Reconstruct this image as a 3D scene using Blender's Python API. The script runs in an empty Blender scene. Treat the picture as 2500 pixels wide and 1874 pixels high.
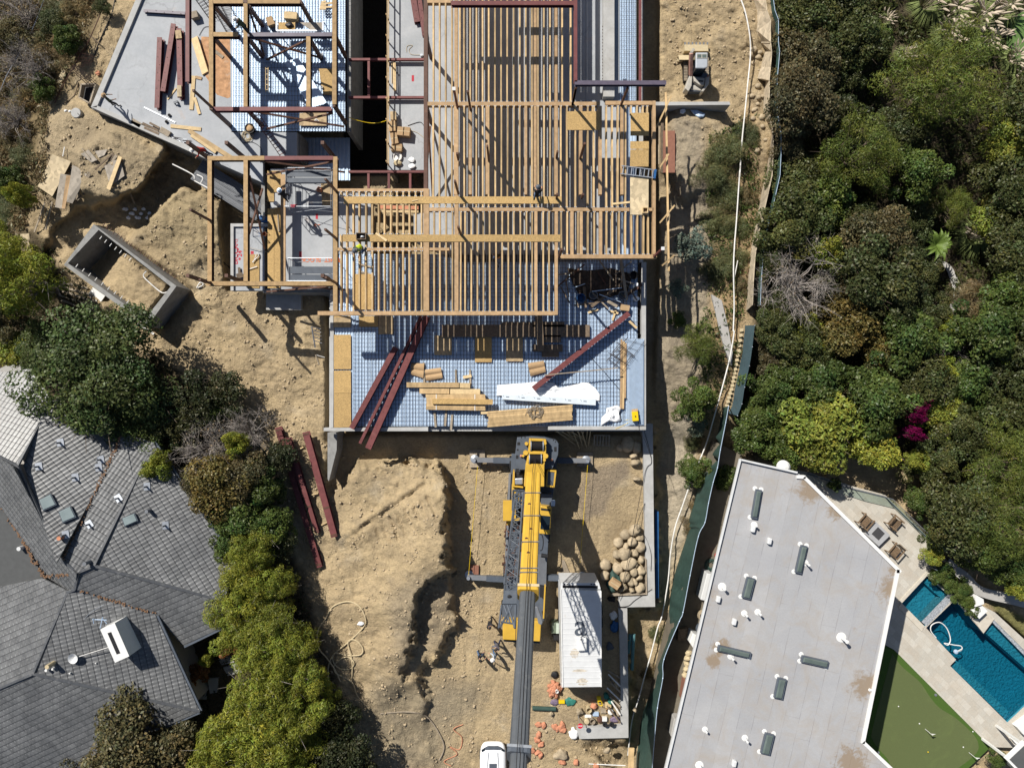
import bpy,math,random
import numpy as np
from mathutils import Vector,Matrix,Euler,noise as mnoise
R=math.radians
S=bpy.context.scene
COL=S.collection
random.seed(7)
RNG=np.random.default_rng(11)
F,H=1667.0,48.18
# ---- camera, sky, sun
cam_d=bpy.data.cameras.new('camera')
cam_d.sensor_width=36.0
cam_d.lens=36.0*F/2500.0
cam_d.clip_end=3000
cam=bpy.data.objects.new('camera',cam_d)
COL.objects.link(cam)
cam.location=(0,0,H)
S.camera=cam
SUN_EL,SUN_DIR=R(44.0),(0.64,-0.768)
w=bpy.data.worlds.new('World')
S.world=w
w.use_nodes=True
nt=w.node_tree
sky=nt.nodes.new('ShaderNodeTexSky')
sky.sky_type='NISHITA'
sky.sun_disc=False
sky.sun_elevation=SUN_EL
sky.sun_rotation=math.atan2(-SUN_DIR[0],-SUN_DIR[1])
bg=nt.nodes['Background']
bg.inputs['Strength'].default_value=0.05
nt.links.new(sky.outputs[0],bg.inputs[0])
sun_d=bpy.data.lights.new('sun','SUN')
sun_d.energy=4.8
sun_d.angle=R(0.5)
sun_d.color=(1.0,0.95,0.86)
sun=bpy.data.objects.new('sun',sun_d)
COL.objects.link(sun)
_l=Vector((SUN_DIR[0]*math.cos(SUN_EL),SUN_DIR[1]*math.cos(SUN_EL),-math.sin(SUN_EL)))
sun.rotation_euler=_l.to_track_quat('-Z','Y').to_euler()
sun.location=(-30,36,60)
S.view_settings.view_transform='Standard'
S.view_settings.look='None'
S.view_settings.exposure=0.4
S.view_settings.gamma=1.0
S.cycles.max_bounces=6
S.cycles.diffuse_bounces=3
S.cycles.glossy_bounces=2
S.cycles.transmission_bounces=4
S.cycles.transparent_max_bounces=8
S.cycles.caustics_reflective=False
S.cycles.caustics_refractive=False
# ---- helpers
CR=dict(a=(0,0),b=(460,0),c=(920,0),d=(1380,0),e=(0,400),f=(460,330),g=(1000,400),h=(1500,400),
 i=(0,800),j=(600,740),k=(1080,740),l=(1640,800),m=(0,1394),n=(540,1394),o=(1100,1394),
 p=(1860,1394),q=(560,1060),r=(1100,1060),s=(1860,1060),t=(1860,0),u=(1860,460),
 v=(0,1060),w=(1560,1060),x=(1560,1394),W=(0,0))
SC=dict(v=1.983,w=1.983,x=1.983,W=0.8848)
def X(c,zx,zy):
 k=SC.get(c,3.4547)
 return(CR[c][0]+zx/k,CR[c][1]+zy/k)
def P(px,py,z=0.0):
 s=(H-z)/F
 return Vector(((px-1250)*s,(937-py)*s,z))
def Q(c,zx,zy,z=0.0):
 return P(*X(c,zx,zy),z)
def QL(c,pts,z=0.0):
 return[Q(c,a,b,z)for a,b in pts]
WL={}
def props(o,label=None,cat=None,group=None,kind=None):
 if label:o['label']=label
 if cat:o['category']=cat
 if group:o['group']=group
 if kind:o['kind']=kind
 return o
def thing(name,label,cat,loc=(0,0,0),rz=0.0,group=None):
 o=bpy.data.objects.new(name,None)
 COL.objects.link(o)
 o.empty_display_size=0.2
 o.location=loc
 o.rotation_euler=(0,0,rz)
 WL[o.name]=Vector(loc)
 return props(o,label,cat,group)
def copy_thing(o,loc=None,rz=None,scale=None,label=None,group=None,parent=None):
 c=o.copy()
 COL.objects.link(c)
 if parent is not None:c.parent=parent
 for ch in list(o.children):copy_thing(ch,parent=c)
 if loc is not None:
  c.location=loc
  WL[c.name]=Vector(loc)
 if rz is not None:c.rotation_euler=(0,0,rz)
 if scale is not None:c.scale=scale if hasattr(scale,'__len__')else(scale,)*3
 if label:c['label']=label
 if group:c['group']=group
 return c
def raw_obj(name,verts,faces,mats,parent=None,mis=None,smooth=False,**pr):
 me=bpy.data.meshes.new(name)
 off=Vector((0,0,0))
 V=[Vector(v)for v in verts]
 if parent is None:
  n=len(V)
  off=Vector(((min(v.x for v in V)+max(v.x for v in V))/2,(min(v.y for v in V)+max(v.y for v in V))/2,min(v.z for v in V)))
 else:
  off=WL.get(parent.name,Vector((0,0,0)))
 me.from_pydata([tuple(v-off)for v in V],[],faces)
 for m in(mats if isinstance(mats,(list,tuple))else[mats]):me.materials.append(m)
 if mis and len(set(mis))>1:me.polygons.foreach_set('material_index',mis)
 elif mis and mis[0]:me.polygons.foreach_set('material_index',mis)
 if smooth:me.polygons.foreach_set('use_smooth',[True]*len(me.polygons))
 me.update()
 o=bpy.data.objects.new(name,me)
 COL.objects.link(o)
 if parent is not None:
  o.parent=parent
  WL[o.name]=off
 else:
  o.location=off
  WL[o.name]=off.copy()
 return props(o,**pr)
class MB:
 def __init__(s):s.v,s.f,s.m=[],[],[]
 def add(s,vs,fs,mi=0):
  b=len(s.v)
  s.v+=[Vector(v)for v in vs]
  s.f+=[tuple(b+i for i in f)for f in fs]
  s.m+=[mi]*len(fs)
  return s
 def hexa(s,lo,hi,mi=0):
  return s.add(list(lo)+list(hi),[(3,2,1,0),(4,5,6,7),(0,1,5,4),(1,2,6,5),(2,3,7,6),(3,0,4,7)],mi)
 def box(s,c,d,rz=0.0,mi=0,rot=None):
  M=rot if rot is not None else Matrix.Rotation(rz,3,'Z')
  c=Vector(c)
  x,y,z=d[0]/2,d[1]/2,d[2]/2
  q=[M@Vector(p)+c for p in((-x,-y,-z),(x,-y,-z),(x,y,-z),(-x,y,-z),(-x,-y,z),(x,-y,z),(x,y,z),(-x,y,z))]
  return s.hexa(q[:4],q[4:],mi)
 def prism(s,pts,z0,z1,mi=0):
  pts=[(p[0],p[1])for p in pts]
  a=sum(pts[i][0]*pts[(i+1)%len(pts)][1]-pts[(i+1)%len(pts)][0]*pts[i][1]for i in range(len(pts)))
  if a<0:pts=pts[::-1]
  n=len(pts)
  vs=[(x,y,z0)for x,y in pts]+[(x,y,z1)for x,y in pts]
  return s.add(vs,[tuple(range(n-1,-1,-1)),tuple(range(n,2*n))]+[(i,(i+1)%n,n+(i+1)%n,n+i)for i in range(n)],mi)
 def ext(s,prof,p0,p1,up=(0,0,1),mi=0,prof1=None):
  p0,p1=Vector(p0),Vector(p1)
  d=(p1-p0).normalized()
  up=Vector(up)
  if abs(d.dot(up))>0.95:up=Vector((0,1,0))
  sd=d.cross(up).normalized()
  u=sd.cross(d).normalized()
  n=len(prof)
  prof1=prof1 or prof
  vs=[p0+sd*a+u*b for a,b in prof]+[p1+sd*a+u*b for a,b in prof1]
  return s.add(vs,[tuple(range(n)),tuple(range(2*n-1,n-1,-1))]+[(i,n+i,n+(i+1)%n,(i+1)%n)for i in range(n)],mi)
 def bar(s,p0,p1,w,h,up=(0,0,1),mi=0,top=False):
  b0,b1=(-h,0)if top else(-h/2,h/2)
  return s.ext([(-w/2,b0),(w/2,b0),(w/2,b1),(-w/2,b1)],p0,p1,up,mi)
 def ibeam(s,p0,p1,w,h,t=0.03,tw=0.02,up=(0,0,1),mi=0):
  a,b=w/2,tw/2
  return s.ext([(-a,-h),(a,-h),(a,-h+t),(b,-h+t),(b,-t),(a,-t),(a,0),(-a,0),(-a,-t),(-b,-t),(-b,-h+t),(-a,-h+t)],p0,p1,up,mi)
 def tube(s,pts,r,n=6,mi=0,closed=False):
  pts=[Vector(p)for p in pts]
  rs=r if hasattr(r,'__len__')else[r]*len(pts)
  m=len(pts)
  rings,prev=[],None
  for i,p in enumerate(pts):
   if closed:d=pts[(i+1)%m]-pts[i-1]
   else:d=(pts[min(i+1,m-1)]-pts[max(i-1,0)])
   d=d.normalized()if d.length>1e-9 else Vector((0,0,1))
   if prev is None:
    a=d.cross(Vector((0,0,1)))
    if a.length<0.05:a=d.cross(Vector((1,0,0)))
   else:a=prev-d*prev.dot(d)
   a.normalize()
   prev=a
   b=d.cross(a)
   rings.append([p+(a*math.cos(2*math.pi*k/n)+b*math.sin(2*math.pi*k/n))*rs[i]for k in range(n)])
  vs=[v for q in rings for v in q]
  fs=[]
  for i in range(m if closed else m-1):
   j=(i+1)%m
   fs+=[(i*n+k,i*n+(k+1)%n,j*n+(k+1)%n,j*n+k)for k in range(n)]
  if not closed:fs+=[tuple(range(n-1,-1,-1)),tuple((m-1)*n+k for k in range(n))]
  return s.add(vs,fs,mi)
 def cyl(s,p0,p1,r0,r1=None,n=16,mi=0):
  return s.tube([p0,p1],[r0,r0 if r1 is None else r1],n,mi)
 def lathe(s,prof,c,n=16,mi=0):
  c=Vector(c)
  vs=[c+Vector((r*math.cos(2*math.pi*k/n),r*math.sin(2*math.pi*k/n),z))for r,z in prof for k in range(n)]
  m=len(prof)
  fs=[(i*n+k,i*n+(k+1)%n,(i+1)*n+(k+1)%n,(i+1)*n+k)for i in range(m-1)for k in range(n)]
  fs+=[tuple(range(n-1,-1,-1)),tuple((m-1)*n+k for k in range(n))]
  return s.add(vs,fs,mi)
 def blob(s,c,d,seed=0,amp=0.2,sub=2,mi=0,rz=0.0):
  import bmesh
  bm=bmesh.new()
  bmesh.ops.create_icosphere(bm,subdivisions=sub,radius=1)
  M=Matrix.Rotation(rz,3,'Z')
  vs=[]
  for v in bm.verts:
   k=1+amp*mnoise.noise(v.co*1.3+Vector((seed*7.1,seed*3.3,1.7)))
   k+=0.35*amp*mnoise.noise(v.co*4+Vector((seed*2.1,5,seed)))
   q=v.co*k
   vs.append(M@Vector((q.x*d[0]/2,q.y*d[1]/2,q.z*d[2]/2))+Vector(c))
  fs=[tuple(x.index for x in f.verts)for f in bm.faces]
  bm.free()
  return s.add(vs,fs,mi)
 def obj(s,name,mats,parent=None,smooth=False,bevel=0.0,**pr):
  o=raw_obj(name,s.v,s.f,mats,parent,s.m,smooth,**pr)
  if bevel:
   b=o.modifiers.new('edge','BEVEL')
   b.width=bevel
   b.segments=2
   b.limit_method='ANGLE'
  return o
def spline(pts,n=8):
 pts=[Vector(p)for p in pts]
 q=[pts[0]]+pts+[pts[-1]]
 out=[]
 for i in range(1,len(q)-2):
  a,b,c,d=q[i-1],q[i],q[i+1],q[i+2]
  for k in range(n):
   t=k/n
   out.append(0.5*((2*b)+(c-a)*t+(2*a-5*b+4*c-d)*t*t+(3*b-a-3*c+d)*t**3))
 out.append(pts[-1])
 return out
def np_obj(name,V,Fq,mats,parent=None,tint=None,smooth=False,**pr):
 me=bpy.data.meshes.new(name)
 V=np.asarray(V,dtype=np.float32)
 Fq=np.asarray(Fq,dtype=np.int32)
 k=Fq.shape[1]
 me.vertices.add(len(V))
 me.vertices.foreach_set('co',V.ravel())
 me.loops.add(Fq.size)
 me.loops.foreach_set('vertex_index',Fq.ravel())
 me.polygons.add(len(Fq))
 me.polygons.foreach_set('loop_start',np.arange(0,Fq.size,k,dtype=np.int32))
 me.polygons.foreach_set('loop_total',np.full(len(Fq),k,dtype=np.int32))
 if smooth:me.polygons.foreach_set('use_smooth',np.ones(len(Fq),dtype=bool))
 for m in(mats if isinstance(mats,(list,tuple))else[mats]):me.materials.append(m)
 me.update(calc_edges=True)
 if tint is not None:
  at=me.color_attributes.new('tint','FLOAT_COLOR','POINT')
  T=np.ones((len(V),4),dtype=np.float32)
  T[:,:3]=tint
  at.data.foreach_set('color',T.ravel())
 o=bpy.data.objects.new(name,me)
 COL.objects.link(o)
 if parent is not None:o.parent=parent
 return props(o,**pr)
def new_mat(name):
 m=bpy.data.materials.new(name)
 m.use_nodes=True
 return m,m.node_tree,m.node_tree.nodes['Principled BSDF']
def node(nt,t,**kw):
 n=nt.nodes.new(t)
 for k,v in kw.items():
  if k in n.inputs:n.inputs[k].default_value=v
  else:setattr(n,k,v)
 return n
def mixc(nt,fac,a,b,blend='MIX'):
 n=nt.nodes.new('ShaderNodeMix')
 n.data_type='RGBA'
 n.blend_type=blend
 for i,v in((0,fac),(6,a),(7,b)):
  if hasattr(v,'is_output'):nt.links.new(v,n.inputs[i])
  elif i==0:n.inputs[i].default_value=v
  else:n.inputs[i].default_value=(*v,1)if len(v)==3 else v
 return n.outputs[2]
def ramp(nt,src,stops):
 n=nt.nodes.new('ShaderNodeValToRGB')
 e=n.color_ramp.elements
 while len(e)<len(stops):e.new(0.5)
 for q,(p,c)in zip(e,stops):
  q.position=p
  q.color=(c,c,c,1)if not hasattr(c,'__len__')else(*c,1)
 nt.links.new(src,n.inputs[0])
 return n.outputs[0]
def noise_of(nt,scale,coord,detail=4,rough=0.6,dist=0.0,st=None):
 n=node(nt,'ShaderNodeTexNoise',Scale=scale,Detail=detail,Roughness=rough,Distortion=dist)
 if st is not None:
  mp=node(nt,'ShaderNodeMapping')
  mp.inputs['Scale'].default_value=st
  nt.links.new(coord,mp.inputs[0])
  coord=mp.outputs[0]
 nt.links.new(coord,n.inputs['Vector'])
 return n.outputs[0]
def math_n(nt,op,a,b=None):
 n=nt.nodes.new('ShaderNodeMath')
 n.operation=op
 for i,v in((0,a),(1,b)):
  if v is None:continue
  if hasattr(v,'is_output'):nt.links.new(v,n.inputs[i])
  else:n.inputs[i].default_value=v
 return n.outputs[0]
def bump_n(nt,bs,h,strength=0.4,dist=0.02):
 b=node(nt,'ShaderNodeBump',Strength=strength,Distance=dist)
 nt.links.new(h,b.inputs['Height'])
 nt.links.new(b.outputs[0],bs.inputs['Normal'])
def M(name,col,rough=0.8,metal=0.0,var=0.2,scale=4.0,bump=0.0,bscale=30.0,rnd=0.0,dirt=None,dscale=1.5,dlo=0.55,dhi=0.75,st=None,spec=0.3):
 m,nt,bs=new_mat(name)
 co=nt.nodes.new('ShaderNodeTexCoord').outputs['Object']
 v=noise_of(nt,scale,co,5,0.65,st=st)
 lo=tuple(c*(1-var)for c in col)
 hi=tuple(min(1,c*(1+var))for c in col)
 c=mixc(nt,ramp(nt,v,[(0.3,0.0),(0.7,1.0)]),lo,hi)
 if rnd:
  oi=nt.nodes.new('ShaderNodeObjectInfo').outputs['Random']
  f=ramp(nt,oi,[(0,1-rnd),(1,1+rnd)])
  c=mixc(nt,1.0,c,f,'MULTIPLY')
 if dirt is not None:
  d=noise_of(nt,dscale,co,6,0.7,0.6)
  c=mixc(nt,ramp(nt,d,[(dlo,0.0),(dhi,1.0)]),c,dirt)
 nt.links.new(c,bs.inputs['Base Color'])
 bs.inputs['Roughness'].default_value=rough
 bs.inputs['Metallic'].default_value=metal
 bs.inputs['Specular IOR Level'].default_value=spec
 if bump:bump_n(nt,bs,noise_of(nt,bscale,co,4,0.6),bump,0.02)
 return m
def leaf_mat(name,col,var=0.35):
 m=bpy.data.materials.new(name)
 m.use_nodes=True
 nt=m.node_tree
 nt.nodes.remove(nt.nodes['Principled BSDF'])
 at=nt.nodes.new('ShaderNodeAttribute')
 at.attribute_name='tint'
 oi=nt.nodes.new('ShaderNodeObjectInfo').outputs['Random']
 c=mixc(nt,1.0,col,at.outputs['Color'],'MULTIPLY')
 c=mixc(nt,1.0,c,ramp(nt,oi,[(0,(0.86,0.86,0.9)),(1,(1.16,1.12,1.0))]),'MULTIPLY')
 d=nt.nodes.new('ShaderNodeBsdfDiffuse')
 t=nt.nodes.new('ShaderNodeBsdfTranslucent')
 g=node(nt,'ShaderNodeBsdfGlossy',Roughness=0.45)
 g.inputs[0].default_value=(0.5,0.5,0.45,1)
 mx=node(nt,'ShaderNodeMixShader',Fac=0.22)
 mg=node(nt,'ShaderNodeMixShader',Fac=0.035)
 for s in(d,t):nt.links.new(c,s.inputs[0])
 nt.links.new(d.outputs[0],mx.inputs[1])
 nt.links.new(t.outputs[0],mx.inputs[2])
 nt.links.new(mx.outputs[0],mg.inputs[1])
 nt.links.new(g.outputs[0],mg.inputs[2])
 nt.links.new(mg.outputs[0],nt.nodes['Material Output'].inputs[0])
 return m
MT={}
MT['joist']=M('joist_timber',(0.46,0.325,0.17),0.7,var=0.3,scale=3,st=(1,0.4,1),rnd=0.28,dirt=(0.30,0.19,0.095),dscale=2.5,dlo=.58,dhi=.8)
MT['timber']=M('beam_timber',(0.40,0.265,0.145),0.7,var=0.25,scale=3,rnd=0.12,dirt=(0.2,0.12,0.06),dlo=0.6,dhi=0.8)
MT['pale']=M('pale_timber',(0.60,0.45,0.25),0.7,var=0.18,scale=5,rnd=0.14)
MT['oldwood']=M('weathered_timber',(0.30,0.25,0.19),0.85,var=0.3,scale=5,rnd=0.2,dirt=(0.45,0.38,0.28))
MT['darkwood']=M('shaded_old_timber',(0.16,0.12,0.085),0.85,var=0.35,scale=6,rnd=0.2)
MT['pink']=M('red_primer_steel',(0.145,0.045,0.045),0.55,0.0,var=0.22,scale=2.5,rnd=0.15,dirt=(0.24,0.12,0.10),dlo=0.6,dhi=0.85)
MT['rust']=M('brown_primer_steel',(0.10,0.05,0.035),0.6,0.0,var=0.25,scale=3,dirt=(0.2,0.1,0.06),dlo=0.6,dhi=0.8)
MT['purple']=M('purple_grey_steel',(0.10,0.085,0.12),0.45,0.0,var=0.2,scale=3)
MT['nailer']=M('nailer_timber',(0.36,0.24,0.12),0.75,var=0.25,scale=4,rnd=0.1)
MT['conc']=M('concrete',(0.40,0.40,0.395),0.85,var=0.14,scale=1.2,bump=0.15,bscale=25,dirt=(0.30,0.29,0.27),dscale=0.7,dlo=0.5,dhi=0.8)
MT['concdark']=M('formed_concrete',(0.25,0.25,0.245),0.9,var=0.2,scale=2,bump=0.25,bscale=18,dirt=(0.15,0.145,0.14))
MT['galv']=M('galvanised_steel',(0.48,0.60,0.76),0.45,0.25,var=0.1,scale=3,dirt=(0.42,0.42,0.42),dscale=2,dlo=0.6,dhi=0.85)
MT['rebar']=M('rebar_steel',(0.05,0.035,0.03),0.7,0.3,var=0.3,scale=8)
MT['white']=M('white_paint',(0.70,0.70,0.69),0.5,var=0.04,scale=3)
MT['whitemetal']=M('white_sheet_metal',(0.60,0.61,0.62),0.4,var=0.06,scale=2,dirt=(0.50,0.46,0.40),dscale=1.2,dlo=0.6,dhi=0.85)
MT['black']=M('black_rubber',(0.018,0.018,0.02),0.6,var=0.2,scale=8)
MT['yellow']=M('yellow_paint',(0.56,0.345,0.05),0.38,var=0.10,scale=1.2,dirt=(0.34,0.21,0.03),dscale=1.3,dlo=0.62,dhi=0.85)
MT['slate']=M('slate_grey_paint',(0.085,0.10,0.125),0.42,0.0,var=0.15,scale=2.5,dirt=(0.15,0.15,0.15),dscale=2,dlo=0.6,dhi=0.85)
MT['boomgrey']=M('boom_grey_paint',(0.095,0.105,0.12),0.38,0.1,var=0.12,scale=1.5,st=(2,0.3,1),dirt=(0.16,0.165,0.17),dscale=1.5)
MT['steel']=M('bare_steel',(0.42,0.45,0.5),0.4,0.6,var=0.15,scale=5)
MT['rope']=M('wire_rope',(0.03,0.028,0.03),0.5,0.3,var=0.3,scale=20)
MT['glass']=M('dark_glass',(0.012,0.02,0.028),0.08,0.0,var=0.1,scale=2,spec=0.6)
MT['cardboard']=M('cardboard',(0.40,0.27,0.15),0.85,var=0.12,scale=3,rnd=0.1)
MT['stone']=M('boulder_stone',(0.37,0.30,0.205),0.9,var=0.35,scale=3,bump=0.4,bscale=9,rnd=0.15,dirt=(0.30,0.25,0.18))
MT['plastic']=M('white_plastic_film',(0.82,0.83,0.85),0.3,var=0.05,scale=4,bump=0.3,bscale=6)
MT['tarpblue']=M('blue_plastic',(0.02,0.09,0.24),0.5,var=0.2,scale=4)
MT['orange']=M('red_clay',(0.50,0.22,0.13),0.85,var=0.25,scale=5,bump=0.3,bscale=10)
MT['green']=M('green_net',(0.032,0.066,0.056),0.7,var=0.25,scale=3)
MT['teal']=M('teal_net',(0.03,0.16,0.13),0.7,var=0.25,scale=5)
MT['pvc']=M('white_pipe',(0.70,0.69,0.67),0.5,var=0.12,scale=5,dirt=(0.45,0.40,0.33),dscale=3)
MT['hosetan']=M('tan_hose',(0.50,0.41,0.26),0.7,var=0.12,scale=6)
MT['skin']=M('skin',(0.42,0.24,0.16),0.6,var=0.06,scale=8)
MT['yl']=M('bright_yellow_plastic',(0.72,0.50,0.01),0.45,var=0.05,scale=5)
MT['terracotta']=M('terracotta',(0.24,0.11,0.075),0.8,var=0.15,scale=6)
MT['bark']=M('bark',(0.13,0.10,0.075),0.95,var=0.35,scale=6,bump=0.4,bscale=15)
MT['greybark']=M('grey_twigs',(0.28,0.25,0.23),0.95,var=0.25,scale=6)
MT['teak']=M('teak',(0.17,0.115,0.07),0.7,var=0.3,scale=8)
# ---- special surfaces
def mat_osb(name,col,sc=22.0):
 m,nt,bs=new_mat(name)
 co=nt.nodes.new('ShaderNodeTexCoord').outputs['Object']
 vo=node(nt,'ShaderNodeTexVoronoi',Scale=sc)
 nt.links.new(co,vo.inputs['Vector'])
 f=ramp(nt,vo.outputs['Color'],[(0.1,0.72),(0.9,1.18)])
 c=mixc(nt,1.0,col,f,'MULTIPLY')
 st=noise_of(nt,0.9,co,5,0.7,0.8)
 c=mixc(nt,ramp(nt,st,[(0.5,0.0),(0.85,0.55)]),c,tuple(x*0.55 for x in col))
 oi=nt.nodes.new('ShaderNodeObjectInfo').outputs['Random']
 c=mixc(nt,1.0,c,ramp(nt,oi,[(0,0.85),(1,1.12)]),'MULTIPLY')
 nt.links.new(c,bs.inputs['Base Color'])
 bs.inputs['Roughness'].default_value=0.8
 return m
MT['osb']=mat_osb('strand_board',(0.44,0.29,0.115))
MT['ply']=mat_osb('plywood',(0.42,0.31,0.18),5)
MT['plygrey']=mat_osb('weathered_plywood',(0.33,0.29,0.24),4)
MT['barrier']=mat_osb('sunbleached_plywood',(0.50,0.42,0.31),4)
MT['plypale']=mat_osb('pale_plywood',(0.52,0.42,0.27),4)
def mat_slab():
 m,nt,bs=new_mat('slab_concrete')
 co=nt.nodes.new('ShaderNodeNewGeometry').outputs['Position']
 a=noise_of(nt,0.35,co,6,0.65,0.5)
 c=mixc(nt,ramp(nt,a,[(0.3,0.0),(0.7,1.0)]),(0.29,0.31,0.335),(0.40,0.415,0.44))
 b=noise_of(nt,5,co,5,0.7)
 c=mixc(nt,1.0,c,ramp(nt,b,[(0.3,0.93),(0.7,1.05)]),'MULTIPLY')
 vo=node(nt,'ShaderNodeTexVoronoi',Scale=0.55,feature='DISTANCE_TO_EDGE')
 wv=node(nt,'ShaderNodeVectorMath',operation='ADD')
 ns=node(nt,'ShaderNodeTexNoise',Scale=1.5,Detail=4)
 nt.links.new(co,ns.inputs['Vector'])
 nt.links.new(co,wv.inputs[0])
 nt.links.new(ns.outputs['Color'],wv.inputs[1])
 nt.links.new(wv.outputs[0],vo.inputs['Vector'])
 cr=ramp(nt,vo.outputs['Distance'],[(0.0,1.0),(0.035,0.0)])
 msk=ramp(nt,noise_of(nt,0.22,co,3,0.5),[(0.5,0.0),(0.62,1.0)])
 c=mixc(nt,math_n(nt,'MULTIPLY',math_n(nt,'MULTIPLY',cr,msk),0.45),c,(0.17,0.175,0.185))
 d=noise_of(nt,0.6,co,7,0.72,1.2)
 c=mixc(nt,ramp(nt,d,[(0.60,0.0),(0.80,0.5)]),c,(0.24,0.235,0.225))
 e=noise_of(nt,0.45,co,5,0.6,0.3,st=(1,1.3,7))
 c=mixc(nt,ramp(nt,e,[(0.64,0.0),(0.78,0.6)]),c,(0.42,0.29,0.21))
 nt.links.new(c,bs.inputs['Base Color'])
 bs.inputs['Roughness'].default_value=0.75
 bump_n(nt,bs,b,0.12,0.02)
 return m
MT['slab']=mat_slab()
def mat_rooftile():
 m,nt,bs=new_mat('pressed_metal_tile')
 uv=nt.nodes.new('ShaderNodeUVMap').outputs[0]
 sep=nt.nodes.new('ShaderNodeSeparateXYZ')
 nt.links.new(uv,sep.inputs[0])
 u,v=sep.outputs[0],sep.outputs[1]
 fv=math_n(nt,'FRACT',v)
 fu=math_n(nt,'FRACT',u)
 cell=nt.nodes.new('ShaderNodeCombineXYZ')
 nt.links.new(math_n(nt,'FLOOR',u),cell.inputs[0])
 nt.links.new(math_n(nt,'FLOOR',v),cell.inputs[1])
 wn=node(nt,'ShaderNodeTexWhiteNoise')
 nt.links.new(cell.outputs[0],wn.inputs['Vector'])
 co=nt.nodes.new('ShaderNodeTexCoord').outputs['Object']
 big=noise_of(nt,0.5,co,5,0.65,0.4)
 sm=noise_of(nt,7,co,4,0.65)
 c=mixc(nt,ramp(nt,big,[(0.3,0.0),(0.7,1.0)]),(0.085,0.088,0.093),(0.15,0.153,0.157))
 c=mixc(nt,1.0,c,ramp(nt,wn.outputs['Value'],[(0,0.82),(1,1.2)]),'MULTIPLY')
 c=mixc(nt,ramp(nt,sm,[(0.56,0.0),(0.72,0.7)]),c,(0.24,0.245,0.245))
 rim=math_n(nt,'MULTIPLY',ramp(nt,fu,[(0.35,0.0),(0.55,1.0),(0.7,0.0)]),ramp(nt,fv,[(0.55,0.0),(0.85,1.0)]))
 c=mixc(nt,math_n(nt,'MULTIPLY',rim,ramp(nt,big,[(0.35,0.1),(0.65,0.75)])),c,(0.38,0.385,0.39))
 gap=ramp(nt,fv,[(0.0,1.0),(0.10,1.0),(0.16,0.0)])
 c=mixc(nt,math_n(nt,'MULTIPLY',gap,0.8),c,(0.025,0.026,0.03))  # shadow line along each course lip, painted into the tile colour
 nt.links.new(c,bs.inputs['Base Color'])
 rd=nt.nodes.new('ShaderNodeMapRange')
 bs.inputs['Roughness'].default_value=0.42
 bs.inputs['Specular IOR Level'].default_value=0.5
 wave=math_n(nt,'SINE',math_n(nt,'MULTIPLY',u,2*math.pi))
 hgt=math_n(nt,'ADD',math_n(nt,'MULTIPLY',wave,0.22),math_n(nt,'MULTIPLY',fv,-1.0))
 bump_n(nt,bs,hgt,0.75,0.045)
 return m
MT['tile']=mat_rooftile()
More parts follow.
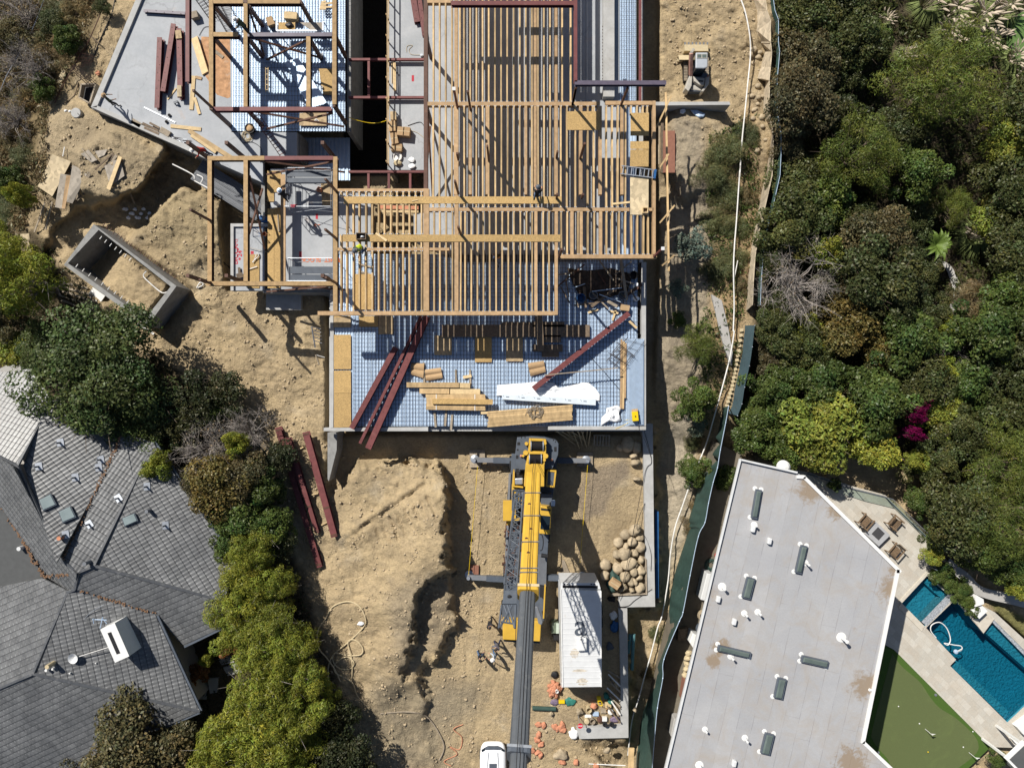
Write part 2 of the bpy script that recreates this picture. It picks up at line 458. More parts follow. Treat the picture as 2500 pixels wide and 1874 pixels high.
def mat_flatroof():
 m,nt,bs=new_mat('cap_sheet_roofing')
 co=nt.nodes.new('ShaderNodeNewGeometry').outputs['Position']
 mp=node(nt,'ShaderNodeMapping')
 mp.inputs['Rotation'].default_value=(0,0,R(13.0))
 nt.links.new(co,mp.inputs[0])
 sep=nt.nodes.new('ShaderNodeSeparateXYZ')
 nt.links.new(mp.outputs[0],sep.inputs[0])
 wob=noise_of(nt,0.7,co,3,0.5)
 uu=math_n(nt,'ADD',math_n(nt,'MULTIPLY',sep.outputs[0],1.02),math_n(nt,'MULTIPLY',wob,0.06))
 fu=math_n(nt,'FRACT',uu)
 roll=math_n(nt,'FLOOR',uu)
 wn=node(nt,'ShaderNodeTexWhiteNoise',noise_dimensions='1D')
 nt.links.new(roll,wn.inputs['W'])
 vv=math_n(nt,'FRACT',math_n(nt,'ADD',math_n(nt,'MULTIPLY',sep.outputs[1],0.13),wn.outputs['Value']))
 big=noise_of(nt,0.28,co,6,0.65,0.4)
 c=mixc(nt,ramp(nt,big,[(0.3,0.0),(0.7,1.0)]),(0.31,0.315,0.335),(0.385,0.385,0.395))
 c=mixc(nt,1.0,c,ramp(nt,noise_of(nt,9,co,5,0.7),[(0.3,0.93),(0.7,1.06)]),'MULTIPLY')
 c=mixc(nt,1.0,c,ramp(nt,wn.outputs['Value'],[(0,0.97),(1,1.03)]),'MULTIPLY')
 brk=ramp(nt,noise_of(nt,0.8,co,3,0.6),[(0.42,0.1),(0.6,1.0)])
 seam=math_n(nt,'MULTIPLY',ramp(nt,fu,[(0.0,1.0),(0.05,0.0)]),brk)
 c=mixc(nt,math_n(nt,'MULTIPLY',seam,0.85),c,(0.17,0.165,0.17))
 end=math_n(nt,'MULTIPLY',ramp(nt,vv,[(0.0,1.0),(0.006,0.0)]),brk)
 c=mixc(nt,math_n(nt,'MULTIPLY',end,0.55),c,(0.18,0.17,0.17))
 d=noise_of(nt,0.55,co,7,0.75,0.8)
 c=mixc(nt,ramp(nt,d,[(0.46,0.0),(0.70,0.65)]),c,(0.33,0.29,0.25))
 dd=noise_of(nt,0.33,co,6,0.7,0.5)
 c=mixc(nt,ramp(nt,dd,[(0.62,0.0),(0.72,0.55)]),c,(0.27,0.205,0.14))
 for c_,x_,y_,r_ in(('p',880,960,1.5),('p',1090,150,1.3),('p',740,1610,1.6),('w',825,270,1.3),('w',960,370,1.0),('x',400,360,.9),('x',357,440,.7),('w',1240,650,.8)):
  vm=node(nt,'ShaderNodeVectorMath',operation='DISTANCE')
  nt.links.new(co,vm.inputs[0])
  vm.inputs[1].default_value=Q(c_,x_,y_,3.0)
  sm_=math_n(nt,'SUBTRACT',math_n(nt,'MULTIPLY',noise_of(nt,2.2,co,6,.7,.6),2.2),math_n(nt,'MULTIPLY',vm.outputs['Value'],1.1/r_))
  c=mixc(nt,ramp(nt,sm_,[(.25,0.0),(.7,.75)]),c,(.23,.16,.09))
 nt.links.new(c,bs.inputs['Base Color'])
 bs.inputs['Roughness'].default_value=0.9
 bump_n(nt,bs,seam,-0.2,0.02)
 return m
MT['flatroof']=mat_flatroof()
def mat_paving():
 m,nt,bs=new_mat('travertine_paving')
 co=nt.nodes.new('ShaderNodeNewGeometry').outputs['Position']
 mp=node(nt,'ShaderNodeMapping')
 mp.inputs['Rotation'].default_value=(0,0,R(45.0))
 nt.links.new(co,mp.inputs[0])
 br=node(nt,'ShaderNodeTexBrick',Scale=1.0,offset=0.37)
 br.inputs['Color1'].default_value=(0.0,0.0,0.0,1)
 br.inputs['Color2'].default_value=(1.0,1.0,1.0,1)
 br.inputs['Mortar'].default_value=(0.45,0.45,0.45,1)
 br.inputs['Mortar Size'].default_value=0.006
 br.inputs['Brick Width'].default_value=0.72
 br.inputs['Row Height'].default_value=0.45
 nt.links.new(mp.outputs[0],br.inputs['Vector'])
 c=mixc(nt,br.outputs['Color'],(0.42,0.40,0.355),(0.53,0.51,0.46))
 a=noise_of(nt,1.4,co,6,0.7,0.4)
 c=mixc(nt,ramp(nt,a,[(0.35,0.0),(0.75,0.65)]),c,(0.44,0.37,0.29))
 c=mixc(nt,1.0,c,ramp(nt,noise_of(nt,11,co,4,0.7),[(0.3,0.9),(0.7,1.06)]),'MULTIPLY')
 c=mixc(nt,br.outputs['Fac'],c,(0.36,0.32,0.27))
 nt.links.new(c,bs.inputs['Base Color'])
 bs.inputs['Roughness'].default_value=0.7
 return m
MT['paving']=mat_paving()
MT['turf']=M('putting_turf',(0.095,0.118,0.045),0.95,var=0.12,scale=30,dirt=(0.11,0.14,0.05),dscale=0.8)
MT['fringe']=M('fringe_turf',(0.055,0.105,0.018),0.95,var=0.25,scale=25,bump=0.3,bscale=60)
MT['pooltile']=M('pool_plaster',(0.045,0.25,0.34),0.6,var=0.12,scale=3)
MT['pooltile2']=M('pool_step_plaster',(0.14,0.36,0.44),0.6,var=0.12,scale=3)
MT['stoneweir']=M('split_stone',(0.30,0.32,0.35),0.6,var=0.5,scale=9,st=(1,1,1))
MT['bigpath']=M('path_concrete',(0.36,0.35,0.335),0.9,var=0.1,scale=2)
def mat_water():
 m=bpy.data.materials.new('pool_water')
 m.use_nodes=True
 nt=m.node_tree
 nt.nodes.remove(nt.nodes['Principled BSDF'])
 tr=nt.nodes.new('ShaderNodeBsdfTransparent')
 tr.inputs[0].default_value=(0.34,0.72,0.80,1)
 gl=node(nt,'ShaderNodeBsdfGlossy',Roughness=0.06)
 fr=node(nt,'ShaderNodeFresnel',IOR=1.33)
 co=nt.nodes.new('ShaderNodeNewGeometry').outputs['Position']
 b=node(nt,'ShaderNodeBump',Strength=0.5,Distance=0.05)
 nt.links.new(noise_of(nt,5,co,4,0.6,0.5),b.inputs['Height'])
 for n in(gl,fr):nt.links.new(b.outputs[0],n.inputs['Normal'])
 mx=nt.nodes.new('ShaderNodeMixShader')
 nt.links.new(fr.outputs[0],mx.inputs[0])
 nt.links.new(tr.outputs[0],mx.inputs[1])
 nt.links.new(gl.outputs[0],mx.inputs[2])
 nt.links.new(mx.outputs[0],nt.nodes['Material Output'].inputs[0])
 return m
def mat_clear():
 m=bpy.data.materials.new('rail_glass')
 m.use_nodes=True
 nt=m.node_tree
 nt.nodes.remove(nt.nodes['Principled BSDF'])
 tr=nt.nodes.new('ShaderNodeBsdfTransparent')
 tr.inputs[0].default_value=(0.80,0.88,0.85,1)
 gl=node(nt,'ShaderNodeBsdfGlossy',Roughness=0.03)
 mx=node(nt,'ShaderNodeMixShader',Fac=0.12)
 nt.links.new(tr.outputs[0],mx.inputs[1])
 nt.links.new(gl.outputs[0],mx.inputs[2])
 nt.links.new(mx.outputs[0],nt.nodes['Material Output'].inputs[0])
 return m
MT['water']=mat_water()
MT['clear']=mat_clear()
def mat_skylight(dark):
 m,nt,bs=new_mat('skylight_dome')
 co=nt.nodes.new('ShaderNodeTexCoord').outputs['Object']
 c=mixc(nt,noise_of(nt,1.5,co,3,0.5),(0.05,0.075,0.07)if dark else(0.16,0.20,0.205),(0.15,0.18,0.17)if dark else(0.30,0.36,0.37))
 nt.links.new(c,bs.inputs['Base Color'])
 bs.inputs['Roughness'].default_value=0.18
 bs.inputs['Specular IOR Level'].default_value=0.6
 return m
MT['dome']=mat_skylight(True)
MT['frost']=mat_skylight(False)
# ---- the ground: one sheet with the cut banks, mounds and pit
def vnoise(x,y,seed=0):
 xi,yi=np.floor(x).astype(np.int64),np.floor(y).astype(np.int64)
 fx,fy=x-xi,y-yi
 def g(ix,iy):
  h=(ix*374761393+iy*668265263+seed*1442695041)&0xFFFFFFFF
  h=((h^(h>>13))*1274126177)&0xFFFFFFFF
  a=((h^(h>>16))&0xFFFF)/65535.0*2*np.pi
  return np.cos(a),np.sin(a)
 sx,sy=fx*fx*fx*(fx*(fx*6-15)+10),fy*fy*fy*(fy*(fy*6-15)+10)
 def d(ix,iy,ox,oy):
  a,b=g(ix,iy)
  return a*ox+b*oy
 n00,n10=d(xi,yi,fx,fy),d(xi+1,yi,fx-1,fy)
 n01,n11=d(xi,yi+1,fx,fy-1),d(xi+1,yi+1,fx-1,fy-1)
 return(n00*(1-sx)+n10*sx)*(1-sy)+(n01*(1-sx)+n11*sx)*sy
def fbm(x,y,octv=5,gain=0.5,seed=0):
 a,s,t=1.0,0.0,0.0
 for k in range(octv):
  s=s+a*vnoise(x*2**k,y*2**k,seed+k)
  t+=a
  a*=gain
 return s/t*1.6
def sdf(U,V,poly):
 p=np.asarray(poly,float)
 d=np.full(U.shape,1e18)
 ins=np.zeros(U.shape,bool)
 for i in range(len(p)):
  a,b=p[i],p[(i+1)%len(p)]
  e=b-a
  L=max(e@e,1e-9)
  t=np.clip(((U-a[0])*e[0]+(V-a[1])*e[1])/L,0,1)
  d=np.minimum(d,(U-a[0]-t*e[0])**2+(V-a[1]-t*e[1])**2)
  c=(a[1]>V)!=(b[1]>V)
  xi=a[0]+(V-a[1])*e[0]/(e[1]if abs(e[1])>1e-9 else 1e-9)
  ins^=c&(U<xi)
 d=np.sqrt(d)
 return np.where(ins,-d,d)
def sstep(a,b,x):
 t=np.clip((x-a)/(b-a),0,1)
 return t*t*(3-2*t)
def axis(lo,hi,step,n):
 core=np.arange(lo,hi+1e-6,step)
 g=step*np.cumsum(1.22**np.arange(1,n))
 return np.concatenate([lo-g[::-1],core,hi+g])
CTRL=[(-300,-200,-6),(0,0,-4.2),(150,0,-2.2),(280,60,-1.2),(60,250,-3.6),(150,200,-2),(0,500,-4),(180,320,-1.2),(150,420,-1.3),(250,380,-0.5),
 (330,330,-0.6),(390,400,-0.7),(100,560,-2.4),(300,500,-1.6),(220,560,-2.2),(430,520,-1.3),(520,520,-1.2),(480,600,-1.4),(380,640,-1.9),
 (500,700,-2.0),(600,700,-2.3),(560,850,-2.1),(700,850,-2.0),(640,900,-2.2),(760,950,-2.4),(480,800,-2.2),(420,850,-2.1),(640,1000,-2.4),
 (700,1100,-2.5),(640,1250,-2.6),(740,1380,-2.5),(800,1230,-2.2),(900,1180,-1.5),(1000,1150,-1.1),(1085,1150,-1.0),(1078,1215,-.3),(1078,1270,.2),(1072,1335,.3),(950,1300,-1.3),
 (1070,1390,.1),(1025,1430,0),(860,1400,-1.9),(995,1500,-.1),(975,1590,-.3),(900,1550,-1.6),(950,1650,-1.0),(820,1560,-2.2),(880,1680,-2.3),(1000,1720,-2.2),(900,1800,-2.6),
 (1030,1800,-2.7),(780,1750,-2.6),(560,1500,-2.8),(540,1750,-2.8),(300,1500,-3),(0,1200,-3.2),(0,1800,-3.2),(300,1100,-3),(60,860,-2.8),(60,680,-3.2),(250,950,-2.8),
 (1300,1300,-2.8),(1400,1600,-2.8),(1300,1850,-2.8),(1650,40,-2.4),(1720,200,-2.4),(1640,300,-2.5),(1650,480,-2.6),(1690,700,-2.4),(1650,850,-2.5),(1640,1010,-3.6),(1640,1110,-5.0),(1690,1110,-4.6),(1640,1250,-5.0),(1640,1400,-5.0),(1540,1600,-5.0),
 (1570,1750,-4.8),(1830,40,-2.2),(1830,300,-2.2),(1810,600,-2.1),(1780,800,-2.2),(1740,950,-2.3),(1700,560,-2.0),(1720,350,-1.5),(1690,320,-1.4),
 (2000,100,-5),(2000,500,-5),(1950,900,-4.2),(2250,100,-5.5),(2300,600,-5.5),(2480,150,-5.4),(2450,1000,-4.6),(2300,1100,-3.6),(2450,1350,-3.0),(2100,1050,-3.2),
 (1700,1300,-4.4),(1850,1600,-3.4),(2300,1600,-3.2),(2800,900,-7),(2800,1900,-4),(1250,2300,-3.2),(300,2300,-3.5),(-300,900,-5),(-300,1800,-4),(1250,-400,-2),(2300,-400,-6)]
PIT=[(806,1052),(1588,1052),(1592,1478),(1525,1482),(1528,1800),(1400,1810),(1500,1900),(1075,1900),(1062,1790),(1052,1700),(1035,1640),(1080,1600),(1120,1530),(1117,1460),(1112,1390),(1098,1306),
 (1109,1248),(1107,1187),(1103,1150),(1075,1128),(1020,1112),(940,1118),(870,1130),(806,1190)]
NOTCH=[X('n',*q)for q in[(1630,350),(1648,480),(1600,700),(1505,860),(1640,900),(1760,760),(1760,540),(1850,400),(1700,395)]]
NOTCH2=[X('n',*q)for q in[(1620,210),(1730,110),(1880,40),(1890,160),(1760,270),(1640,350)]]
TERR=[X('n',*q)for q in[(1620,215),(1735,110),(1890,20),(1960,0),(2010,300),(2010,460),(1860,720),(1700,840),(1620,905),(1500,870),(1600,700),(1648,480),(1630,350)]]
TRK=[([(1690,-40),(1700,60),(1712,110)],30),([(1650,-40),(1668,120),(1655,220)],24),([(1600,30),(1690,70),(1790,20)],28),([(1640,240),(1760,200),(1820,90)],28),([(1180,1130),(1172,1400),(1150,1700),(1130,1880)],34),([(1210,1620),(1150,1760),(1060,1860)],34),([(1420,1150),(1450,1300),(1400,1400)],30),([(770,1440),(860,1330),(1000,1230),(1060,1180)],36),([(690,900),(600,800),(480,760)],30),([(1350,1850),(1420,1830),(1500,1850)],30)]
BLDG=[(460,-260),(590,-260),(1600,-260),(1600,640),(1585,1052),(806,1052),(806,700),(560,700),(545,545),(560,400),(240,262)]
LEDGE=[X('a',*q)for q in[(960,1120),(1140,1170),(1330,1290),(1370,1330),(1340,1420),(1290,1560),(1180,1660),(1000,1700),(700,1580),(640,1300)]]
VIN=[X('e',*q)for q in[(830,560),(1440,1030),(1228,1300),(572,838)]]
VOUT=[X('e',*q)for q in[(790,500),(1640,1080),(1320,1440),(480,860)]]
TRENCH=[(425,335),(402,385),(378,428),(338,466),(270,496),(190,516),(135,560),(105,640),(150,705),(215,640),(240,558),(310,592),(350,545),(395,485),(440,452),(520,472),(600,520),(640,460),(520,398)]
BANK=[X('d',*q)for q in[(960,930),(1110,930),(1270,1120),(1260,1300),(1180,1560),(1000,1600),(930,1400),(900,1000)]]
FOREST=[(1860,-60),(2700,-60),(2700,1500),(2240,1180),(2080,1120),(1900,1080),(1800,1100),(1790,1010),(1830,850),(1870,560),(1895,300)]
POOLPOLY=[X('p',*q)for q in[(1392,20),(1640,210),(1900,500),(1970,380),(2500,870),(2500,980),(2080,1300),(1560,800),(1150,270)]]
def terrain_height(U,Vv):
 num=np.zeros(U.shape)
 den=np.zeros(U.shape)
 for a,b,h in CTRL:
  k=1.0/((U-a)**2+(Vv-b)**2+900.0)**1.6
  num+=k*h
  den+=k
 h=num/den
 x,y=U/34.6,Vv/34.6
 rough=np.ones(U.shape)
 def low(poly,z,fin,fout,wob=0.0):
  nonlocal h
  d=sdf(U,Vv,poly)
  if wob:d=d+wob*(1.2*fbm(x*0.8,y*0.8,5,0.62,33))
  k=1-sstep(-fin,fout,d)
  h=h*(1-k)+z*k
  return d,k
 low(LEDGE,-0.3,6,26,10)
 low(TRENCH,-3.1,3,12,15)
 low(TERR,-1.8,3,9,24)
 for bx,by,sx_,sy_,bh in((1830,285,34,17,.4),(1850,560,26,42,.3),(1760,440,14,10,.4)):
  c0=X('n',bx,by)
  h+=bh*np.exp(-((U-c0[0])/sx_)**2-((Vv-c0[1])/sy_)**2)
 low(BANK,-1.2,10,50,14)
 d,kp=low(PIT,-2.8,2,24,24)
 rough=rough*(1-0.75*kp)
 _,kb=low(BLDG,-3.6,0,14)
 low([(845,-260),(955,-260),(955,420),(845,420)],-8.0,0,3)
 d,kv=low(VOUT,-2.6,2,14)
 rough=rough*(1-0.8*kb)
 dv=sdf(U,Vv,VIN)
 kin=1-sstep(-6,0,dv)
 low(POOLPOLY,-4.8,0,14)
 low([(1800,1110),(1950,1150),(2200,1400),(2110,1810),(2200,2000),(1560,2000),(1690,1500)],-3.3,5,30)
 t=sstep(0.30,0.62,((U-165)*0.80+(Vv-620)*0.60)/230.0)
 h=np.where(dv<6,h*(1-kin)+kin*(-3.0+1.75*t),h)
 g0,g1=np.array(X('q',1050,840)),np.array(X('q',1660,420))
 e=g1-g0
 L=np.hypot(*e)
 s=((U-g0[0])*e[0]+(Vv-g0[1])*e[1])/L
 n=((U-g0[0])*-e[1]+(Vv-g0[1])*e[0])/L
 inr=sstep(-8,6,s)*(1-sstep(L-6,L+8,s))
 h-=inr*(0.2+.12*fbm(x*1.3,y*1.3,2,.5,6))*np.exp(-((n+9*fbm(x*.9,y*.9,4,0.6,5))/4.5)**2)
 h+=inr*0.16*np.exp(-((n+12)/7)**2)
 wb=sstep(10,26,n)*(1-sstep(60,95,n))*sstep(20,50,s)*(1-sstep(L-20,L,s))
 h+=wb*0.10*np.sin((s+0.25*n+6*fbm(x,y,3,0.5,8))/3.4)
 for line,gap in TRK:
  p=np.array([tuple(v)[:2]for v in spline([(a,b,0)for a,b in line],6)])
  dm,sg=np.full(U.shape,1e9),np.zeros(U.shape)
  acc=0.0
  for a,b in zip(p[:-1],p[1:]):
   e=b-a
   L_=np.hypot(*e)
   t=np.clip(((U-a[0])*e[0]+(Vv-a[1])*e[1])/L_**2,0,1)
   dd=np.hypot(U-a[0]-t*e[0],Vv-a[1]-t*e[1])
   sg=np.where(dd<dm,acc+t*L_,sg)
   dm=np.minimum(dm,dd)
   acc+=L_
  in_=np.exp(-((dm-gap/2)/4.5)**2)*(.6+.5*fbm(x*.8,y*.8,3,.5,77))
  h-=in_*(.09+.05*np.sin(sg*2*np.pi/11))
 tp=(U>1160)&(U<1262)&(Vv>1634)&(Vv<1766)&(U>1262-(Vv-1620)*0.9)
 h=np.where(tp,h+0.05*np.sign(np.sin(Vv/9.2*2*np.pi-U*0.03)),h)
 fr=1-sstep(0,30,np.abs(sdf(U,Vv,FOREST)))
 inside=(U>-80)&(U<2580)&(Vv>-80)&(Vv<1960)
 lump=0.34*fbm(x*0.55,y*0.55,5,0.55,1)+0.17*np.abs(fbm(x*1.6,y*1.6,4,0.6,9))+0.10*fbm(x*3.7,y*3.7,3,0.6,21)
 h+=lump*np.where(inside,rough,0.5)
 rd=0.11*fbm(x*0.6+0.3*y,y*2.5-x*1.2,4,0.6,14)
 h+=rd*np.where(inside,rough,0)
 far=np.hypot(U-1250,Vv-937)
 h+=sstep(1800,12000,far)*(6*fbm(x*0.02,y*0.02,3,0.5,40)-3)
 return h
PAD=((-40,2540),(-40,1914))
ux,vy=axis(PAD[0][0],PAD[0][1],4.5,34),axis(PAD[1][0],PAD[1][1],4.5,34)
GU,GV=np.meshgrid(ux,vy)
HGT=terrain_height(GU,GV)
def ground_z(px,py):
 i=int(np.clip(np.searchsorted(ux,px),1,len(ux)-1))
 j=int(np.clip(np.searchsorted(vy,py),1,len(vy)-1))
 a=(px-ux[i-1])/(ux[i]-ux[i-1])
 b=(py-vy[j-1])/(vy[j]-vy[j-1])
 a,b=min(max(a,0),1),min(max(b,0),1)
 return float(HGT[j-1,i-1]*(1-a)*(1-b)+HGT[j-1,i]*a*(1-b)+HGT[j,i-1]*(1-a)*b+HGT[j,i]*a*b)
def G(px,py,dz=0.0):
 return P(px,py,ground_z(px,py)+dz)
def GX(c,zx,zy,dz=0.0):
 return G(*X(c,zx,zy),dz)
def soil():
 U,Vv=GU,GV
 x,y=U/34.6,Vv/34.6
 C=np.empty(U.shape+(3,))
 C[:]=(0.45,0.352,0.218)
 pv=fbm(x*.22,y*.22,5,.55,71)[...,None]
 C*=1+.22*pv
 pp_=sstep(.18,.5,fbm(x*.4+9,y*.4,5,.6,72))[...,None]
 C[:]=C*(1-.6*pp_)+np.array((.50,.42,.30))*.6*pp_
 pd_=sstep(.2,.5,fbm(x*.5,y*.5+5,5,.6,73))[...,None]
 C[:]=C*(1-.5*pd_)+np.array((.29,.235,.165))*.5*pd_
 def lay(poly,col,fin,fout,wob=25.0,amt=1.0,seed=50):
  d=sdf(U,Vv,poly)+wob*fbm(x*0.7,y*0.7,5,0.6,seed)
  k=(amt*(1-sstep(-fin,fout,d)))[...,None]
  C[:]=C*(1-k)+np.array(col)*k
 lay([X('n',*q)for q in[(1250,950),(2150,960),(2180,1150),(1900,1330),(1850,1650),(1400,1650),(1250,1300)]],(0.29,0.245,0.175),30,40,20,0.8)
 lay([X('n',*q)for q in[(1400,250),(1600,90),(1950,40),(1950,400),(1700,700),(1520,880),(1450,500)]],(0.31,0.255,0.18),20,30,16,0.75)
 lay([X('r',*q)for q in[(1150,330),(1480,200),(1500,330),(1380,460),(1300,640),(1130,730),(1070,560)]],(0.27,0.22,0.165),8,12,10,0.85)
 lay([(320,440),(480,470),(560,560),(450,640),(330,560)],(0.36,0.29,0.175),30,40,20,0.7)
 lay([(1640,260),(1710,300),(1740,480),(1720,900),(1650,1100),(1600,900),(1640,500)],(0.37,0.315,0.235),15,20,12,0.9)
 lay([(1610,1060),(1700,1000),(1690,1250),(1600,1500)],(0.44,0.39,0.31),15,20,12,0.8)
 lay([(1750,400),(1840,250),(1850,600),(1800,900),(1740,1050),(1740,700)],(0.38,0.27,0.15),15,20,12,0.8)
 lay([(840,-300),(960,-300),(960,430),(840,430)],(.05,.045,.04),2,4,0)  # court floor coloured near black in place of deep shade
 hill=[(-2000,-2000),(330,-2000),(270,0),(200,150),(140,240),(110,300),(100,470),(20,600),(-2000,700)]
 lay(hill,(0.20,0.155,0.085),30,25,30,0.95)
 lay([(140,250),(300,300),(400,400),(260,470),(90,480),(110,320)],(0.37,0.30,0.20),15,20,15,0.8)
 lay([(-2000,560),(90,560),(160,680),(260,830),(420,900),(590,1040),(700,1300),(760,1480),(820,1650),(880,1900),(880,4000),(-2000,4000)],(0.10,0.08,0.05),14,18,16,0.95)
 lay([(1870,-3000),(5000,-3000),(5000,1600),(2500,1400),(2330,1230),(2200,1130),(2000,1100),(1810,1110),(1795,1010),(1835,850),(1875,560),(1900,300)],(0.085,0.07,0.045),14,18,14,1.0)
 lay([X('s',*q)for q in[(1180,460),(1420,400),(1440,900),(1300,620)]],(0.30,0.22,0.12),10,14,10,0.8)
 lay([X('p',*q)for q in[(1880,220),(2300,420),(2300,760),(2030,420)]],(0.17,0.17,0.06),8,8,4,0.9)
 return np.clip(C,0,1)
def mat_ground():
 m,nt,bs=new_mat('site_soil')
 co=nt.nodes.new('ShaderNodeNewGeometry').outputs['Position']
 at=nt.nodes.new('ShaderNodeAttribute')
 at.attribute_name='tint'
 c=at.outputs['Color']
 a=noise_of(nt,0.5,co,7,0.68,0.5)
 c=mixc(nt,1.0,c,ramp(nt,a,[(0.25,(0.70,0.70,0.73)),(0.75,(1.20,1.19,1.15))]),'MULTIPLY')
 b=noise_of(nt,6.0,co,5,0.72)
 c=mixc(nt,1.0,c,ramp(nt,b,[(0.3,0.80),(0.7,1.16)]),'MULTIPLY')
 vo=node(nt,'ShaderNodeTexVoronoi',Scale=7.0)
 nt.links.new(co,vo.inputs['Vector'])
 st=ramp(nt,vo.outputs['Distance'],[(0.05,1.0),(0.16,0.0)])
 c=mixc(nt,math_n(nt,'MULTIPLY',st,0.25),c,(0.55,0.46,0.33))
 nt.links.new(c,bs.inputs['Base Color'])
 bs.inputs['Roughness'].default_value=0.95
 bs.inputs['Specular IOR Level'].default_value=0.1
 fine=noise_of(nt,15.0,co,5,0.7)
 hb0=math_n(nt,'ADD',math_n(nt,'MULTIPLY',noise_of(nt,3.2,co,8,0.72,0.4),1.0),math_n(nt,'MULTIPLY',st,0.25))
 hb=math_n(nt,'ADD',hb0,math_n(nt,'MULTIPLY',fine,0.35))
 bump_n(nt,bs,hb,1.0,0.2)
 return m
MT['soil']=mat_ground()
_s=(H-HGT)/F
_V=np.stack([(GU-1250)*_s,(937-GV)*_s,HGT],-1).reshape(-1,3)
_nx,_ny=len(ux),len(vy)
_i=np.arange(_nx*_ny).reshape(_ny,_nx)
_Fq=np.stack([_i[:-1,:-1],_i[1:,:-1],_i[1:,1:],_i[:-1,1:]],-1).reshape(-1,4)
POOLHOLE=[X('p',*q)for q in[(1170,20),(2300,20),(2300,1300),(1170,1300)]]
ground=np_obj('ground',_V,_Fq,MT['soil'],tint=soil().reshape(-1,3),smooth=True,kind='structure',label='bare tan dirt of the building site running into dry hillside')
# ---- the house under construction
ZJ,ZT=3.5,6.4
house=thing('house_under_construction','unfinished house of concrete slabs, red steel frame and open timber floor joists','building',P(1200,500,0))
def slab(pts,z,th,name='concrete_slab',mat='slab',**pr):
 return MB().prism([P(x,y,z)for x,y in pts],z-th,z).obj(name,MT[mat],house,**pr)
slab([(426,-200),(224,264),(642,446),(642,384),(725,384),(725,323),(565,323),(565,-200)],0.0,0.35)
slab([(660,412),(812,412),(812,706),(660,706)],0.0,0.3)
slab([X('f',365,760),X('f',640,760),X('f',640,1310),X('f',365,1310)],-0.25,0.5)
slab([(949,-200),(1430,-200),(1430,470),(1430,640),(1120,640),(1010,590),(1010,520),(1040,520),(1040,415),(949,415)],0.0,0.3)
slab([(818,470),(905,470),(905,620),(818,620)],0.0,0.3)
slab([(1430.5,-200),(1512,-200),(1512,640),(1430.5,640)],-0.02,0.3)
slab([X('f',655,1300),X('f',950,1300),X('f',950,1472),X('f',655,1472)],-1.6,0.8,mat='conc')
# walls that carry the slabs down to the cut ground
def wall_run(pts,z0,z1,wd=0.25,mat='concdark',name='foundation_wall'):
 mb=MB()
 for(a,b)in zip(pts[:-1],pts[1:]):
  mb.bar(P(*a,z1).lerp(P(*a,z1),0)-Vector((0,0,(z1-z0)/2)),P(*b,z1)-Vector((0,0,(z1-z0)/2)),wd,z1-z0)
 return mb.obj(name,MT[mat],house)
wall_run([(427,-200),(226,262),(640,443)],-3.6,-0.36)
wall_run([(727,324),(727,384),(642,386)],-3.6,-0.36)
wall_run([(852,-200),(852,322)],-4.2,-0.36,0.3)
wall_run([(951,-200),(951,414)],-4.2,-0.31,0.3)
wall_run([(810,640),(810,1046),(1572,1046),(1572,640)],-3.3,-0.36,0.35,'conc')
wall_run([(1565,-200),(1565,640)],-3.3,-0.36,0.3,'conc')
wall_run([(642,420),(642,710),(812,710)],-3.3,-0.31,0.25)
# raised edge strips of the slabs
for z0,z1,pts in[(-.36,.16,((414,-200),(429,-200),(236,262),(222,262))),(-.36,.16,((223,262),(237,258),(512,377),(508,390))),(-.36,.1,((806,700),(815,700),(815,1043),(806,1043))),(-.36,.1,((1338,1040),(1577,1040),(1577,1049),(1338,1049))),
 (-.36,.1,((790,1044),(1045,1042),(1045,1052),(790,1052))),(-.36,.1,((1566,690),(1577,690),(1577,1039),(1566,1039))),(-.75,-.1,[X('f',*q)for q in[(355,745),(670,745),(670,770),(380,770),(380,1310),(355,1310)]])]:
 MB().prism([P(*q,z1)for q in pts],z0,z1).obj('edge_curb',MT['conc'],house)
MB().prism([P(*q,0.55)for q in((1473,-200),(1500,-200),(1500,236),(1473,236))],0.0,0.55).obj('stem_wall',MT['conc'],house)
mb=MB()
for k in range(17):mb.bar(P(1470,65+k*8,0.3),P(1477,65+k*8,0.3),0.05,0.05)
mb.obj('anchor_stubs',MT['rebar'],house,kind='stuff')
def steel_deck(x0,y0,x1,y1,z,along='y',pitch=0.2,mat='galv',name='steel_deck'):
 a,b=P(x0,y1,z),P(x1,y0,z)
 mb=MB()
 if along=='y':n,L0,L1,w0=int((b.x-a.x)/pitch),a.y,b.y,a.x
 else:n,L0,L1,w0=int((b.y-a.y)/pitch),a.x,b.x,a.y
 pr=[]
 for k in range(n):
  q=w0+k*pitch
  pr+=[(q,0),(q+pitch*0.42,0),(q+pitch*0.52,-0.05),(q+pitch*0.9,-0.05)]
 for(u,hz),(v,hz2)in zip(pr[:-1],pr[1:]):
  if along=='y':vs=[(u,L0,z+hz),(v,L0,z+hz2),(v,L1,z+hz2),(u,L1,z+hz)]
  else:vs=[(L0,u,z+hz),(L1,u,z+hz),(L1,v,z+hz2),(L0,v,z+hz2)]
  mb.add(vs,[(0,1,2,3)])
 return mb.obj(name,MT[mat],house)
def rebar_mat(x0,y0,x1,y1,z,sx,sy,r=0.011,jit=0.012,skip=None):
 a,b=P(x0,y1,z),P(x1,y0,z)
 rn=random.Random(int(x0+y0))
 mb=MB()
 x=a.x+0.1
 while x<b.x:
  j=rn.uniform(-jit,jit)
  mb.tube([(x+j,a.y,z),(x-j,b.y,z)],r,4)
  x+=sx
 y=a.y+0.1
 while y<b.y:
  j=rn.uniform(-jit,jit)
  mb.tube([(a.x,y+j,z+0.022),(b.x,y-j,z+0.022)],r,4)
  y+=sy
 return mb.obj('rebar_mesh',MT['rebar'],house)
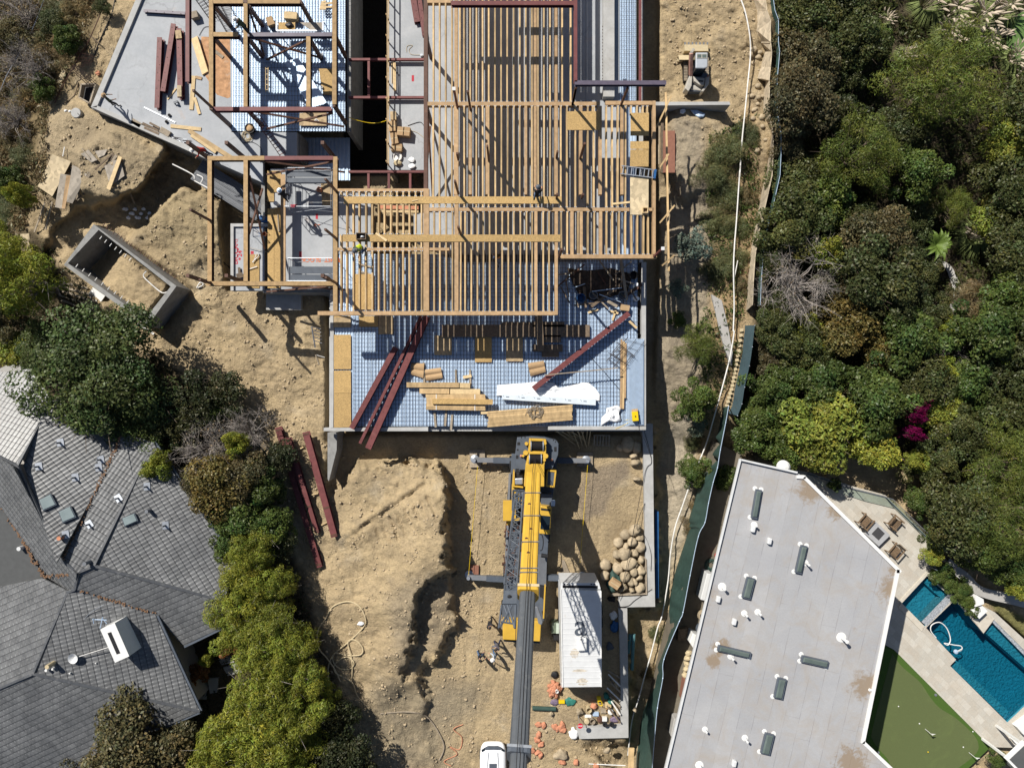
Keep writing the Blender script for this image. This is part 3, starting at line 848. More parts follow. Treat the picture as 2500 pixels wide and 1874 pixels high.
steel_deck(817,620,1564,1040,0.0)
rebar_mat(862,622,1562,1040,0.06,0.24,0.29)
steel_deck(566,-200,848,320,0.0)
rebar_mat(570,-200,846,318,0.06,0.2,0.33)
steel_deck(1513,-200,1560,640,0.0)
rebar_mat(1514,-200,1560,250,0.06,0.17,0.30)
steel_deck(735,336,862,440,-2.4,pitch=0.28)
# rusty dust and sawdust kept on the slab between the first two frame lines
MB().prism(QL('b',[(110,310),(350,320),(355,820),(330,830),(240,800),(180,700),(90,560)],0.004),-0.01,0.004).obj('sawdust_patch',M('sawdust',(0.44,0.25,0.135),0.95,var=0.35,scale=3,dirt=(0.40,0.36,0.32),dscale=1.2),house)
# ---- steel frame
def beam(c,a,b,z=ZJ,w=0.26,h=0.36,mat='rust',nail=False):
 p,q=Q(c,*a,z),Q(c,*b,z)
 if nail:
  dz=Vector((0,0,0.045))
  MB().ibeam(p-dz,q-dz,w,h).obj('steel_beam',MT[mat],house)
  MB().bar(p,q,w+0.02,0.043,top=True).obj('nailer_plank',MT['nailer'],house)
 else:
  mb=MB().ibeam(p,q,w,h)
  d=(q-p)
  n=int(d.length/0.55)
  mb.obj('steel_beam',MT[mat],house)
for c,a,b,mt,nl in[('b',(190,-400),(190,905),'rust',1),('b',(480,30),(480,900),'rust',1),('b',(1011,305),(1011,900),'rust',1),('b',(1230,-400),(1230,880),'rust',1),
 ('b',(205,12),(462,12),'rust',1),('b',(498,12),(940,12),'rust',1),('b',(205,290),(415,290),'rust',1),('b',(498,292),(1214,290),'purple',0),('b',(205,918),(1205,918),'pink',0),
 ('f',(178,210),(178,1240),'rust',1),('f',(482,210),(482,1236),'rust',1),('f',(1238,180),(1238,1482),'rust',1),('f',(160,194),(640,192),'rust',1),('f',(642,192),(1221,192),'pink',0),
 ('f',(150,1250),(1222,1250),'rust',1),('c',(412,-650),(412,1590),'rust',0)]:
 beam(c,a,b,mat=mt,nail=bool(nl))
beam('a',(1580,-400),(1580,690),ZT,0.24,0.3,'pink')
beam('c',(625,25),(1660,25),ZT,0.26,0.34,'pink')
beam('c',(930,-240),(1660,-240),ZT,0.26,0.34,'pink')
beam('c',(1677,-400),(1677,690),ZT,0.2,0.3,'pink')
beam('c',(1668,697),(2442,697),ZT,0.26,0.3,'purple')
for c,a,b in[('b',(1350,500),(1986,500)),('b',(1350,820),(1986,820)),('b',(1350,1447),(1986,1447)),('b',(1520,515),(1520,806)),('b',(1518,1462),(1518,1600)),('b',(1690,1462),(1690,1600)),('b',(1870,1462),(1870,1600))]:
 beam(c,a,b,0.35,0.16,0.2,'pink')
beam('d',(634,-600),(634,850),0.35,0.16,0.2,'pink')
def column(c,zx,zy,z0,z1,w=0.2,mat='rust',cap=False):
 q=Q(c,zx,zy,z1 if z0==0 else z0)
 o=MB().box((q.x,q.y,(z0+z1)/2),(w,w,z1-z0)).obj('steel_column',MT[mat],house)
 if cap:MB().box((q.x,q.y,z1+0.012),(w+0.08,w+0.08,0.024)).obj('cap_plate',MT['whitemetal'],o)
 return q
for c,x,y in[('b',190,12),('b',480,12),('b',940,12),('b',1230,290),('b',190,290),('b',480,290),('b',1230,890),('b',480,910),('b',190,910),('b',1011,310),('f',178,200),('f',482,200),('f',1238,200),
 ('f',178,1245),('f',482,1245),('f',1238,1245),('c',412,880),('c',412,300)]:
 column(c,x,y,-0.2 if c=='f' else 0.0,ZJ-0.42,0.22)
for c,x,y,z1,cap in[('a',1785,905,ZT-.31,0),('c',1650,880,ZT-.31,0),('c',2060,885,ZT-.31,0),('c',680,905,ZJ+2.8,1),('c',790,925,ZJ+2.8,0),('c',945,1355,ZJ+2.8,0),('c',688,1345,ZJ+1.2,0),('c',1715,1335,ZJ+2.8,0),
 ('c',1515,1330,ZJ+1.2,0),('g',412,250,ZJ+2.8,0),('f',1245,870,ZJ+2.6,0),('f',1250,1250,ZJ+2.6,0),('f',1245,470,ZJ+2.6,0),('f',185,720,ZJ+2.8,0),('g',1258,790,ZJ+2.8,0),('g',2062,780,ZJ+2.6,1),
 ('g',430,590,ZJ+2.0,0),('g',1238,290,ZJ+1.0,0),('g',1450,290,ZJ+1.0,0),('f',190,1250,ZJ+1.6,0),('d',60,880,ZJ+2.4,0)]:
 column(c,x,y,ZJ+0.003,z1,0.13,'pink' if cap else 'rust',bool(cap))
def brace(c,a,b):
 p,q=Q(c,*a,ZJ),Q(c,*b,ZJ)
 for s,e in((p,q),(q,p)):
  k=(e-s).normalized()*(0.16 if s is p else 0.24)
  off=Vector((-k.y,k.x,0)).normalized()*(0.07 if s is p else 0.08)
  MB().bar(Vector((s.x,s.y,ZJ-0.5))+k+off,Vector((e.x,e.y,0.25))-k+off,0.11,0.11).obj('brace',MT['rust'],house)
for c,a,b in[('b',(480,296),(1011,296)),('b',(480,920),(1230,920)),('f',(482,192),(1238,192)),('f',(482,300),(482,900)),('f',(482,1252),(1238,1252)),('b',(480,30),(480,290)),('c',(412,880),(412,1560))]:
 brace(c,a,b)
JOINTS=[]
NJ=[0]
stray=MB()
def joist(px,y0,y1,w=0.098,mat='joist',h=0.38):
 p,q=P(px+random.uniform(-.5,.5),y0,ZJ),P(px+random.uniform(-.5,.5),y1,ZJ)
 NJ[0]+=1
 if NJ[0]<=100 and abs(y1-y0)>60:
  MB().bar(p,q,w,h,top=True).obj('joist',MT[mat],house)
 else:stray.bar(p,q,w,h,top=True)
 JOINTS.append((p,1))
 JOINTS.append((q,-1))
def lx(c,xs):return[X(c,x,0)[0]for x in xs]
JX1=lx('c',[475,527,580,632,700,735,787,840,892,943,995,1047,1100,1152,1204,1256,1308,1360,1410,1462,1565,1636])
JX2=lx('c',[475,527,580,632,737,840,892,943,997,1050,1102,1154,1206,1308,1360,1410,1462,1553,1603,1675,1780,1830,1937,1985,2033,2098])
JX3=lx('g',[205,255,308,360,430,467,520,570,622,675,728,780,832,880,935,987,1035,1127,1177])
JX4=lx('g',[1280,1330,1422,1505,1557,1662,1712,1768,1820,1873,1922,1975,2012])
JX5=lx('f',[1285,1335,1390,1440,1495,1548,1602,1652,1705,1757,1810,1862,1915,1965])
YH1,YH2,YH3=X('c',0,875)[1],X('g',0,384)[1],X('g',0,1257)[1]
YR=X('g',0,780)[1]
HB=4.6
for x in JX2:joist(x,YH1+HB,YH2-HB)
for x in JX3:joist(x,YH2+HB,YH3-HB)
for x in JX1:joist(x,-190,YH1-HB)
for x in JX4:joist(x,YH2+HB,YR-HB)
fy=lambda v:X('f',0,v)[1]
for x in JX5:joist(x,fy(972),fy(1482))
for x in JX5[1:]:joist(x,fy(516),fy(836))
for x in JX5:joist(x,fy(472),fy(515))
for x in JX5:joist(x,fy(838),fy(952))
for x in lx('c',[1720,1820,1870]):joist(x,YH1+HB,YH1+22)
for x in lx('d',[555,605,655,692]):joist(x,YH1+HB,YH1+24)
stray.obj('joist',MT['joist'],house,kind='stuff')
for c,a,b,wd in[('c',(668,-650),(668,858),.22),('c',(1335,-650),(1335,858),.19),('c',(1512,-650),(1512,858),.18),('c',(668,893),(668,1640),.30),('c',(787,893),(787,1640),.2),('c',(930,893),(930,1640),.2),('c',(1256,893),(1256,1640),.18),('c',(1335,893),(1335,1640),.19),
 ('c',(1512,893),(1512,1640),.22),('c',(1720,893),(1720,1640),.22),('c',(1885,893),(1885,1640),.2),('c',(2068,893),(2068,1640),.2),('g',(395,260),(395,1240),.26),('g',(1065,400),(1065,1240),.2),('g',(1370,400),(1370,764),.2),('g',(1447,400),(1447,764),.2),('g',(1612,400),(1612,764),.2),
 ('g',(1237,400),(1237,1272),.2),('f',(2005,450),(2005,1480),.36)]:
 z=ZJ+(0.012 if wd>.25 else 0.006)
 MB().bar(Q(c,*a,z),Q(c,*b,z),wd,0.36,top=True).obj('timber_beam',MT['timber'],house)
for c,a,b,wd in[('c',(428,875),(1880,875),.25),('d',(340,868),(738,868),.25),('g',(165,384),(372,384),.22),('g',(416,384),(1855,384),.22),('g',(2018,384),(2056,384),.2),('g',(1262,780),(2086,780),.26),('f',(1090,1500),(3095,1500),.26),('f',(1258,462),(1985,462),.18),('f',(1258,961),(1980,961),.2),
 ('f',(2032,961),(2200,961),.18),('c',(425,12),(622,12),.2),('d',(750,850),(750,2150),.2)]:
 MB().bar(Q(c,*a,ZJ+.004),Q(c,*b,ZJ+.004),wd,0.37,top=True).obj('header_beam',MT['timber'],house)
for c,a,b in[('f',(1310,547),(3148,547)),('f',(1300,868),(3140,868))]:
 MB().bar(Q(c,*a,ZJ+.045),Q(c,*b,ZJ+.045),.46,.028,top=True).obj('catwalk_sheathing',MT['osb'],house)
mb=MB()
for p,s in JOINTS:
 for dx in(-.06,.06):mb.box((p.x+dx,p.y-s*0.03,ZJ-0.09),(0.03,0.05,0.2))
mb.obj('joist_hangers',MT['galv'],house,kind='stuff')
# studs and rails of the lower guard rail along the court edge
mb=MB()
for k in range(9):
 q=P(949.5,5+k*50,0)
 mb.box((q.x,q.y,0.55),(0.05,0.09,1.1))
for z in(0.5,1.06):mb.bar(P(950.5,-30,0)+Vector((0.05,0,z)),P(950.5,410,0)+Vector((0.05,0,z)),0.04,0.1)
mb.obj('guard_rail',MT['joist'],house)
# survey paint on the slabs
red,orn=M('red_marking_paint',(0.42,0.04,0.06),0.8,var=0.3,scale=20),M('orange_marking_paint',(0.62,0.16,0.05),0.8,var=0.3,scale=20)
def letters(txt,loc,size,rz,mat,parent,name='spray_lettering',z=0.006,bold=0.012):
 cu=bpy.data.curves.new(name,'FONT')
 cu.body=txt
 cu.size=size
 cu.offset=bold
 cu.align_x='CENTER'
 cu.align_y='CENTER'
 tmp=bpy.data.objects.new('tmp',cu)
 COL.objects.link(tmp)
 bpy.context.view_layer.update()
 me=bpy.data.meshes.new_from_object(tmp.evaluated_get(bpy.context.evaluated_depsgraph_get()))
 bpy.data.objects.remove(tmp)
 me.name=name
 me.materials.clear()
 me.materials.append(mat)
 o=bpy.data.objects.new(name,me)
 COL.objects.link(o)
 off=Vector((0,0,0))
 if parent is not None:
  o.parent=parent
  off=WL[parent.name]
 o.location=Vector(loc)-off+Vector((0,0,z))
 o.rotation_euler=(0,0,rz)
 return o
letters('BlCCK',Q('f',398,1005,-0.25),0.50,R(90),red,house)
letters('24"',Q('f',435,990,-0.25),0.46,R(90),red,house)
letters('H5',Q('f',402,900,-0.25),0.36,R(90),red,house,bold=0.0)
letters('TOIST  BLOCK',Q('f',1120,1050,0),0.42,R(180),orn,house)
mb=MB()
for c,x,y,wd,hg,z in[('f',1083,685,20,45,0),('f',538,990,26,26,-.25),('f',945,1010,22,60,0),('b',1893,662,20,52,0),('f',890,597,60,24,0)]:
 a,b=Q(c,x-wd/2,y-hg/2,z),Q(c,x+wd/2,y+hg/2,z)
 mb.add([(a.x,b.y,z+.005),(b.x,b.y,z+.005),(b.x,a.y,z+.005),(a.x,a.y,z+.005)],[(0,1,2,3)])
q=Q('f',432,1043,-.25)
mb.lathe([(0.09,0),(0.09,0.004)],q,14)
mb.obj('red_paint_mark',red,house)
mb=MB()
for c,pts in[('f',[(1055,760),(1110,755)]),('f',[(1055,760),(1078,745)]),('f',[(1055,760),(1085,775)]),('f',[(930,1045),(970,1050)]),('f',[(930,1045),(945,1035)])]:
 mb.bar(Q(c,*pts[0],.006),Q(c,*pts[1],.006),0.045,0.004)
mb.obj('orange_arrow_mark',orn,house)
# ---- loose things on the slabs, decks and joists
def plank(c,a,b,z,w,h,mat,label,cat='plank',name='plank',group=None,parent=None):
 return MB().bar(Q(c,*a,z),Q(c,*b,z),w,h,top=True).obj(name,MT[mat],parent,label=label,cat=cat,group=group)
def ilie(c,a,b,z,w,h,label,mat='pink',group='red steel beams waiting to be set',name='steel_beam',stiff=()):
 p,q=Q(c,*a,z),Q(c,*b,z)
 t=thing(name,label,'steel beam',(p.x,p.y,z-h),0,group)
 MB().ibeam(p,q,w,h,0.035,0.03).obj('beam_section',MT[mat],t)
 d=(q-p).normalized()
 n=Vector((-d.y,d.x,0))
 for k in(0.04,0.35,0.7,0.96):
  r=p.lerp(q,k)-Vector((0,0,h/2))
  for sgn in(-1,1):
   MB().bar(r+n*sgn*0.018,r+n*sgn*w/2,0.02,h-0.075).obj('stiffener_plate',MT[mat],t)
 bl=MB()
 L=(q-p).length
 for k in range(int(L/0.5)):
  r=p.lerp(q,(k+0.5)/int(L/0.5))+n*(0.06 if k%2 else-0.06)
  bl.cyl(r,r+Vector((0,0,0.03)),0.022,n=6)
 if L>2:bl.obj('stud_bolts',MT['rust'],t)
 return t
ilie('a',(1345,315),(1322,910),0.42,0.34,0.36,'red steel beam, leftmost of three lying on the upper left slab')
ilie('a',(1462,200),(1372,770),0.44,0.34,0.36,'tilted red steel beam with white ends, middle of three on the slab')
ilie('a',(1508,240),(1518,825),0.42,0.36,0.36,'red steel beam with plywood scraps on it, nearest the frame')
ilie('a',(1210,90),(1560,112),0.22,0.2,0.2,'short dark steel beam lying crosswise near the slab edge','purple',None)
ilie('c',(290,-120),(340,185),0.3,0.42,0.28,'red steel beam lying on the strip slab, upper of the crossed pair')
ilie('c',(345,-120),(400,300),0.26,0.3,0.24,'narrow red steel beam on the strip slab beside the dark girder')
# steel beams on the rebar deck
ilie('j',(1262,372),(890,1055),0.55,0.36,0.38,'red steel beam on the rebar deck, left of the crossing pair')
ilie('j',(1478,108),(962,1182),0.52,0.20,0.36,'narrow red steel beam overhanging the deck edge beside a wider one')
ilie('j',(1528,108),(1030,1225),0.58,0.42,0.42,'widest red steel beam overhanging the deck edge, with a scrap board on it')
ilie('k',(1575,85),(768,722),0.75,0.36,0.40,'long red steel beam lying diagonally across the right of the rebar deck')
# steel beams down on the dirt
for c,a,b,w,lb in[('j',(250,1090),(430,1640),.5,'x'),]:pass
def ground_beam(c,a,b,w,label):
 p,q=GX(c,*a),GX(c,*b)
 z=max(p.z,q.z)+0.42
 p,q=P(*X(c,*a),z),P(*X(c,*b),z)
 t=thing('steel_beam',label,'steel beam',(p.x,p.y,z-0.4),0,'red steel beams waiting to be set')
 MB().ibeam(p,q,w,0.4,0.035,0.03).obj('beam_section',MT['pink'],t)
 for k in(0.02,0.72,0.98):
  r=p.lerp(q,k)
  MB().box((r.x,r.y,z+.012),(w+.02,0.12,0.02),rz=math.atan2(q.y-p.y,q.x-p.x)+R(90)).obj('end_plate',MT['rust'],t)
ground_beam('q',(405,-60),(760,1120),.42,'long red steel beam on the dirt nearest the bushes, reaching furthest down')
ground_beam('q',(460,30),(650,560),.30,'red steel beam on the dirt, second from the bushes')
ground_beam('q',(495,30),(740,830),.30,'red steel beam on the dirt, between the close pair and the lone one')
ground_beam('q',(640,-20),(885,865),.46,'lone red steel beam on the sunlit dirt by the concrete wall')
for c,a,b in[('q',(575,130),(625,105)),('q',(690,510),(750,495)),('q',(775,765),(830,735))]:
 p,q=GX(c,*a,0.09),GX(c,*b,0.09)
 MB().bar(p,q,0.09,0.09).obj('timber_block',MT['pale'],label='short pale timber block under the red beams on the dirt',cat='timber block',group='blocks under the beams')
def sheet(c,pts,z,mat,label,th=0.02,name='plywood_sheet',cat='plywood sheet',group=None):
 return MB().prism(QL(c,pts,z),z-th,z).obj(name,MT[mat],label=label,cat=cat,group=group)
zj=ZJ+0.035
sheet('c',[(1603,940),(1885,940),(1885,1097),(1603,1097)],zj,'osb','strand board sheet laid crosswise over the joists below the purple beam')
sheet('d',[(550,952),(706,952),(704,1145),(550,1145)],zj,'osb','strand board sheet at the upper right corner of the joists, crossed by a post shadow')
sheet('d',[(548,1192),(705,1192),(705,1257),(548,1257)],zj,'osb','narrow offcut of strand board between two larger sheets on the right joists')
sheet('d',[(548,1261),(704,1261),(702,1405),(546,1405)],zj,'osb','strand board sheet partly under the aluminium ladder')
sheet('g',[(1860,108),(2016,105),(2014,430),(1860,428)],zj,'plypale','stained long plywood sheet below the aluminium ladder')
t=thing('joist_box','small square timber box standing on the stained plywood sheet','box',Q('g',1983,397,zj))
q=Q('g',1983,397,zj)
for dx,dy,sx,sy in[(-.16,0,.04,.36),(.16,0,.04,.36),(0,-.16,.28,.04),(0,.16,.28,.04)]:
 MB().box((q.x+dx,q.y+dy,zj+.12),(sx,sy,.24)).obj('side_board',MT['pale'],t)
MB().box((q.x,q.y,zj+.015),(.27,.27,.03)).obj('bottom_board',MT['darkwood'],t)
plank('g',(1712,337),(1862,322),zj,.12,.04,'pale','short board lying on the joists left of the stained plywood')
plank('f',(1580,825),(1672,890),zj+.06,.14,.04,'pale','short pale board lying askew on the lower catwalk sheathing')
plank('f',(1885,555),(1935,545),zj+.05,.05,.03,'pale','little offcut stick on the upper catwalk sheathing')
t=thing('tool_crate','open dark crate of tools on the catwalk beside the worker in a yellow vest','crate',Q('f',1463,858,zj+.02))
q=Q('f',1463,858,zj+.02)
for dx,dy,sx,sy in[(-.3,0,.04,.44),(.3,0,.04,.44),(0,-.2,.56,.04),(0,.2,.56,.04)]:
 MB().box((q.x+dx,q.y+dy,q.z+.15),(sx,sy,.3)).obj('side_board',MT['darkwood'],t)
MB().box((q.x,q.y,q.z+.02),(.56,.36,.03)).obj('bottom_board',MT['darkwood'],t)
MB().blob((q.x+.05,q.y,q.z+.1),(.3,.16,.12),3,.3).obj('tool_pile',MT['steel'],t,smooth=True)
def ladder(name,label,p0,p1,wd,n,mat,rail=0.05,foot=None,feet=None):
 p0,p1=Vector(p0),Vector(p1)
 d=(p1-p0).normalized()
 s=d.cross(Vector((0,0,1))).normalized()*wd/2
 t=thing(name,label,'ladder',p0)
 for k in(-1,1):MB().bar(p0+s*k,p1+s*k,rail,rail*1.6).obj('side_rail',MT[mat],t)
 for i in range(n):
  q=p0.lerp(p1,(i+.5)/n)
  MB().bar(q-s*0.95,q+s*0.95,rail*1.2,rail*0.6).obj('rung',MT[mat],t)
 if foot:MB().bar(p1+d*0.01-s*1.15,p1+d*0.01+s*1.15,.14,.1).obj('end_cap',MT[foot],t)
 return t
ladder('step_ladder','silver aluminium ladder with a blue end lying across the right joists',Q('d',470,1432,ZJ+.12),Q('d',755,1468,ZJ+.12),.52,8,'steel',foot='tarpblue')
ladder('site_ladder','dark ladder leaning up to the red beam from the left slab',Q('b',800,1310,.1),Q('b',520,900,3.4),.42,14,'pink',.04)
ladder('site_ladder','pale timber ladder lying on the white deck between the tan beams',Q('b',662,560,.14),Q('b',662,780,.14),.18,5,'pale',.035)
# boards, boxes and tools on the left slab
sheet('a',[(1610,330),(1665,305),(1755,600),(1705,632)],.12,'pale','tapered pale board lying beside the tan frame beam',.1,'board','board')
plank('a',(1660,305),(1752,605),.24,.07,.08,'pale','thin pale stick on the tapered board')
plank('a',(1632,640),(1612,925),.06,.28,.05,'pale','long pale board beside the short angled one on the slab')
plank('a',(1640,822),(1682,962),.07,.2,.05,'pale','short angled pale board crossing the end of the long one')
plank('a',(1650,650),(1700,662),.06,.2,.05,'timber','brown offcut near the top of the long pale board')
plank('a',(1485,745),(1412,838),.05,.1,.05,'pale','pale stick leaning out under the three red beams')
plank('a',(1500,255),(1508,325),.5,.4,.05,'ply','plywood scrap on the upper end of the red beam')
plank('a',(1510,720),(1512,815),.5,.3,.05,'plypale','pale splintered scrap on the lower end of the red beam')
plank('a',(1438,1062),(1695,1090),.06,.25,.05,'pale','pale board lying level near the slab edge')
plank('a',(1590,1100),(1950,1330),.10,.3,.1,'joist','long tan joist lying along the slab edge by the worker in red')
plank('a',(1610,1140),(1820,1285),.12,.2,.08,'pale','pale board beside the long tan joist at the slab edge')
plank('a',(1215,905),(1478,1033),.06,.07,.05,'steel','bright metal tube lying on the left slab')
plank('b',(220,430),(292,485),.05,.22,.05,'oldwood','brown offcut lying on the sawdust')
plank('a',(1110,1015),(1185,1060),.16,.35,.14,'oldwood','grey timber block at the slab edge by the standing worker')
for k,(a,b,w_)in enumerate([((1200,1040),(1335,1105),.2),((1215,1075),(1340,1130),.16),((1260,1035),(1345,1080),.14)]):
 plank('a',a,b,.12+.06*k,w_,.05,'darkwood','dark brown board in the little heap at the slab edge',group='boards heaped at the slab edge')
MB().box(Q('a',1395,1115,.1),(.75,.4,.2),R(-30)).obj('timber_block',MT['oldwood'],label='thick worn timber block between the boards and the rods',cat='timber block')
for k in range(7):
 a,b=Q('a',1440+10*k,1150+8*k,.06+.02*(k%3)),Q('a',1540+12*k,1170+7*((k*5)%7),.06+.02*(k%3))
 MB().tube([a,b],.022,6).obj('metal_rod',MT['steel' if k%2 else 'rebar'],label='thin metal rod in the bundle scattered at the slab edge',cat='rod',group='rods at the slab edge')
MB().box(Q('a',1645,135,.2),(.5,.45,.4),R(15),0).obj('wooden_box',MT['oldwood'],label='small wooden box beside the short dark beam',cat='box')
def coil(c,x,y,z,r,n,rr,mat,label,name='cable_coil',cat='cable',seed=0):
 q=Q(c,x,y,z)
 rn=random.Random(seed)
 pts=[]
 for i in range(n*14):
  a=i/14*2*math.pi
  rad=r*(0.75+.25*math.sin(i*.37+seed))+rn.uniform(-.03,.03)
  pts.append(q+Vector((math.cos(a)*rad+.1*r*math.sin(i*.11),math.sin(a)*rad,rr+.012*(i/14))))
 return MB().tube(pts,rr,5).obj(name,MT[mat],label=label,cat=cat)
def cable(pts,r,mat,label,name='cable',cat='cable',z=None):
 return MB().tube(spline(pts,8),r,5).obj(name,MT[mat],label=label,cat=cat)
coil('b',500,1150,0,.38,5,.02,'hosetan','tan rope coil beside the round drum on the left slab',seed=2)
t=thing('cable_drum','dark round bucket of rags by the tan rope coil','bucket',Q('b',540,1105,0))
q=Q('b',535,1100,0)
MB().lathe([(.26,0),(.32,.4),(.35,.42),(.30,.42),(.27,.1)],q,18).obj('bucket_body',MT['black'],t)
MB().blob(q+Vector((0,0,.33)),(.5,.5,.3),4,.4).obj('rag_heap',MT['cardboard'],t,smooth=True)
cable([Q('b',430,1110,.03),Q('b',450,1200,.03),Q('b',540,1200,.03),Q('b',610,1250,.03),Q('b',620,1330,.03)],.018,'rope','black cable trailing from the rope coil on the left slab')
cable([Q('a',1680,300,.03),Q('a',1720,235,.03),Q('a',1765,225,.03)],.015,'rope','thin black cable curling out beside the tapered board')
for x,y in[(1432,975),(1408,1030)]:
 MB().lathe([(.1,0),(.11,.1),(.05,.12),(.05,.03)],Q('a',x,y),12).obj('tie_spool',MT['black'],label='small black spool of tie wire lying on the slab',cat='spool',group='tie wire spools')
t=thing('power_saw','small dark power saw lying by the ends of the red beams','power saw',Q('a',1490,870))
q=Q('a',1490,870)
MB().box(q+Vector((0,0,.08)),(.3,.18,.16),R(20)).obj('saw_body',MT['slate'],t,bevel=.02)
MB().cyl(q+Vector((.12,-.12,.08)),q+Vector((.12,-.16,.08)),.12,n=18).obj('saw_blade',MT['steel'],t)
# cartons, spools and bags on the strip slab by the court
def carton(c,x,y,z,d,rz,label,mat='cardboard',group=None):
 q=Q(c,x,y,z+d[2])
 t=thing('cardboard_box',label,'box',(q.x,q.y,z),0,group)
 q.z=z
 MB().box(q+Vector((0,0,d[2]/2)),d,rz).obj('carton_body',MT[mat],t,bevel=.012)
 Mx=Matrix.Rotation(rz,3,'Z')
 MB().box(q+Vector((0,0,d[2]+.004)),(d[0]*.98,.05,.004),rz).obj('packing_tape',MT['hosetan'],t)
 return t
carton('b',1718,1062,0,(.45,.72,.6),R(4),'tan carton at the court edge, upper of the leaning group')
carton('b',1735,1165,0,(.48,.8,.5),R(12),'tan carton at the court edge, below the upper one')
carton('b',1755,1242,0,(.75,.5,.4),R(-4),'open tan carton just above the white coil')
carton('b',1790,1105,0,(.5,.6,.5),R(-6),'wide tan carton, left half of the taped pair')
carton('b',1838,1108,0,(.48,.62,.5),R(-6),'wide tan carton, right half of the taped pair')
plank('b',1 and(1725,940),(1728,1010),.5,.4,.3,'ply','upright plywood offcut just above the cartons')
for k,x in enumerate((1716,1730,1742)):
 plank('b',(x,505+k*12),(x+4,765-60*(k==0)),.16+.05*k,.08,.05,'pale','pale stud in the short stack along the court guard rail',group='studs by the guard rail')
MB().lathe([(.20,0),(.34,0),(.36,.09),(.34,.18),(.22,.18),(.20,.09)],Q('b',1762,1325),22).obj('wire_coil',MT['pvc'],label='white ring of coiled pipe below the cartons',cat='coil')
MB().blob(Q('b',1765,1375,.12),(.55,.4,.28),5,.4).obj('sack',MT['hosetan'],label='yellowish crumpled sack below the white coil',cat='sack')
for k,(x,y)in enumerate([(1880,1350),(1885,1400)]):
 MB().blob(Q('b',x,y,.1),(.5,.35,.2),8+k,.5).obj('paper_scrap',MT['plastic'],label='crumpled pale paper at the lower end of the strip slab',cat='paper',group='paper scraps')
cable([Q('b',1850,1060,.03),Q('b',1950,1030,.03),Q('b',1985,1060,.03)],.02,'rope','black cable running from the taped cartons to the girder')
cable([Q('b',1870,1100,.03),Q('b',1930,1120,.03),Q('b',1990,1165,.03)],.016,'hosetan','tan cord running from the taped cartons to the girder')
cable([Q('b',1840,440,.03),Q('b',1845,390,.03),Q('b',1890,385,.03),Q('b',1860,420,.03),Q('b',1880,460,.03),Q('b',1960,465,.03)],.014,'hosetan','loose tan cord looping on the upper strip slab')
t=thing('work_light','small work light at the end of the loose tan cord','work light',Q('b',1968,470))
MB().box(Q('b',1968,470,.1),(.2,.16,.2),R(20)).obj('lamp_housing',MT['steel'],t,bevel=.02)
MB().cyl(Q('b',1968,470,.2),Q('b',1968,470,.26),.05,n=10).obj('lamp_knob',MT['white'],t)
cable([Q('b',1350,990,.3),Q('b',1420,1015,.1),Q('b',1530,1038,-.1),Q('b',1610,1035,.0),Q('b',1690,1012,.4)],.022,'yl','yellow cord sagging across the dark court','cord')
# upper left frame: decking bundle, crates, stair landing
for k in range(6):
 a,b=Q('b',830+16*k,520-4*k,.1+.035*k),Q('b',1040+22*k,905-6*k,.1+.035*k)
 d=(b-a).normalized()
 s=Vector((d.y,-d.x,0))*.16
 mb=MB()
 for j in range(4):mb.bar(a+s*(j-1.5)*.5,b+s*(j-1.5)*.5,.04,.03)
 mb.bar((a+b)/2*1-(b-a)/2,b,.33,.015)
 mb.obj('deck_strip',MT['galv'],label='ribbed steel deck strip in the fanned pile between the beams',cat='deck sheet',group='fanned steel deck strips')
sheet('b',[(1100,580),(1215,580),(1215,800),(1140,800),(1120,720)],.12,'osb','strand board sheet shaded under the right tan beam',.03)
sheet('b',[(938,955),(1165,945),(1165,1060),(935,1060)],.13,'ply','plywood sheet with white offcuts below the red beam',.03)
for k in range(4):plank('b',(1050+9*k,1030-6*k),(1080+7*k,1000+6*k),.16,.04,.02,'white','small white offcut on the plywood sheet','offcut','offcut','white offcuts')
MB().box(Q('b',870,145,.25),(.9,.5,.5),R(-4)).obj('wooden_crate',MT['pale'],label='pale slatted crate near the top of the left frame',cat='crate',bevel=.02)
MB().prism(QL('b',[(650,150),(700,135),(730,200),(670,220)],.4),.06,.4).obj('cardboard_box',MT['cardboard'],label='brown carton beside the pale slatted crate',cat='box')
t=thing('stair_landing','grey steel landing frame with boards near the top of the left frame','platform',Q('b',940,220,0))
for z,a,b in[(1.0,(745,262),(1135,262)),(1.0,(745,185),(745,262)),(1.0,(1135,185),(1135,262))]:
 MB().bar(Q('b',*a,z),Q('b',*b,z),.08,.1).obj('frame_rail',MT['steel'],t)
MB().prism(QL('b',[(760,190),(900,190),(900,250),(760,250)],.96),.92,.96).obj('plank_floor',MT['osb'],t)
MB().prism(QL('b',[(940,190),(1128,190),(1128,250),(1030,256)],.965),.925,.965).obj('plank_floor',MT['plygrey'],t)
for a in((745,185),(745,262),(1135,185),(1135,262)):
 q=Q('b',*a,1.0)
 MB().box((q.x+.06,q.y,.5),(.05,.05,1.0)).obj('leg',MT['steel'],t)
MB().blob(Q('b',850,210,1.05),(.5,.35,.2),12,.5).obj('cable_heap',MT['rope'],label='heap of cable on the steel landing',cat='cable')
for k,(x,y)in enumerate([(1130,470),(1130,745)]):
 q=Q('b',x,y,0.06)
 t=thing('floor_drain','square white floor box between the tan beams, '+('upper' if k==0 else 'lower')+' of two','floor box',q)
 for dx,dy,sx,sy in[(-.06,0,.02,.14),(.06,0,.02,.14),(0,-.06,.1,.02),(0,.06,.1,.02)]:
  MB().box((q.x+dx,q.y+dy,q.z+.1),(sx,sy,.2)).obj('side_wall',MT['whitemetal'],t)
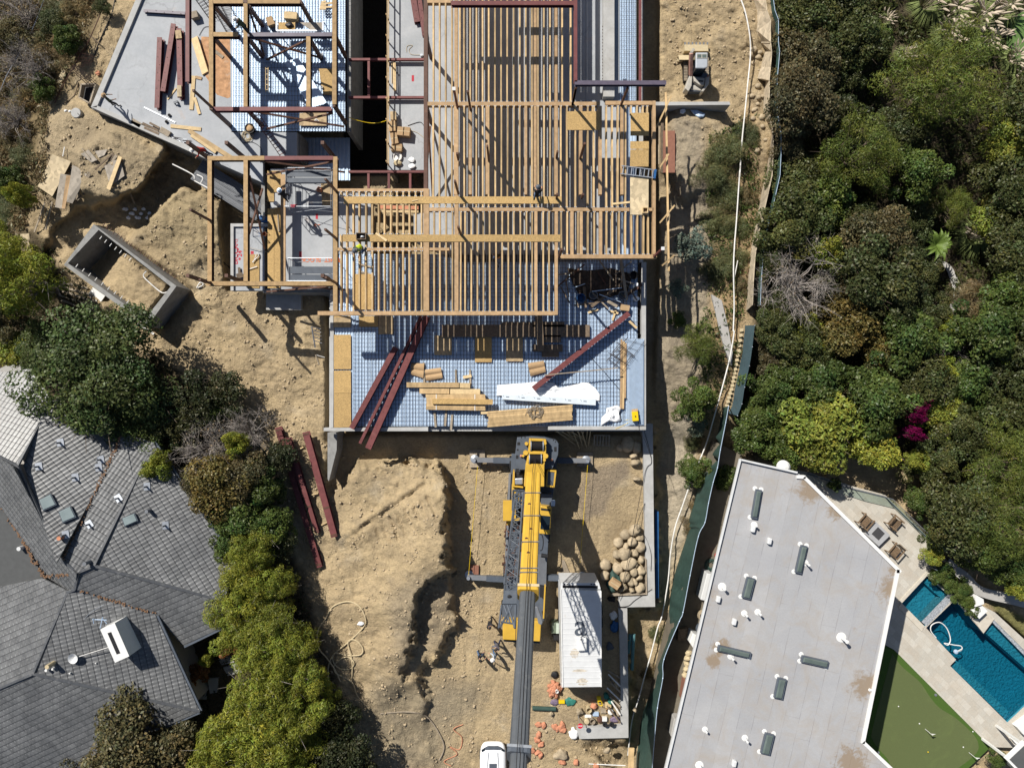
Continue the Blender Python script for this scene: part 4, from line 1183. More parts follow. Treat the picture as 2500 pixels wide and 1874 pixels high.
for k in range(5):plank('b',(1120-4*k,20+14*k),(1160+50*(k%2),10+16*k),.2+.06*k,.12,.05,'pale','pale board in the jumble at the top right of the left frame',group='jumbled boards at the top of the left frame')
# rebar cages on the slab (dark ladders of bar)
def cage(c,pts,n,m,z,label,r=.014,name='rebar_cage',mat='rebar',h=.25):
 A,B,C,D=[Q(c,*p,z)for p in pts]
 mb=MB()
 up=Vector((0,0,h))
 for k in range(m):
  u=k/(m-1)
  for lev in(0,1):mb.tube([A.lerp(D,u)+up*lev,B.lerp(C,u)+up*lev],r,4)
 for k in range(n):
  u=(k+.5)/n
  p,q=A.lerp(B,u),D.lerp(C,u)
  mb.tube([p,q,q+up,p+up],r*.8,4,closed=True)
 return mb.obj(name,MT[mat],label=label,cat='rebar cage')
cage('b',[(40,-30),(190,180),(280,130),(130,-80)],9,3,.04,'dark rebar cage lying across the upper left frame beam')
cage('b',[(150,-30),(350,320),(470,290),(300,-60)],9,3,.05,'dark rebar cage lying over the sawdust patch')
cage('k',[(1380,490),(1560,290),(1700,320),(1500,590)],5,3,.1,'dark rebar cage standing on the right of the rebar deck')
cage('k',[(1470,330),(1620,450),(1560,520),(1400,420)],4,2,.35,'loose rebar ladder lying over the other cage on the deck')
cage('a',[(600,590),(770,740),(830,700),(650,560)],10,5,-.6,'rusty rebar cage sticking out of the pier hole beside the slab')
cage('a',[(680,440),(620,590),(760,560),(800,470)],4,3,-1.1,'rusty rebar cage lying on the hillside above the pier hole',mat='rust')
# lower-left bay: boards, scaffolds, sawhorse
for k,(x0,x1,y0,y1)in enumerate([(665,722,300,560),(722,780,300,480),(668,722,620,1290),(724,775,610,1290),(500,598,1005,1290)]):
 sheet('f',[(x0,y0),(x1,y0),(x1,y1),(x0,y1)],.06 if x0>600 else-.2,'osb',['strand board strip at the head of the left bay, outer side','strand board strip at the head of the left bay, inner side','long strand board strip in the left bay, outer side','long strand board strip in the left bay, inner side','strand board sheet on the narrow slab by the red lettering'][k],.05)
plank('f',(798,330),(798,1230),1.15,.33,.1,'timber','long timber walkway board raised beside the grey slab',name='walkway_board')
plank('f',(752,670),(762,812),.14,.08,.05,'oldwood','thin stick with holes lying on the strand board')
plank('f',(505,945),(655,985),-.1,.03,.03,'oldwood','thin rod lying across the narrow slab')
plank('f',(425,1115),(432,1185),-.1,.16,.06,'darkwood','dark short plank on the narrow slab, upright one')
plank('f',(405,1190),(458,1175),-.08,.34,.06,'darkwood','dark square plank on the narrow slab by the tan beam')
cable([Q('f',540,1070,-.1),Q('f',590,1020,-.1),Q('f',580,990,-.1),Q('f',560,1040,-.1),Q('f',545,1075,-.1)],.03,'pvc','pale looped strap on the strand board sheet','strap','strap')
plank('f',(505,1130),(578,1107),-.1,.05,.04,'white','white handled tool lying across the strand board sheet','tool','hand_tool')
t=thing('sawhorse','blue tubular sawhorse on the narrow slab','sawhorse',Q('f',590,815,-.2))
for a,b in[((545,780),(630,785)),((545,855),(630,850)),((545,780),(545,855)),((545,800),(625,845))]:
 MB().tube([Q('f',*a,.55),Q('f',*b,.55)],.022,6).obj('tube',MT['tarpblue'],t)
for a in((545,780),(545,855),(630,785),(630,850)):
 q=Q('f',*a,.55)
 MB().tube([q,(q.x,q.y,-.25)],.02,6).obj('leg',MT['tarpblue'],t)
MB().lathe([(.12,0),(.15,.3),(.13,.3),(.11,.05)],Q('f',652,840,-.2),14).obj('bucket',MT['orange'],label='small brown bucket beside the blue sawhorse',cat='bucket')
t=thing('drill_stand','blue core drill on its stand beside the long strand boards','core drill',Q('f',640,710,-.2))
q=Q('f',640,710,0)
MB().box(q+Vector((0,0,-.15)),(.55,.4,.1)).obj('stand_base',MT['tarpblue'],t,bevel=.02)
MB().cyl(q+Vector((0,.08,-.1)),q+Vector((0,.08,.9)),.05,n=10).obj('mast',MT['steel'],t)
MB().box(q+Vector((0,-.05,.55)),(.28,.3,.45)).obj('motor',MT['tarpblue'],t,bevel=.04)
for k,(x,y)in enumerate([(750,585),(805,485)]):MB().lathe([(.13,0),(.15,.36),(.15,.38),(.0,.38)],Q('f',x,y,.06),16).obj('paint_bucket',MT['white'],label='white lidded bucket on the strand board, '+('lower' if k==0 else 'upper')+' of two',cat='bucket')
def scaffold(label,c,x0,y0,x1,y1,h,plats):
 t=thing('scaffold',label,'scaffold',Q(c,(x0+x1)/2,(y0+y1)/2,0))
 A,B,C,D=Q(c,x0,y0,h),Q(c,x1,y0,h),Q(c,x1,y1,h),Q(c,x0,y1,h)
 for p,q in((A,D),(B,C)):
  mb=MB()
  for r in(p,q):mb.tube([(r.x,r.y,.02),(r.x,r.y,h)],.024,6)
  for k in range(5):
   z=h*(k+.5)/5
   mb.tube([(p.x,p.y,z),(q.x,q.y,z)],.018,5)
  mb.obj('end_frame',MT['steel'],t)
 for p,q in((A,B),(D,C)):
  MB().tube([(p.x,p.y,.2),(q.x,q.y,h-.3)],.016,5).obj('cross_brace',MT['steel'],t)
  MB().tube([(p.x,p.y+.03,h-.3),(q.x,q.y+.03,.2)],.016,5).obj('cross_brace',MT['steel'],t)
  MB().tube([p,q],.02,5).obj('top_rail',MT['steel'],t)
 for(ya,yb)in plats:
  a,b=A.lerp(D,ya),B.lerp(C,yb)
  MB().prism([(a.x,a.y),(b.x,a.y),(b.x,b.y),(a.x,b.y)],h-.32,h-.26).obj('platform_board',MT['slate'],t)
 return t
MT['alum']=M('dull_aluminium',(0.17,0.18,0.2),.6,.1,var=.12,scale=3)
scaffold('tube scaffold with two grey platforms at the head of the left bay','f',812,275,1195,600,1.9,[(.04,.2),(.23,.38)])
scaffold('tube scaffold with two grey platforms at the foot of the left bay','f',838,1035,1212,1228,1.9,[(.35,.66),(.7,.97)])
sheet('f',[(1115,390),(1215,390),(1215,600),(1130,600)],.1,'ply','plywood sheet on the grey slab inside the upper scaffold',.04)
MB().blob(Q('f',1105,460,.12),(.45,.45,.3),17,.5).obj('hose_heap',MT['orange'],label='heap of orange hose beside the upper scaffold',cat='hose')
for k in range(6):plank('f',(1450+3*k,1090+60*k),(1540-5*k,1110+62*k),.1,.1,.05,'oldwood','old board on the deck under the left joists',group='old boards under the left joists')
sheet('f',[(1400,1170),(1560,1170),(1560,1470),(1400,1470)],.12,'osb','strand board sheet seen between the left joists',.03)
sheet('f',[(1225,1535),(1368,1535),(1368,1620),(1225,1620)],.12,'ply','plywood sheet at the top left corner of the deck',.03)
# opening in the slab with its scaffold plank
plank('f',(1600,605),(1940,612),.1,.25,.06,'orange','pinkish plank laid along the floor opening',name='plank')
plank('f',(1600,640),(1940,645),.1,.14,.06,'pale','pale plank laid along the floor opening')
# ---- things on the big rebar deck
zd=0.10
sheet('j',[(738,107),(886,107),(886,200),(738,200)],zd,'osb','strand board sheet at the top of the left edge strip, partly under the header',.02)
sheet('j',[(740,266),(886,265),(888,555),(740,556)],zd,'osb','upper of three long strand board sheets along the left deck edge',.02)
sheet('j',[(740,568),(886,566),(888,757),(740,757)],zd,'osb','middle of three strand board sheets along the left deck edge',.02)
sheet('j',[(740,759),(886,759),(889,1044),(738,1048)],zd,'osb','lowest of three long strand board sheets along the left deck edge',.02)
sheet('j',[(955,107),(1116,107),(1114,200),(955,200)],zd,'osb','strand board sheet just below the long header, right of the edge strip',.02)
sheet('j',[(1120,107),(1245,107),(1245,262),(1120,262)],zd-.01,'ply','shaded plywood sheet below the header, left of the crossing beams',.02)
sheet('j',[(1590,272),(1738,272),(1738,437),(1590,437)],zd,'ply','shaded plywood sheet with light stripes right of the crossing beams',.02)
sheet('k',[(275,276),(417,276),(417,497),(275,497)],zd,'osb','tall strand board sheet in the striped shade, middle of three',.02)
sheet('k',[(537,270),(680,270),(680,491),(537,491)],zd,'ply','tall plywood sheet in the striped shade, right of three',.02)
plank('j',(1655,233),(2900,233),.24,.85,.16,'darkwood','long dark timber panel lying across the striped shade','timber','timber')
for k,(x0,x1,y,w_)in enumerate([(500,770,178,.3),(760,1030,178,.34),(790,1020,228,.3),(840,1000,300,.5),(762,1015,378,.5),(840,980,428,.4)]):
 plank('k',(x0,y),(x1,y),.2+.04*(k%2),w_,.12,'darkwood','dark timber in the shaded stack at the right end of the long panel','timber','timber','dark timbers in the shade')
plank('k',(812,105),(830,405),.55,.5,.1,'darkwood','wide dark plank leaning out from under the joists')
# lumber piles
for(a,b,z,lb)in[((1356,688),(1800,690),.36,'pale timber beam at the top of the lumber pile, left piece'),((1802,692),(1892,694),.30,'short pale timber beam at the right end of the top course'),((1465,740),(1716,742),.36,'pale timber beam in the second course, left piece'),((1724,744),(1976,745),.38,'pale timber beam in the second course, right piece')]:
 plank('j',a,b,z,.36,.26,'joist' if 'left' in lb else 'pale',lb,'timber beam','timber_beam')
for x in(1500,1770,1890):plank('j',(x,500+(x>1600)*60),(x+6,700),.09,.12,.06,'oldwood','dunnage board under the lumber pile',group='dunnage boards')
for x,y in((1590,915),(1690,905),(1740,940)):plank('j',(x,y),(x+(-10 if x>1600 else 12),y+130),.09,.15,.06,'oldwood','weathered board lying on the deck below the strapped bundle',group='boards below the bundle')
def bundle(label,corners,n,z0,z1,mat,straps,name='lumber_bundle'):
 A,B,C,D=[Vector(v)for v in corners]
 t=thing(name,label,'lumber bundle',(A+C)/2*1)
 rn=random.Random(len(label))
 for k in range(n):
  u0,u1=k/n,(k+1)/n-.004
  e0,e1=rn.uniform(-.0,.02),rn.uniform(-.0,.02)
  zt=z1-rn.uniform(0,.018)
  P0,P1=A.lerp(D,u0),B.lerp(C,u0)
  P2,P3=B.lerp(C,u1),A.lerp(D,u1)
  q=[P0.lerp(P1,e0),P0.lerp(P1,1-e1),P3.lerp(P2,1-e1),P3.lerp(P2,e0)]
  MB().prism([(v.x,v.y)for v in q],z0,zt).obj('board',MT[mat],t)
 for s in straps:
  p,q=A.lerp(B,s),D.lerp(C,s)
  MB().bar(Vector((p.x,p.y,z1+.008)),Vector((q.x,q.y,z1+.008)),.05,.012).obj('strap',MT['white'],t)
 return t
bundle('strapped bundle of tan boards with two white straps',QL('j',[(1515,768),(2024,768),(2024,906),(1515,898)],.45),5,.1,.45,'joist',(.18,.82))
plank('j',(1572,826),(2084,832),.62,.36,.16,'osb','wide tan board lying on top of the strapped bundle','timber beam','timber_beam')
bundle('long bundle of thin joists with a rope lying on it',QL('k',[(374,914),(1102,856),(1102,985),(376,1046)],.5),13,.1,.5,'joist',())
plank('k',(325,925),(420,922),.42,.16,.12,'pale','single pale joist end sticking out left of the long bundle')
pts=[]
for i in range(90):
 a=i*.41
 c0=Q('k',800-40*(i%30>20),915+10*math.sin(i),.54)
 pts.append(c0+Vector((math.cos(a)*(.30+.15*math.sin(i*.7)),math.sin(a)*(.34+.1*math.cos(i*.5)),.02*(i%5))))
pts=[Q('k',700,945,.53),Q('k',720,885,.53),Q('k',735,960,.53),Q('k',760,900,.53)]+pts
MB().tube(pts,.022,5).obj('rope',MT['oldwood'],label='brown rope tangled on the long bundle of joists',cat='rope')
def film(name,label,outline,z,amp,seed,mat='plastic',cell=.16,cat='plastic sheet'):
 xs,ys=[p[0]for p in outline],[p[1]for p in outline]
 nx,ny=int((max(xs)-min(xs))/cell)+2,int((max(ys)-min(ys))/cell)+2
 idx,V,Fs={},[],[]
 cx,cy=sum(xs)/len(xs),sum(ys)/len(ys)
 n=len(outline)
 rings=9
 ol=[]
 for i in range(n):
  p,q=Vector(outline[i]).to_2d(),Vector(outline[(i+1)%n]).to_2d()
  m=max(1,int((q-p).length/cell))
  ol+=[p.lerp(q,k/m)for k in range(m)]
 n=len(ol)
 for k in range(rings):
  u=1-k/(rings-1)*.97
  for p in ol:
   x,y=cx+(p.x-cx)*u,cy+(p.y-cy)*u
   h=amp*(abs(mnoise.noise(Vector((x*2.2,y*2.2,seed))))*1.4+.5*abs(mnoise.noise(Vector((x*6,y*6,seed+4)))))
   V.append((x,y,z+(h if k else .01)))
 for k in range(rings-1):
  for i in range(n):Fs.append((k*n+i,k*n+(i+1)%n,(k+1)*n+(i+1)%n,(k+1)*n+i))
 Fs.append(tuple((rings-1)*n+i for i in range(n)))
 return MB().add(V,Fs).obj(name,MT[mat],label=label,cat=cat,smooth=True)
film('plastic_sheet','wide white plastic sheet crumpled on the rebar deck beside the diagonal red beam',QL('k',[(462,690),(700,672),(770,664),(940,668),(975,712),(1060,705),(1190,668),(1235,672),(1290,715),(1328,770),(1325,822),(900,790),(560,782),(458,778)],.12),.1,.16,3)
film('plastic_wrap','heap of crumpled clear plastic wrap near the yellow box',QL('k',[(1385,885),(1470,860),(1510,880),(1490,930),(1510,990),(1460,1000),(1400,1000),(1335,1030),(1345,960),(1380,930)],.1),.09,.3,9)
t=thing('wrapped_lumber','long bundle of lumber wrapped in pale blue printed film','lumber bundle',Q('k',890,812,0))
wr=M('printed_wrap',(0.60,0.66,0.72),.4,var=.06,scale=3)
A,B,C,D=QL('k',[(500,765),(1296,808),(1294,862),(506,812)],.42)
MB().prism([(v.x,v.y)for v in(A,B,C,D)],.12,.42).obj('wrapped_boards',wr,t,bevel=.02)
ink=M('print_ink',(0.03,0.05,0.09),.6,var=.1)
mb=MB()
for k in range(6):
 p=A.lerp(B,.06+k*.165).lerp(D.lerp(C,.06+k*.165),.45)
 mb.bar(p+Vector((-.11,.006,.004)),p+Vector((.11,-.006,.004)),.05,.004)
 q=A.lerp(B,.02+k*.165).lerp(D.lerp(C,.02+k*.165),.35)
 mb.bar(q+Vector((-.06,.05,.004)),q+Vector((.02,-.05,.004)),.025,.004)
mb.obj('printed_marks',ink,t)
for c,pts,lb in[('j',[(1396,505),(1506,508),(1498,632),(1390,600)],'bowed cardboard sheet left of its pair, below the crossing beams'),('j',[(1512,560),(1645,543),(1662,630),(1520,656)],'bowed cardboard sheet right of its pair'),('k',[(720,505),(855,484),(872,580),(742,618)],'folded cardboard sheet left of the diagonal beam')]:
 q=QL(c,pts,.12)
 A,B,C,D=q
 mb,V=MB(),[]
 for i in range(9):
  u=i/8
  for e0,e1 in((A,D),(B,C)):
   v=e0.lerp(e1,u)
   V.append((v.x,v.y,.13+.10*abs(math.sin(u*2*math.pi))*(1 if e0 is A else .6)))
 mb.add(V+[(x,y,z-.015)for x,y,z in V],[(2*i,2*i+1,2*i+3,2*i+2)for i in range(8)]+[(18+2*i+2,18+2*i+3,18+2*i+1,18+2*i)for i in range(8)])
 mb.obj('cardboard_sheet',MT['cardboard'],label=lb,cat='cardboard')
plank('k',(175,625),(245,612),.14,.2,.04,'pale','little pale board by the lumber pile')
plank('k',(860,606),(1480,546),.98,.07,.05,'oldwood','long thin stick propped across the diagonal red beam')
for k,x in enumerate((1512,1530,1546)):plank('k',(x,305+15*k),(x-6,890-90*(k==2)),.2,.13,.09,'timber' if k!=1 else 'joist','long timber in the row beside the stacked steel sheets','timber','timber','timbers beside the steel sheets')
for k in range(3):
 x0,x1=1556+12*k,1712-4*k
 A,B=Q('k',x0,300+8*k,.13+.06*k),Q('k',x1-6,1034-5*k,.13+.06*k)
 mb=MB()
 n=12
 for j in range(n):
  xa,xb=A.x+(B.x-A.x)*j/n,A.x+(B.x-A.x)*(j+.55)/n
  xc=A.x+(B.x-A.x)*(j+1)/n
  for(u,hz),(v_,hz2)in(((xa,0),(xb,0)),((xb,0),(xb+.02,-.04)),((xb+.02,-.04),(xc,-.04))):
   mb.add([(u,B.y,A.z+hz),(v_,B.y,A.z+hz2),(v_,A.y,A.z+hz2),(u,A.y,A.z+hz)],[(0,1,2,3)])
 mb.obj('deck_sheet',MT['galv'],label=['lowest','middle','topmost'][k]+' ribbed steel sheet of the stack along the right deck edge',cat='steel sheet',group='stacked ribbed steel sheets')
t=thing('tool_box','bright yellow box on the stacked steel sheets','box',Q('k',1622,952,.3))
q=Q('k',1622,952,.30)
MB().box(q+Vector((0,0,.15)),(.42,.66,.3),R(5)).obj('box_body',MT['yl'],t,bevel=.03)
MB().cyl(q+Vector((0,0,.3)),q+Vector((0,0,.33)),.05,n=10).obj('cap',MT['black'],t)
MB().box(q+Vector((-.02,.42,.1)),(.42,.16,.16),R(8)).obj('latch_end',MT['cardboard'],t)
cable([Q('k',1240,440,.12),Q('k',1420,640,.12),Q('k',1590,850,.16),Q('k',1650,960,.34),Q('k',1660,1060,.12),(Q('k',1720,1180,-.4)),Q('k',1765,1320,-.45)],.016,'rope','black cord running over the deck and down onto the pit wall')
cable([Q('k',1545,985,.12),Q('k',1600,985,.2),Q('k',1525,1030,.12),Q('k',1460,1060,.12)],.016,'yl','thin yellow cord by the yellow box')
plank('k',(1575,150),(1640,210),.5,.16,.08,'pale','tan block under the upper end of the diagonal red beam')
# debris under the right-hand joists
rn=random.Random(5)
for k in range(26):
 x,y,a,L=rn.uniform(1290,1900),rn.uniform(870,1180),rn.uniform(0,3.14),rn.uniform(40,190)
 dx,dy=math.cos(a)*L,math.sin(a)*L
 if not(1260<x-dx and x+dx<1965 and y+abs(dy)<1235):continue
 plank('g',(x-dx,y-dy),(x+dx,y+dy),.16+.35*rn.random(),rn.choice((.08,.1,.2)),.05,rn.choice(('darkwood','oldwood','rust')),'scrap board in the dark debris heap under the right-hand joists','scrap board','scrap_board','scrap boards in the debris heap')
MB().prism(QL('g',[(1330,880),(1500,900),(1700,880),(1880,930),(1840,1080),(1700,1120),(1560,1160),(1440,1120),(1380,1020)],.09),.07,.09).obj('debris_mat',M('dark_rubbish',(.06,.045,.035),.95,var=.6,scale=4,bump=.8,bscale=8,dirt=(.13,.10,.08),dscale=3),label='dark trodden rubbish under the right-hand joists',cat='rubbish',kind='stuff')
for k,(x,y,m_)in enumerate([(1883,945,'black'),(1790,1115,'alum'),(1442,1135,'tarpblue'),(1545,1112,'alum')]):
 MB().lathe([(.24,0),(.3,.36),(.31,.38),(.27,.38),(.22,.04)],Q('g',x,y,.1),18).obj('bucket',MT[m_],label=['large black bucket in the debris heap','grey pail near the right of the debris heap','blue pail near the left of the debris heap','grey pail in the middle of the debris heap'][k],cat='bucket')
for x,y in((1912,1020),(1915,1138)):MB().blob(Q('g',x,y,.2),(.34,.34,.2),x,.5).obj('paper_scrap',MT['plastic'],label='pale scrap of paper in the debris heap',cat='paper',group='paper in the debris heap')
for a,b in[((1540,1075),(1790,1045)),((1600,1100),(1780,1165)),((1370,1050),(1480,1010))]:MB().tube([Q('g',*a,.5),Q('g',*b,.45)],.03,6).obj('pipe',MT['galv'],label='grey pipe lying over the debris heap',cat='pipe',group='pipes in the debris heap')
MB().box(Q('g',1815,1215,.25),(.6,.4,.4),R(-8)).obj('cardboard_box',MT['cardboard'],label='open carton of scraps at the lower edge of the debris heap',cat='box')
for k,(a,b)in enumerate([((1505,1255),(1590,1225)),((1710,1320),(1740,1235)),((1690,1240),(1760,1260))]):plank('g',a,b,.12,.14,.03,'pale','pale splinter of wood on the lit deck below the debris',group='splinters below the debris')
# timbers and braces on the right flank of the joists
for c,a,b,z0,z1,lb in[('d',(845,790),(868,1640),2.6,2.6,'long pale timber rail standing off the right side of the joists'),]:
 MB().bar(Q('d',848,780,2.6),Q('h',458,905,2.6),.12,.1).obj('timber_rail',MT['joist'],label=lb,cat='timber rail')
for k,(c,a,b)in enumerate([('d',(768,1075),(895,810)),('d',(770,1450),(872,1300)),('h',(380,500),(508,350)),('h',(400,860),(506,768))]):
 p=Q(c,*a,2.9)
 q=Q(c,*b,2.9)
 MB().bar(p,q,.1,.09).obj('timber_brace',MT['joist'],label=['uppermost','second','third','lowest'][k]+' slanting timber brace between the right joists and the pale rail',cat='timber brace',group='slanting timber braces')
for k,(x0,x1,y0,y1)in enumerate([(808,828,1040,1460),(830,920,1105,1460)]):
 p,q=GX('d',(x0+x1)/2,y0),GX('d',(x0+x1)/2,y1)
 z=max(p.z,q.z)+.5
 MB().bar(P(*X('d',(x0+x1)/2,y0),z),P(*X('d',(x0+x1)/2,y1),z),(.2,.85)[k],.12).obj('shuttering_board',MT['darkwood' if k==0 else 'terracotta'],label=['narrow dark form board beside the brown panel on the right flank','brown slatted form panel on the dirt right of the joists'][k],cat='form board')
for k in range(5):
 p,q=GX('d',705+20*k,960+8*k,.12),GX('d',708+20*k,1380,.12)
 z=max(p.z,q.z)+.05
 MB().bar(P(*X('d',705+21*k,975+8*k),z),P(*X('d',708+21*k,1385),z),.13,.05).obj('walk_board',MT['oldwood'],label='worn grey board laid on the dirt just right of the joists',cat='board',group='boards beside the right joists')
t=thing('freestanding_wall','long low concrete wall running right from the joists across the dirt','concrete wall',GX('d',1070,880))
A,B=X('d',760,872),X('d',1392,872)
MB().prism([P(*X('d',762,860),-.5),P(*X('d',1385,858),-.5),P(*X('d',1392,885),-.5),P(*X('d',762,890),-.5)],-3.2,-.5).obj('wall_body',MT['conc'],t)
film('white_bag','crumpled white bag in the corner below the low concrete wall',[GX('d',x,y,.05)for x,y in[(965,930),(1010,918),(1018,940),(990,968),(965,960)]],GX('d',990,945).z+.05,.25,21,cat='bag')
film('tarp','grey tarp slumped below the low concrete wall',[GX('d',x,y,.1)for x,y in[(1050,925),(1110,930),(1180,965),(1165,990),(1130,992),(1080,965)]],GX('d',1110,955).z+.15,.2,22,'galv',cat='tarp')
# ---- mobile crane
GP=-2.8
def boom_z(py):
 k=(937-py)/F
 return(-6.04-1.45*k*H)/(1-1.45*k)
def BP(c,zx,zy,dz=0.0):
 px,py=X(c,zx,zy)
 z=boom_z(py)
 v=P(px,py,z)
 return v+Vector((0,0,dz))
crane=thing('mobile_crane','yellow and slate grey mobile crane with its boom raised over the pit','crane',P(1290,1330,GP))
yl,sl=MT['yellow'],MT['slate']
A=[X('r',515,165),X('r',905,165),X('r',832,800),X('r',800,1290),X('o',765,592),X('o',440,575),X('r',455,1190),X('r',482,760)]
MB().prism([P(*q,-1.55)for q in A[:4]+[X('o',790,420),X('o',432,400)]+A[6:]],-2.05,-1.55).obj('carrier_deck',sl,crane,bevel=.03)
mb=MB()
for k in range(9):mb.bar(Q('r',745+k*8,1010,-1.53),Q('r',742+k*7.5,1285,-1.53),.05,.03)
mb.obj('deck_grating',MT['alum'],crane)
MB().prism(QL('o',[(440,412),(765,422),(755,592),(440,576)],-0.85),-2.3,-0.85).obj('carrier_cab',yl,crane,bevel=.05)
MB().bar(Q('o',552,415,-.84),Q('o',548,576,-.84),.04,.03).obj('cab_seam',MT['rust'],crane)
MB().prism(QL('o',[(448,580),(752,596),(750,608),(448,592)],-1.2),-1.7,-1.2).obj('windscreen',MT['glass'],crane)
for k in range(5):
 for sx in(0,1):
  y=1130+k*88
  x=(1246-.055*(y-1108))if sx==0 else(1356-.08*(y-1108))
  q=P(x,y,-2.25)
  w=MB()
  d=Vector((1 if sx else-1,0,0))
  w.tube([q-d*.38,q-d*.34,q+d*.0,q+d*.04],[.48,.55,.55,.48],20)
  o=w.obj('wheel',MT['black'],crane)
  MB().cyl(q+d*.041,q+d*.06,.28,.22,14).obj('wheel_rim',MT['steel'],o)
for nm,(c,a,b,pad)in enumerate([('r',(200,215),(520,220),1),('r',(900,218),(1152,222),1),('r',(152,1203),(452,1218),0),('r',(810,1205),(1118,1212),0)]):
 p,q=Q(c,*a,-1.95),Q(c,*b,-1.95)
 tip=p if a[0]<600 else q
 ob=MB().bar(p,q,.34,.32).obj('outrigger_beam',MT['alum'],crane,bevel=.02)
 inner=q if tip is p else p
 m_=tip.lerp(inner,.5)
 MB().bar(m_,inner,.40,.38).obj('beam_sleeve',sl,ob)
 j=MB().cyl((tip.x,tip.y,-2.55),(tip.x,tip.y,-1.62),.13,n=14)
 j.lathe([(.32,-2.62),(.32,-2.56),(.1,-2.5)],(tip.x,tip.y,0),16)
 j.obj('jack_leg',MT['steel'],ob)
 MB().tube([tip+Vector((.02,.1,.2)),tip+Vector((.12,.05,.24)),tip+Vector((.2,-.08,.1))],.035,6).obj('hydraulic_hose',MT['black'],ob)
MB().prism(QL('r',[(562,28),(690,18),(800,26),(895,52),(912,78),(908,172),(860,290),(560,300),(545,180)],0.1),-1.3,0.1).obj('counterweight',MT['slate'],crane,bevel=.04)
mb=MB()
for x,y,wd,hg in[(575,78,26,26),(562,190,22,30),(562,300,30,24),(884,125,22,42),(566,130,14,14),(598,26,8,16),(628,24,8,16),(868,48,8,14),(885,62,8,14)]:
 q=Q('r',x,y,0.104)
 mb.box(q,(wd/124,hg/124,.008))
mb.obj('lifting_slots',MT['black'],crane)
tt=MB()
for pts in([(664,36),(684,36),(672,150),(655,270),(634,270),(655,140)],[(784,40),(808,44),(806,150),(792,270),(768,270),(784,150)],[(684,36),(784,40),(784,58),(684,56)],[(672,140),(784,144),(784,168),(668,166)]):
 tt.prism(QL('r',pts,.75),-.2,.75)
tt.prism(QL('r',[(634,248),(792,250),(790,440),(620,440)],.78),-.6,.78)
tt.obj('turntable_frame',yl,crane,bevel=.03)
MB().prism(QL('r',[(672,56),(784,58),(772,248),(655,248)],.0),-.5,0.12).obj('winch_bed',MT['rust'],crane)
for cx,cy,L in[(728,96,102),(714,206,100)]:
 p,q=Q('r',cx-L/2,cy,.55),Q('r',cx+L/2,cy,.55)
 w=MB()
 n=22
 pts,rs=[],[]
 for i in range(n*2+1):
  pts.append(p.lerp(q,i/(n*2)))
  rs.append(.33+(.022 if i%2 else 0))
 w.tube(pts,rs,18)
 o=w.obj('winch_drum',MT['rope'],crane)
 for s in(p,q):MB().cyl(s-Vector((.03,0,0)),s+Vector((.03,0,0)),.42,n=20).obj('drum_flange',MT['steel'],o)
for x,y,r in[(634,155,.2),(803,182,.2),(640,78,.14),(795,75,.14),(612,180,.1),(790,215,.13)]:
 MB().cyl(Q('r',x,y,.3),Q('r',x,y,.82),r,r*.85,14).obj('winch_motor',yl,crane)
def section(w,h,r=.14):
 a=w/2
 return[(-a+r,0),(-a+r*.3,-r*.3),(-a,-r),(-a,-h*.62),(-a*.55,-h),(a*.55,-h),(a,-h*.62),(a,-r),(a-r*.3,-r*.3),(a-r,0)][::-1]
p0,p1=BP('r',700,318),BP('r',655,1262)
upb=(p1-p0).cross(Vector((1,0,0))).normalized()
if upb.z<0:upb=-upb
base=MB().ext(section(1.0,1.15),p0,p1,upb).obj('boom_base_section',yl,crane)
for zy,hh in[(495,.05),(688,.05),(908,.05),(1130,.06),(1165,.05)]:
 zx=700-45*(zy-318)/944
 q=BP('r',zx,zy)
 MB().bar(q+Vector((-.52,0,0))+upb*.03,q+Vector((.54,0,0))+upb*.03,.05,.06,up=upb).obj('hose_clamp',MT['alum'],base)
mb=MB()
for zx,zy in[(664,590),(640,880),(655,1000),(678,800)]:mb.lathe([(.10,0),(.10,.006)],BP('r',zx,zy)+upb*.008,10)
mb.obj('grease_marks',MT['rust'],base,kind='stuff')
c0,c1=BP('r',656,1268),BP('r',655,1312)
MB().ext(section(1.2,1.35),c0+upb*.08,c1+upb*.08,upb).obj('boom_collar',MT['yellow'],base,bevel=.03)
MB().ext([(-.6,0),(.6,0),(.6,.03),(-.6,.03)],c0+upb*.083,c0.lerp(c1,.5)+upb*.083,upb).obj('collar_edge',MT['hosetan'],base)
f0,f1=BP('o',650,165),BP('o',578,1478)
fly=MB().ext(section(.88,1.0,.24),f0,f1,upb).obj('boom_fly_section',MT['boomgrey'],crane)
g0=BP('o',577,1505)
g1=g0+(f1-f0).normalized()*9.0
MB().ext(section(.78,.88,.2),g0,g1,upb).obj('boom_inner_section',MT['boomgrey'],crane)
h0,h1=BP('o',580,1470),BP('o',576,1530)
MB().ext(section(1.1,1.16,.2),h0+upb*.1,h1+upb*.1,upb).obj('boom_head_collar',MT['slate'],fly)
MB().ext([(-.55,0),(.55,0),(.55,.03),(-.55,.03)],h0+upb*.103,h0.lerp(h1,.4)+upb*.103,upb).obj('collar_edge',MT['steel'],fly)
for dx in(-.07,.09):
 MB().tube([Q('r',714+dx*60,206,.95),BP('r',700,318)+upb*.16+Vector((dx,0,0)),f0+upb*.2+Vector((dx,0,0)),f1+upb*.28+Vector((dx,0,0)),g1+upb*.2+Vector((dx,0,0))],.016,5).obj('hoist_rope',MT['rope'],crane)
for a,b,zl in[((660,420),(664,640),-1.4)]:
 MB().cyl(Q('r',690,560,-.7),BP('r',680,760)-upb*1.1,.17,.15,14).obj('lift_cylinder',MT['steel'],crane)
jib=MB()
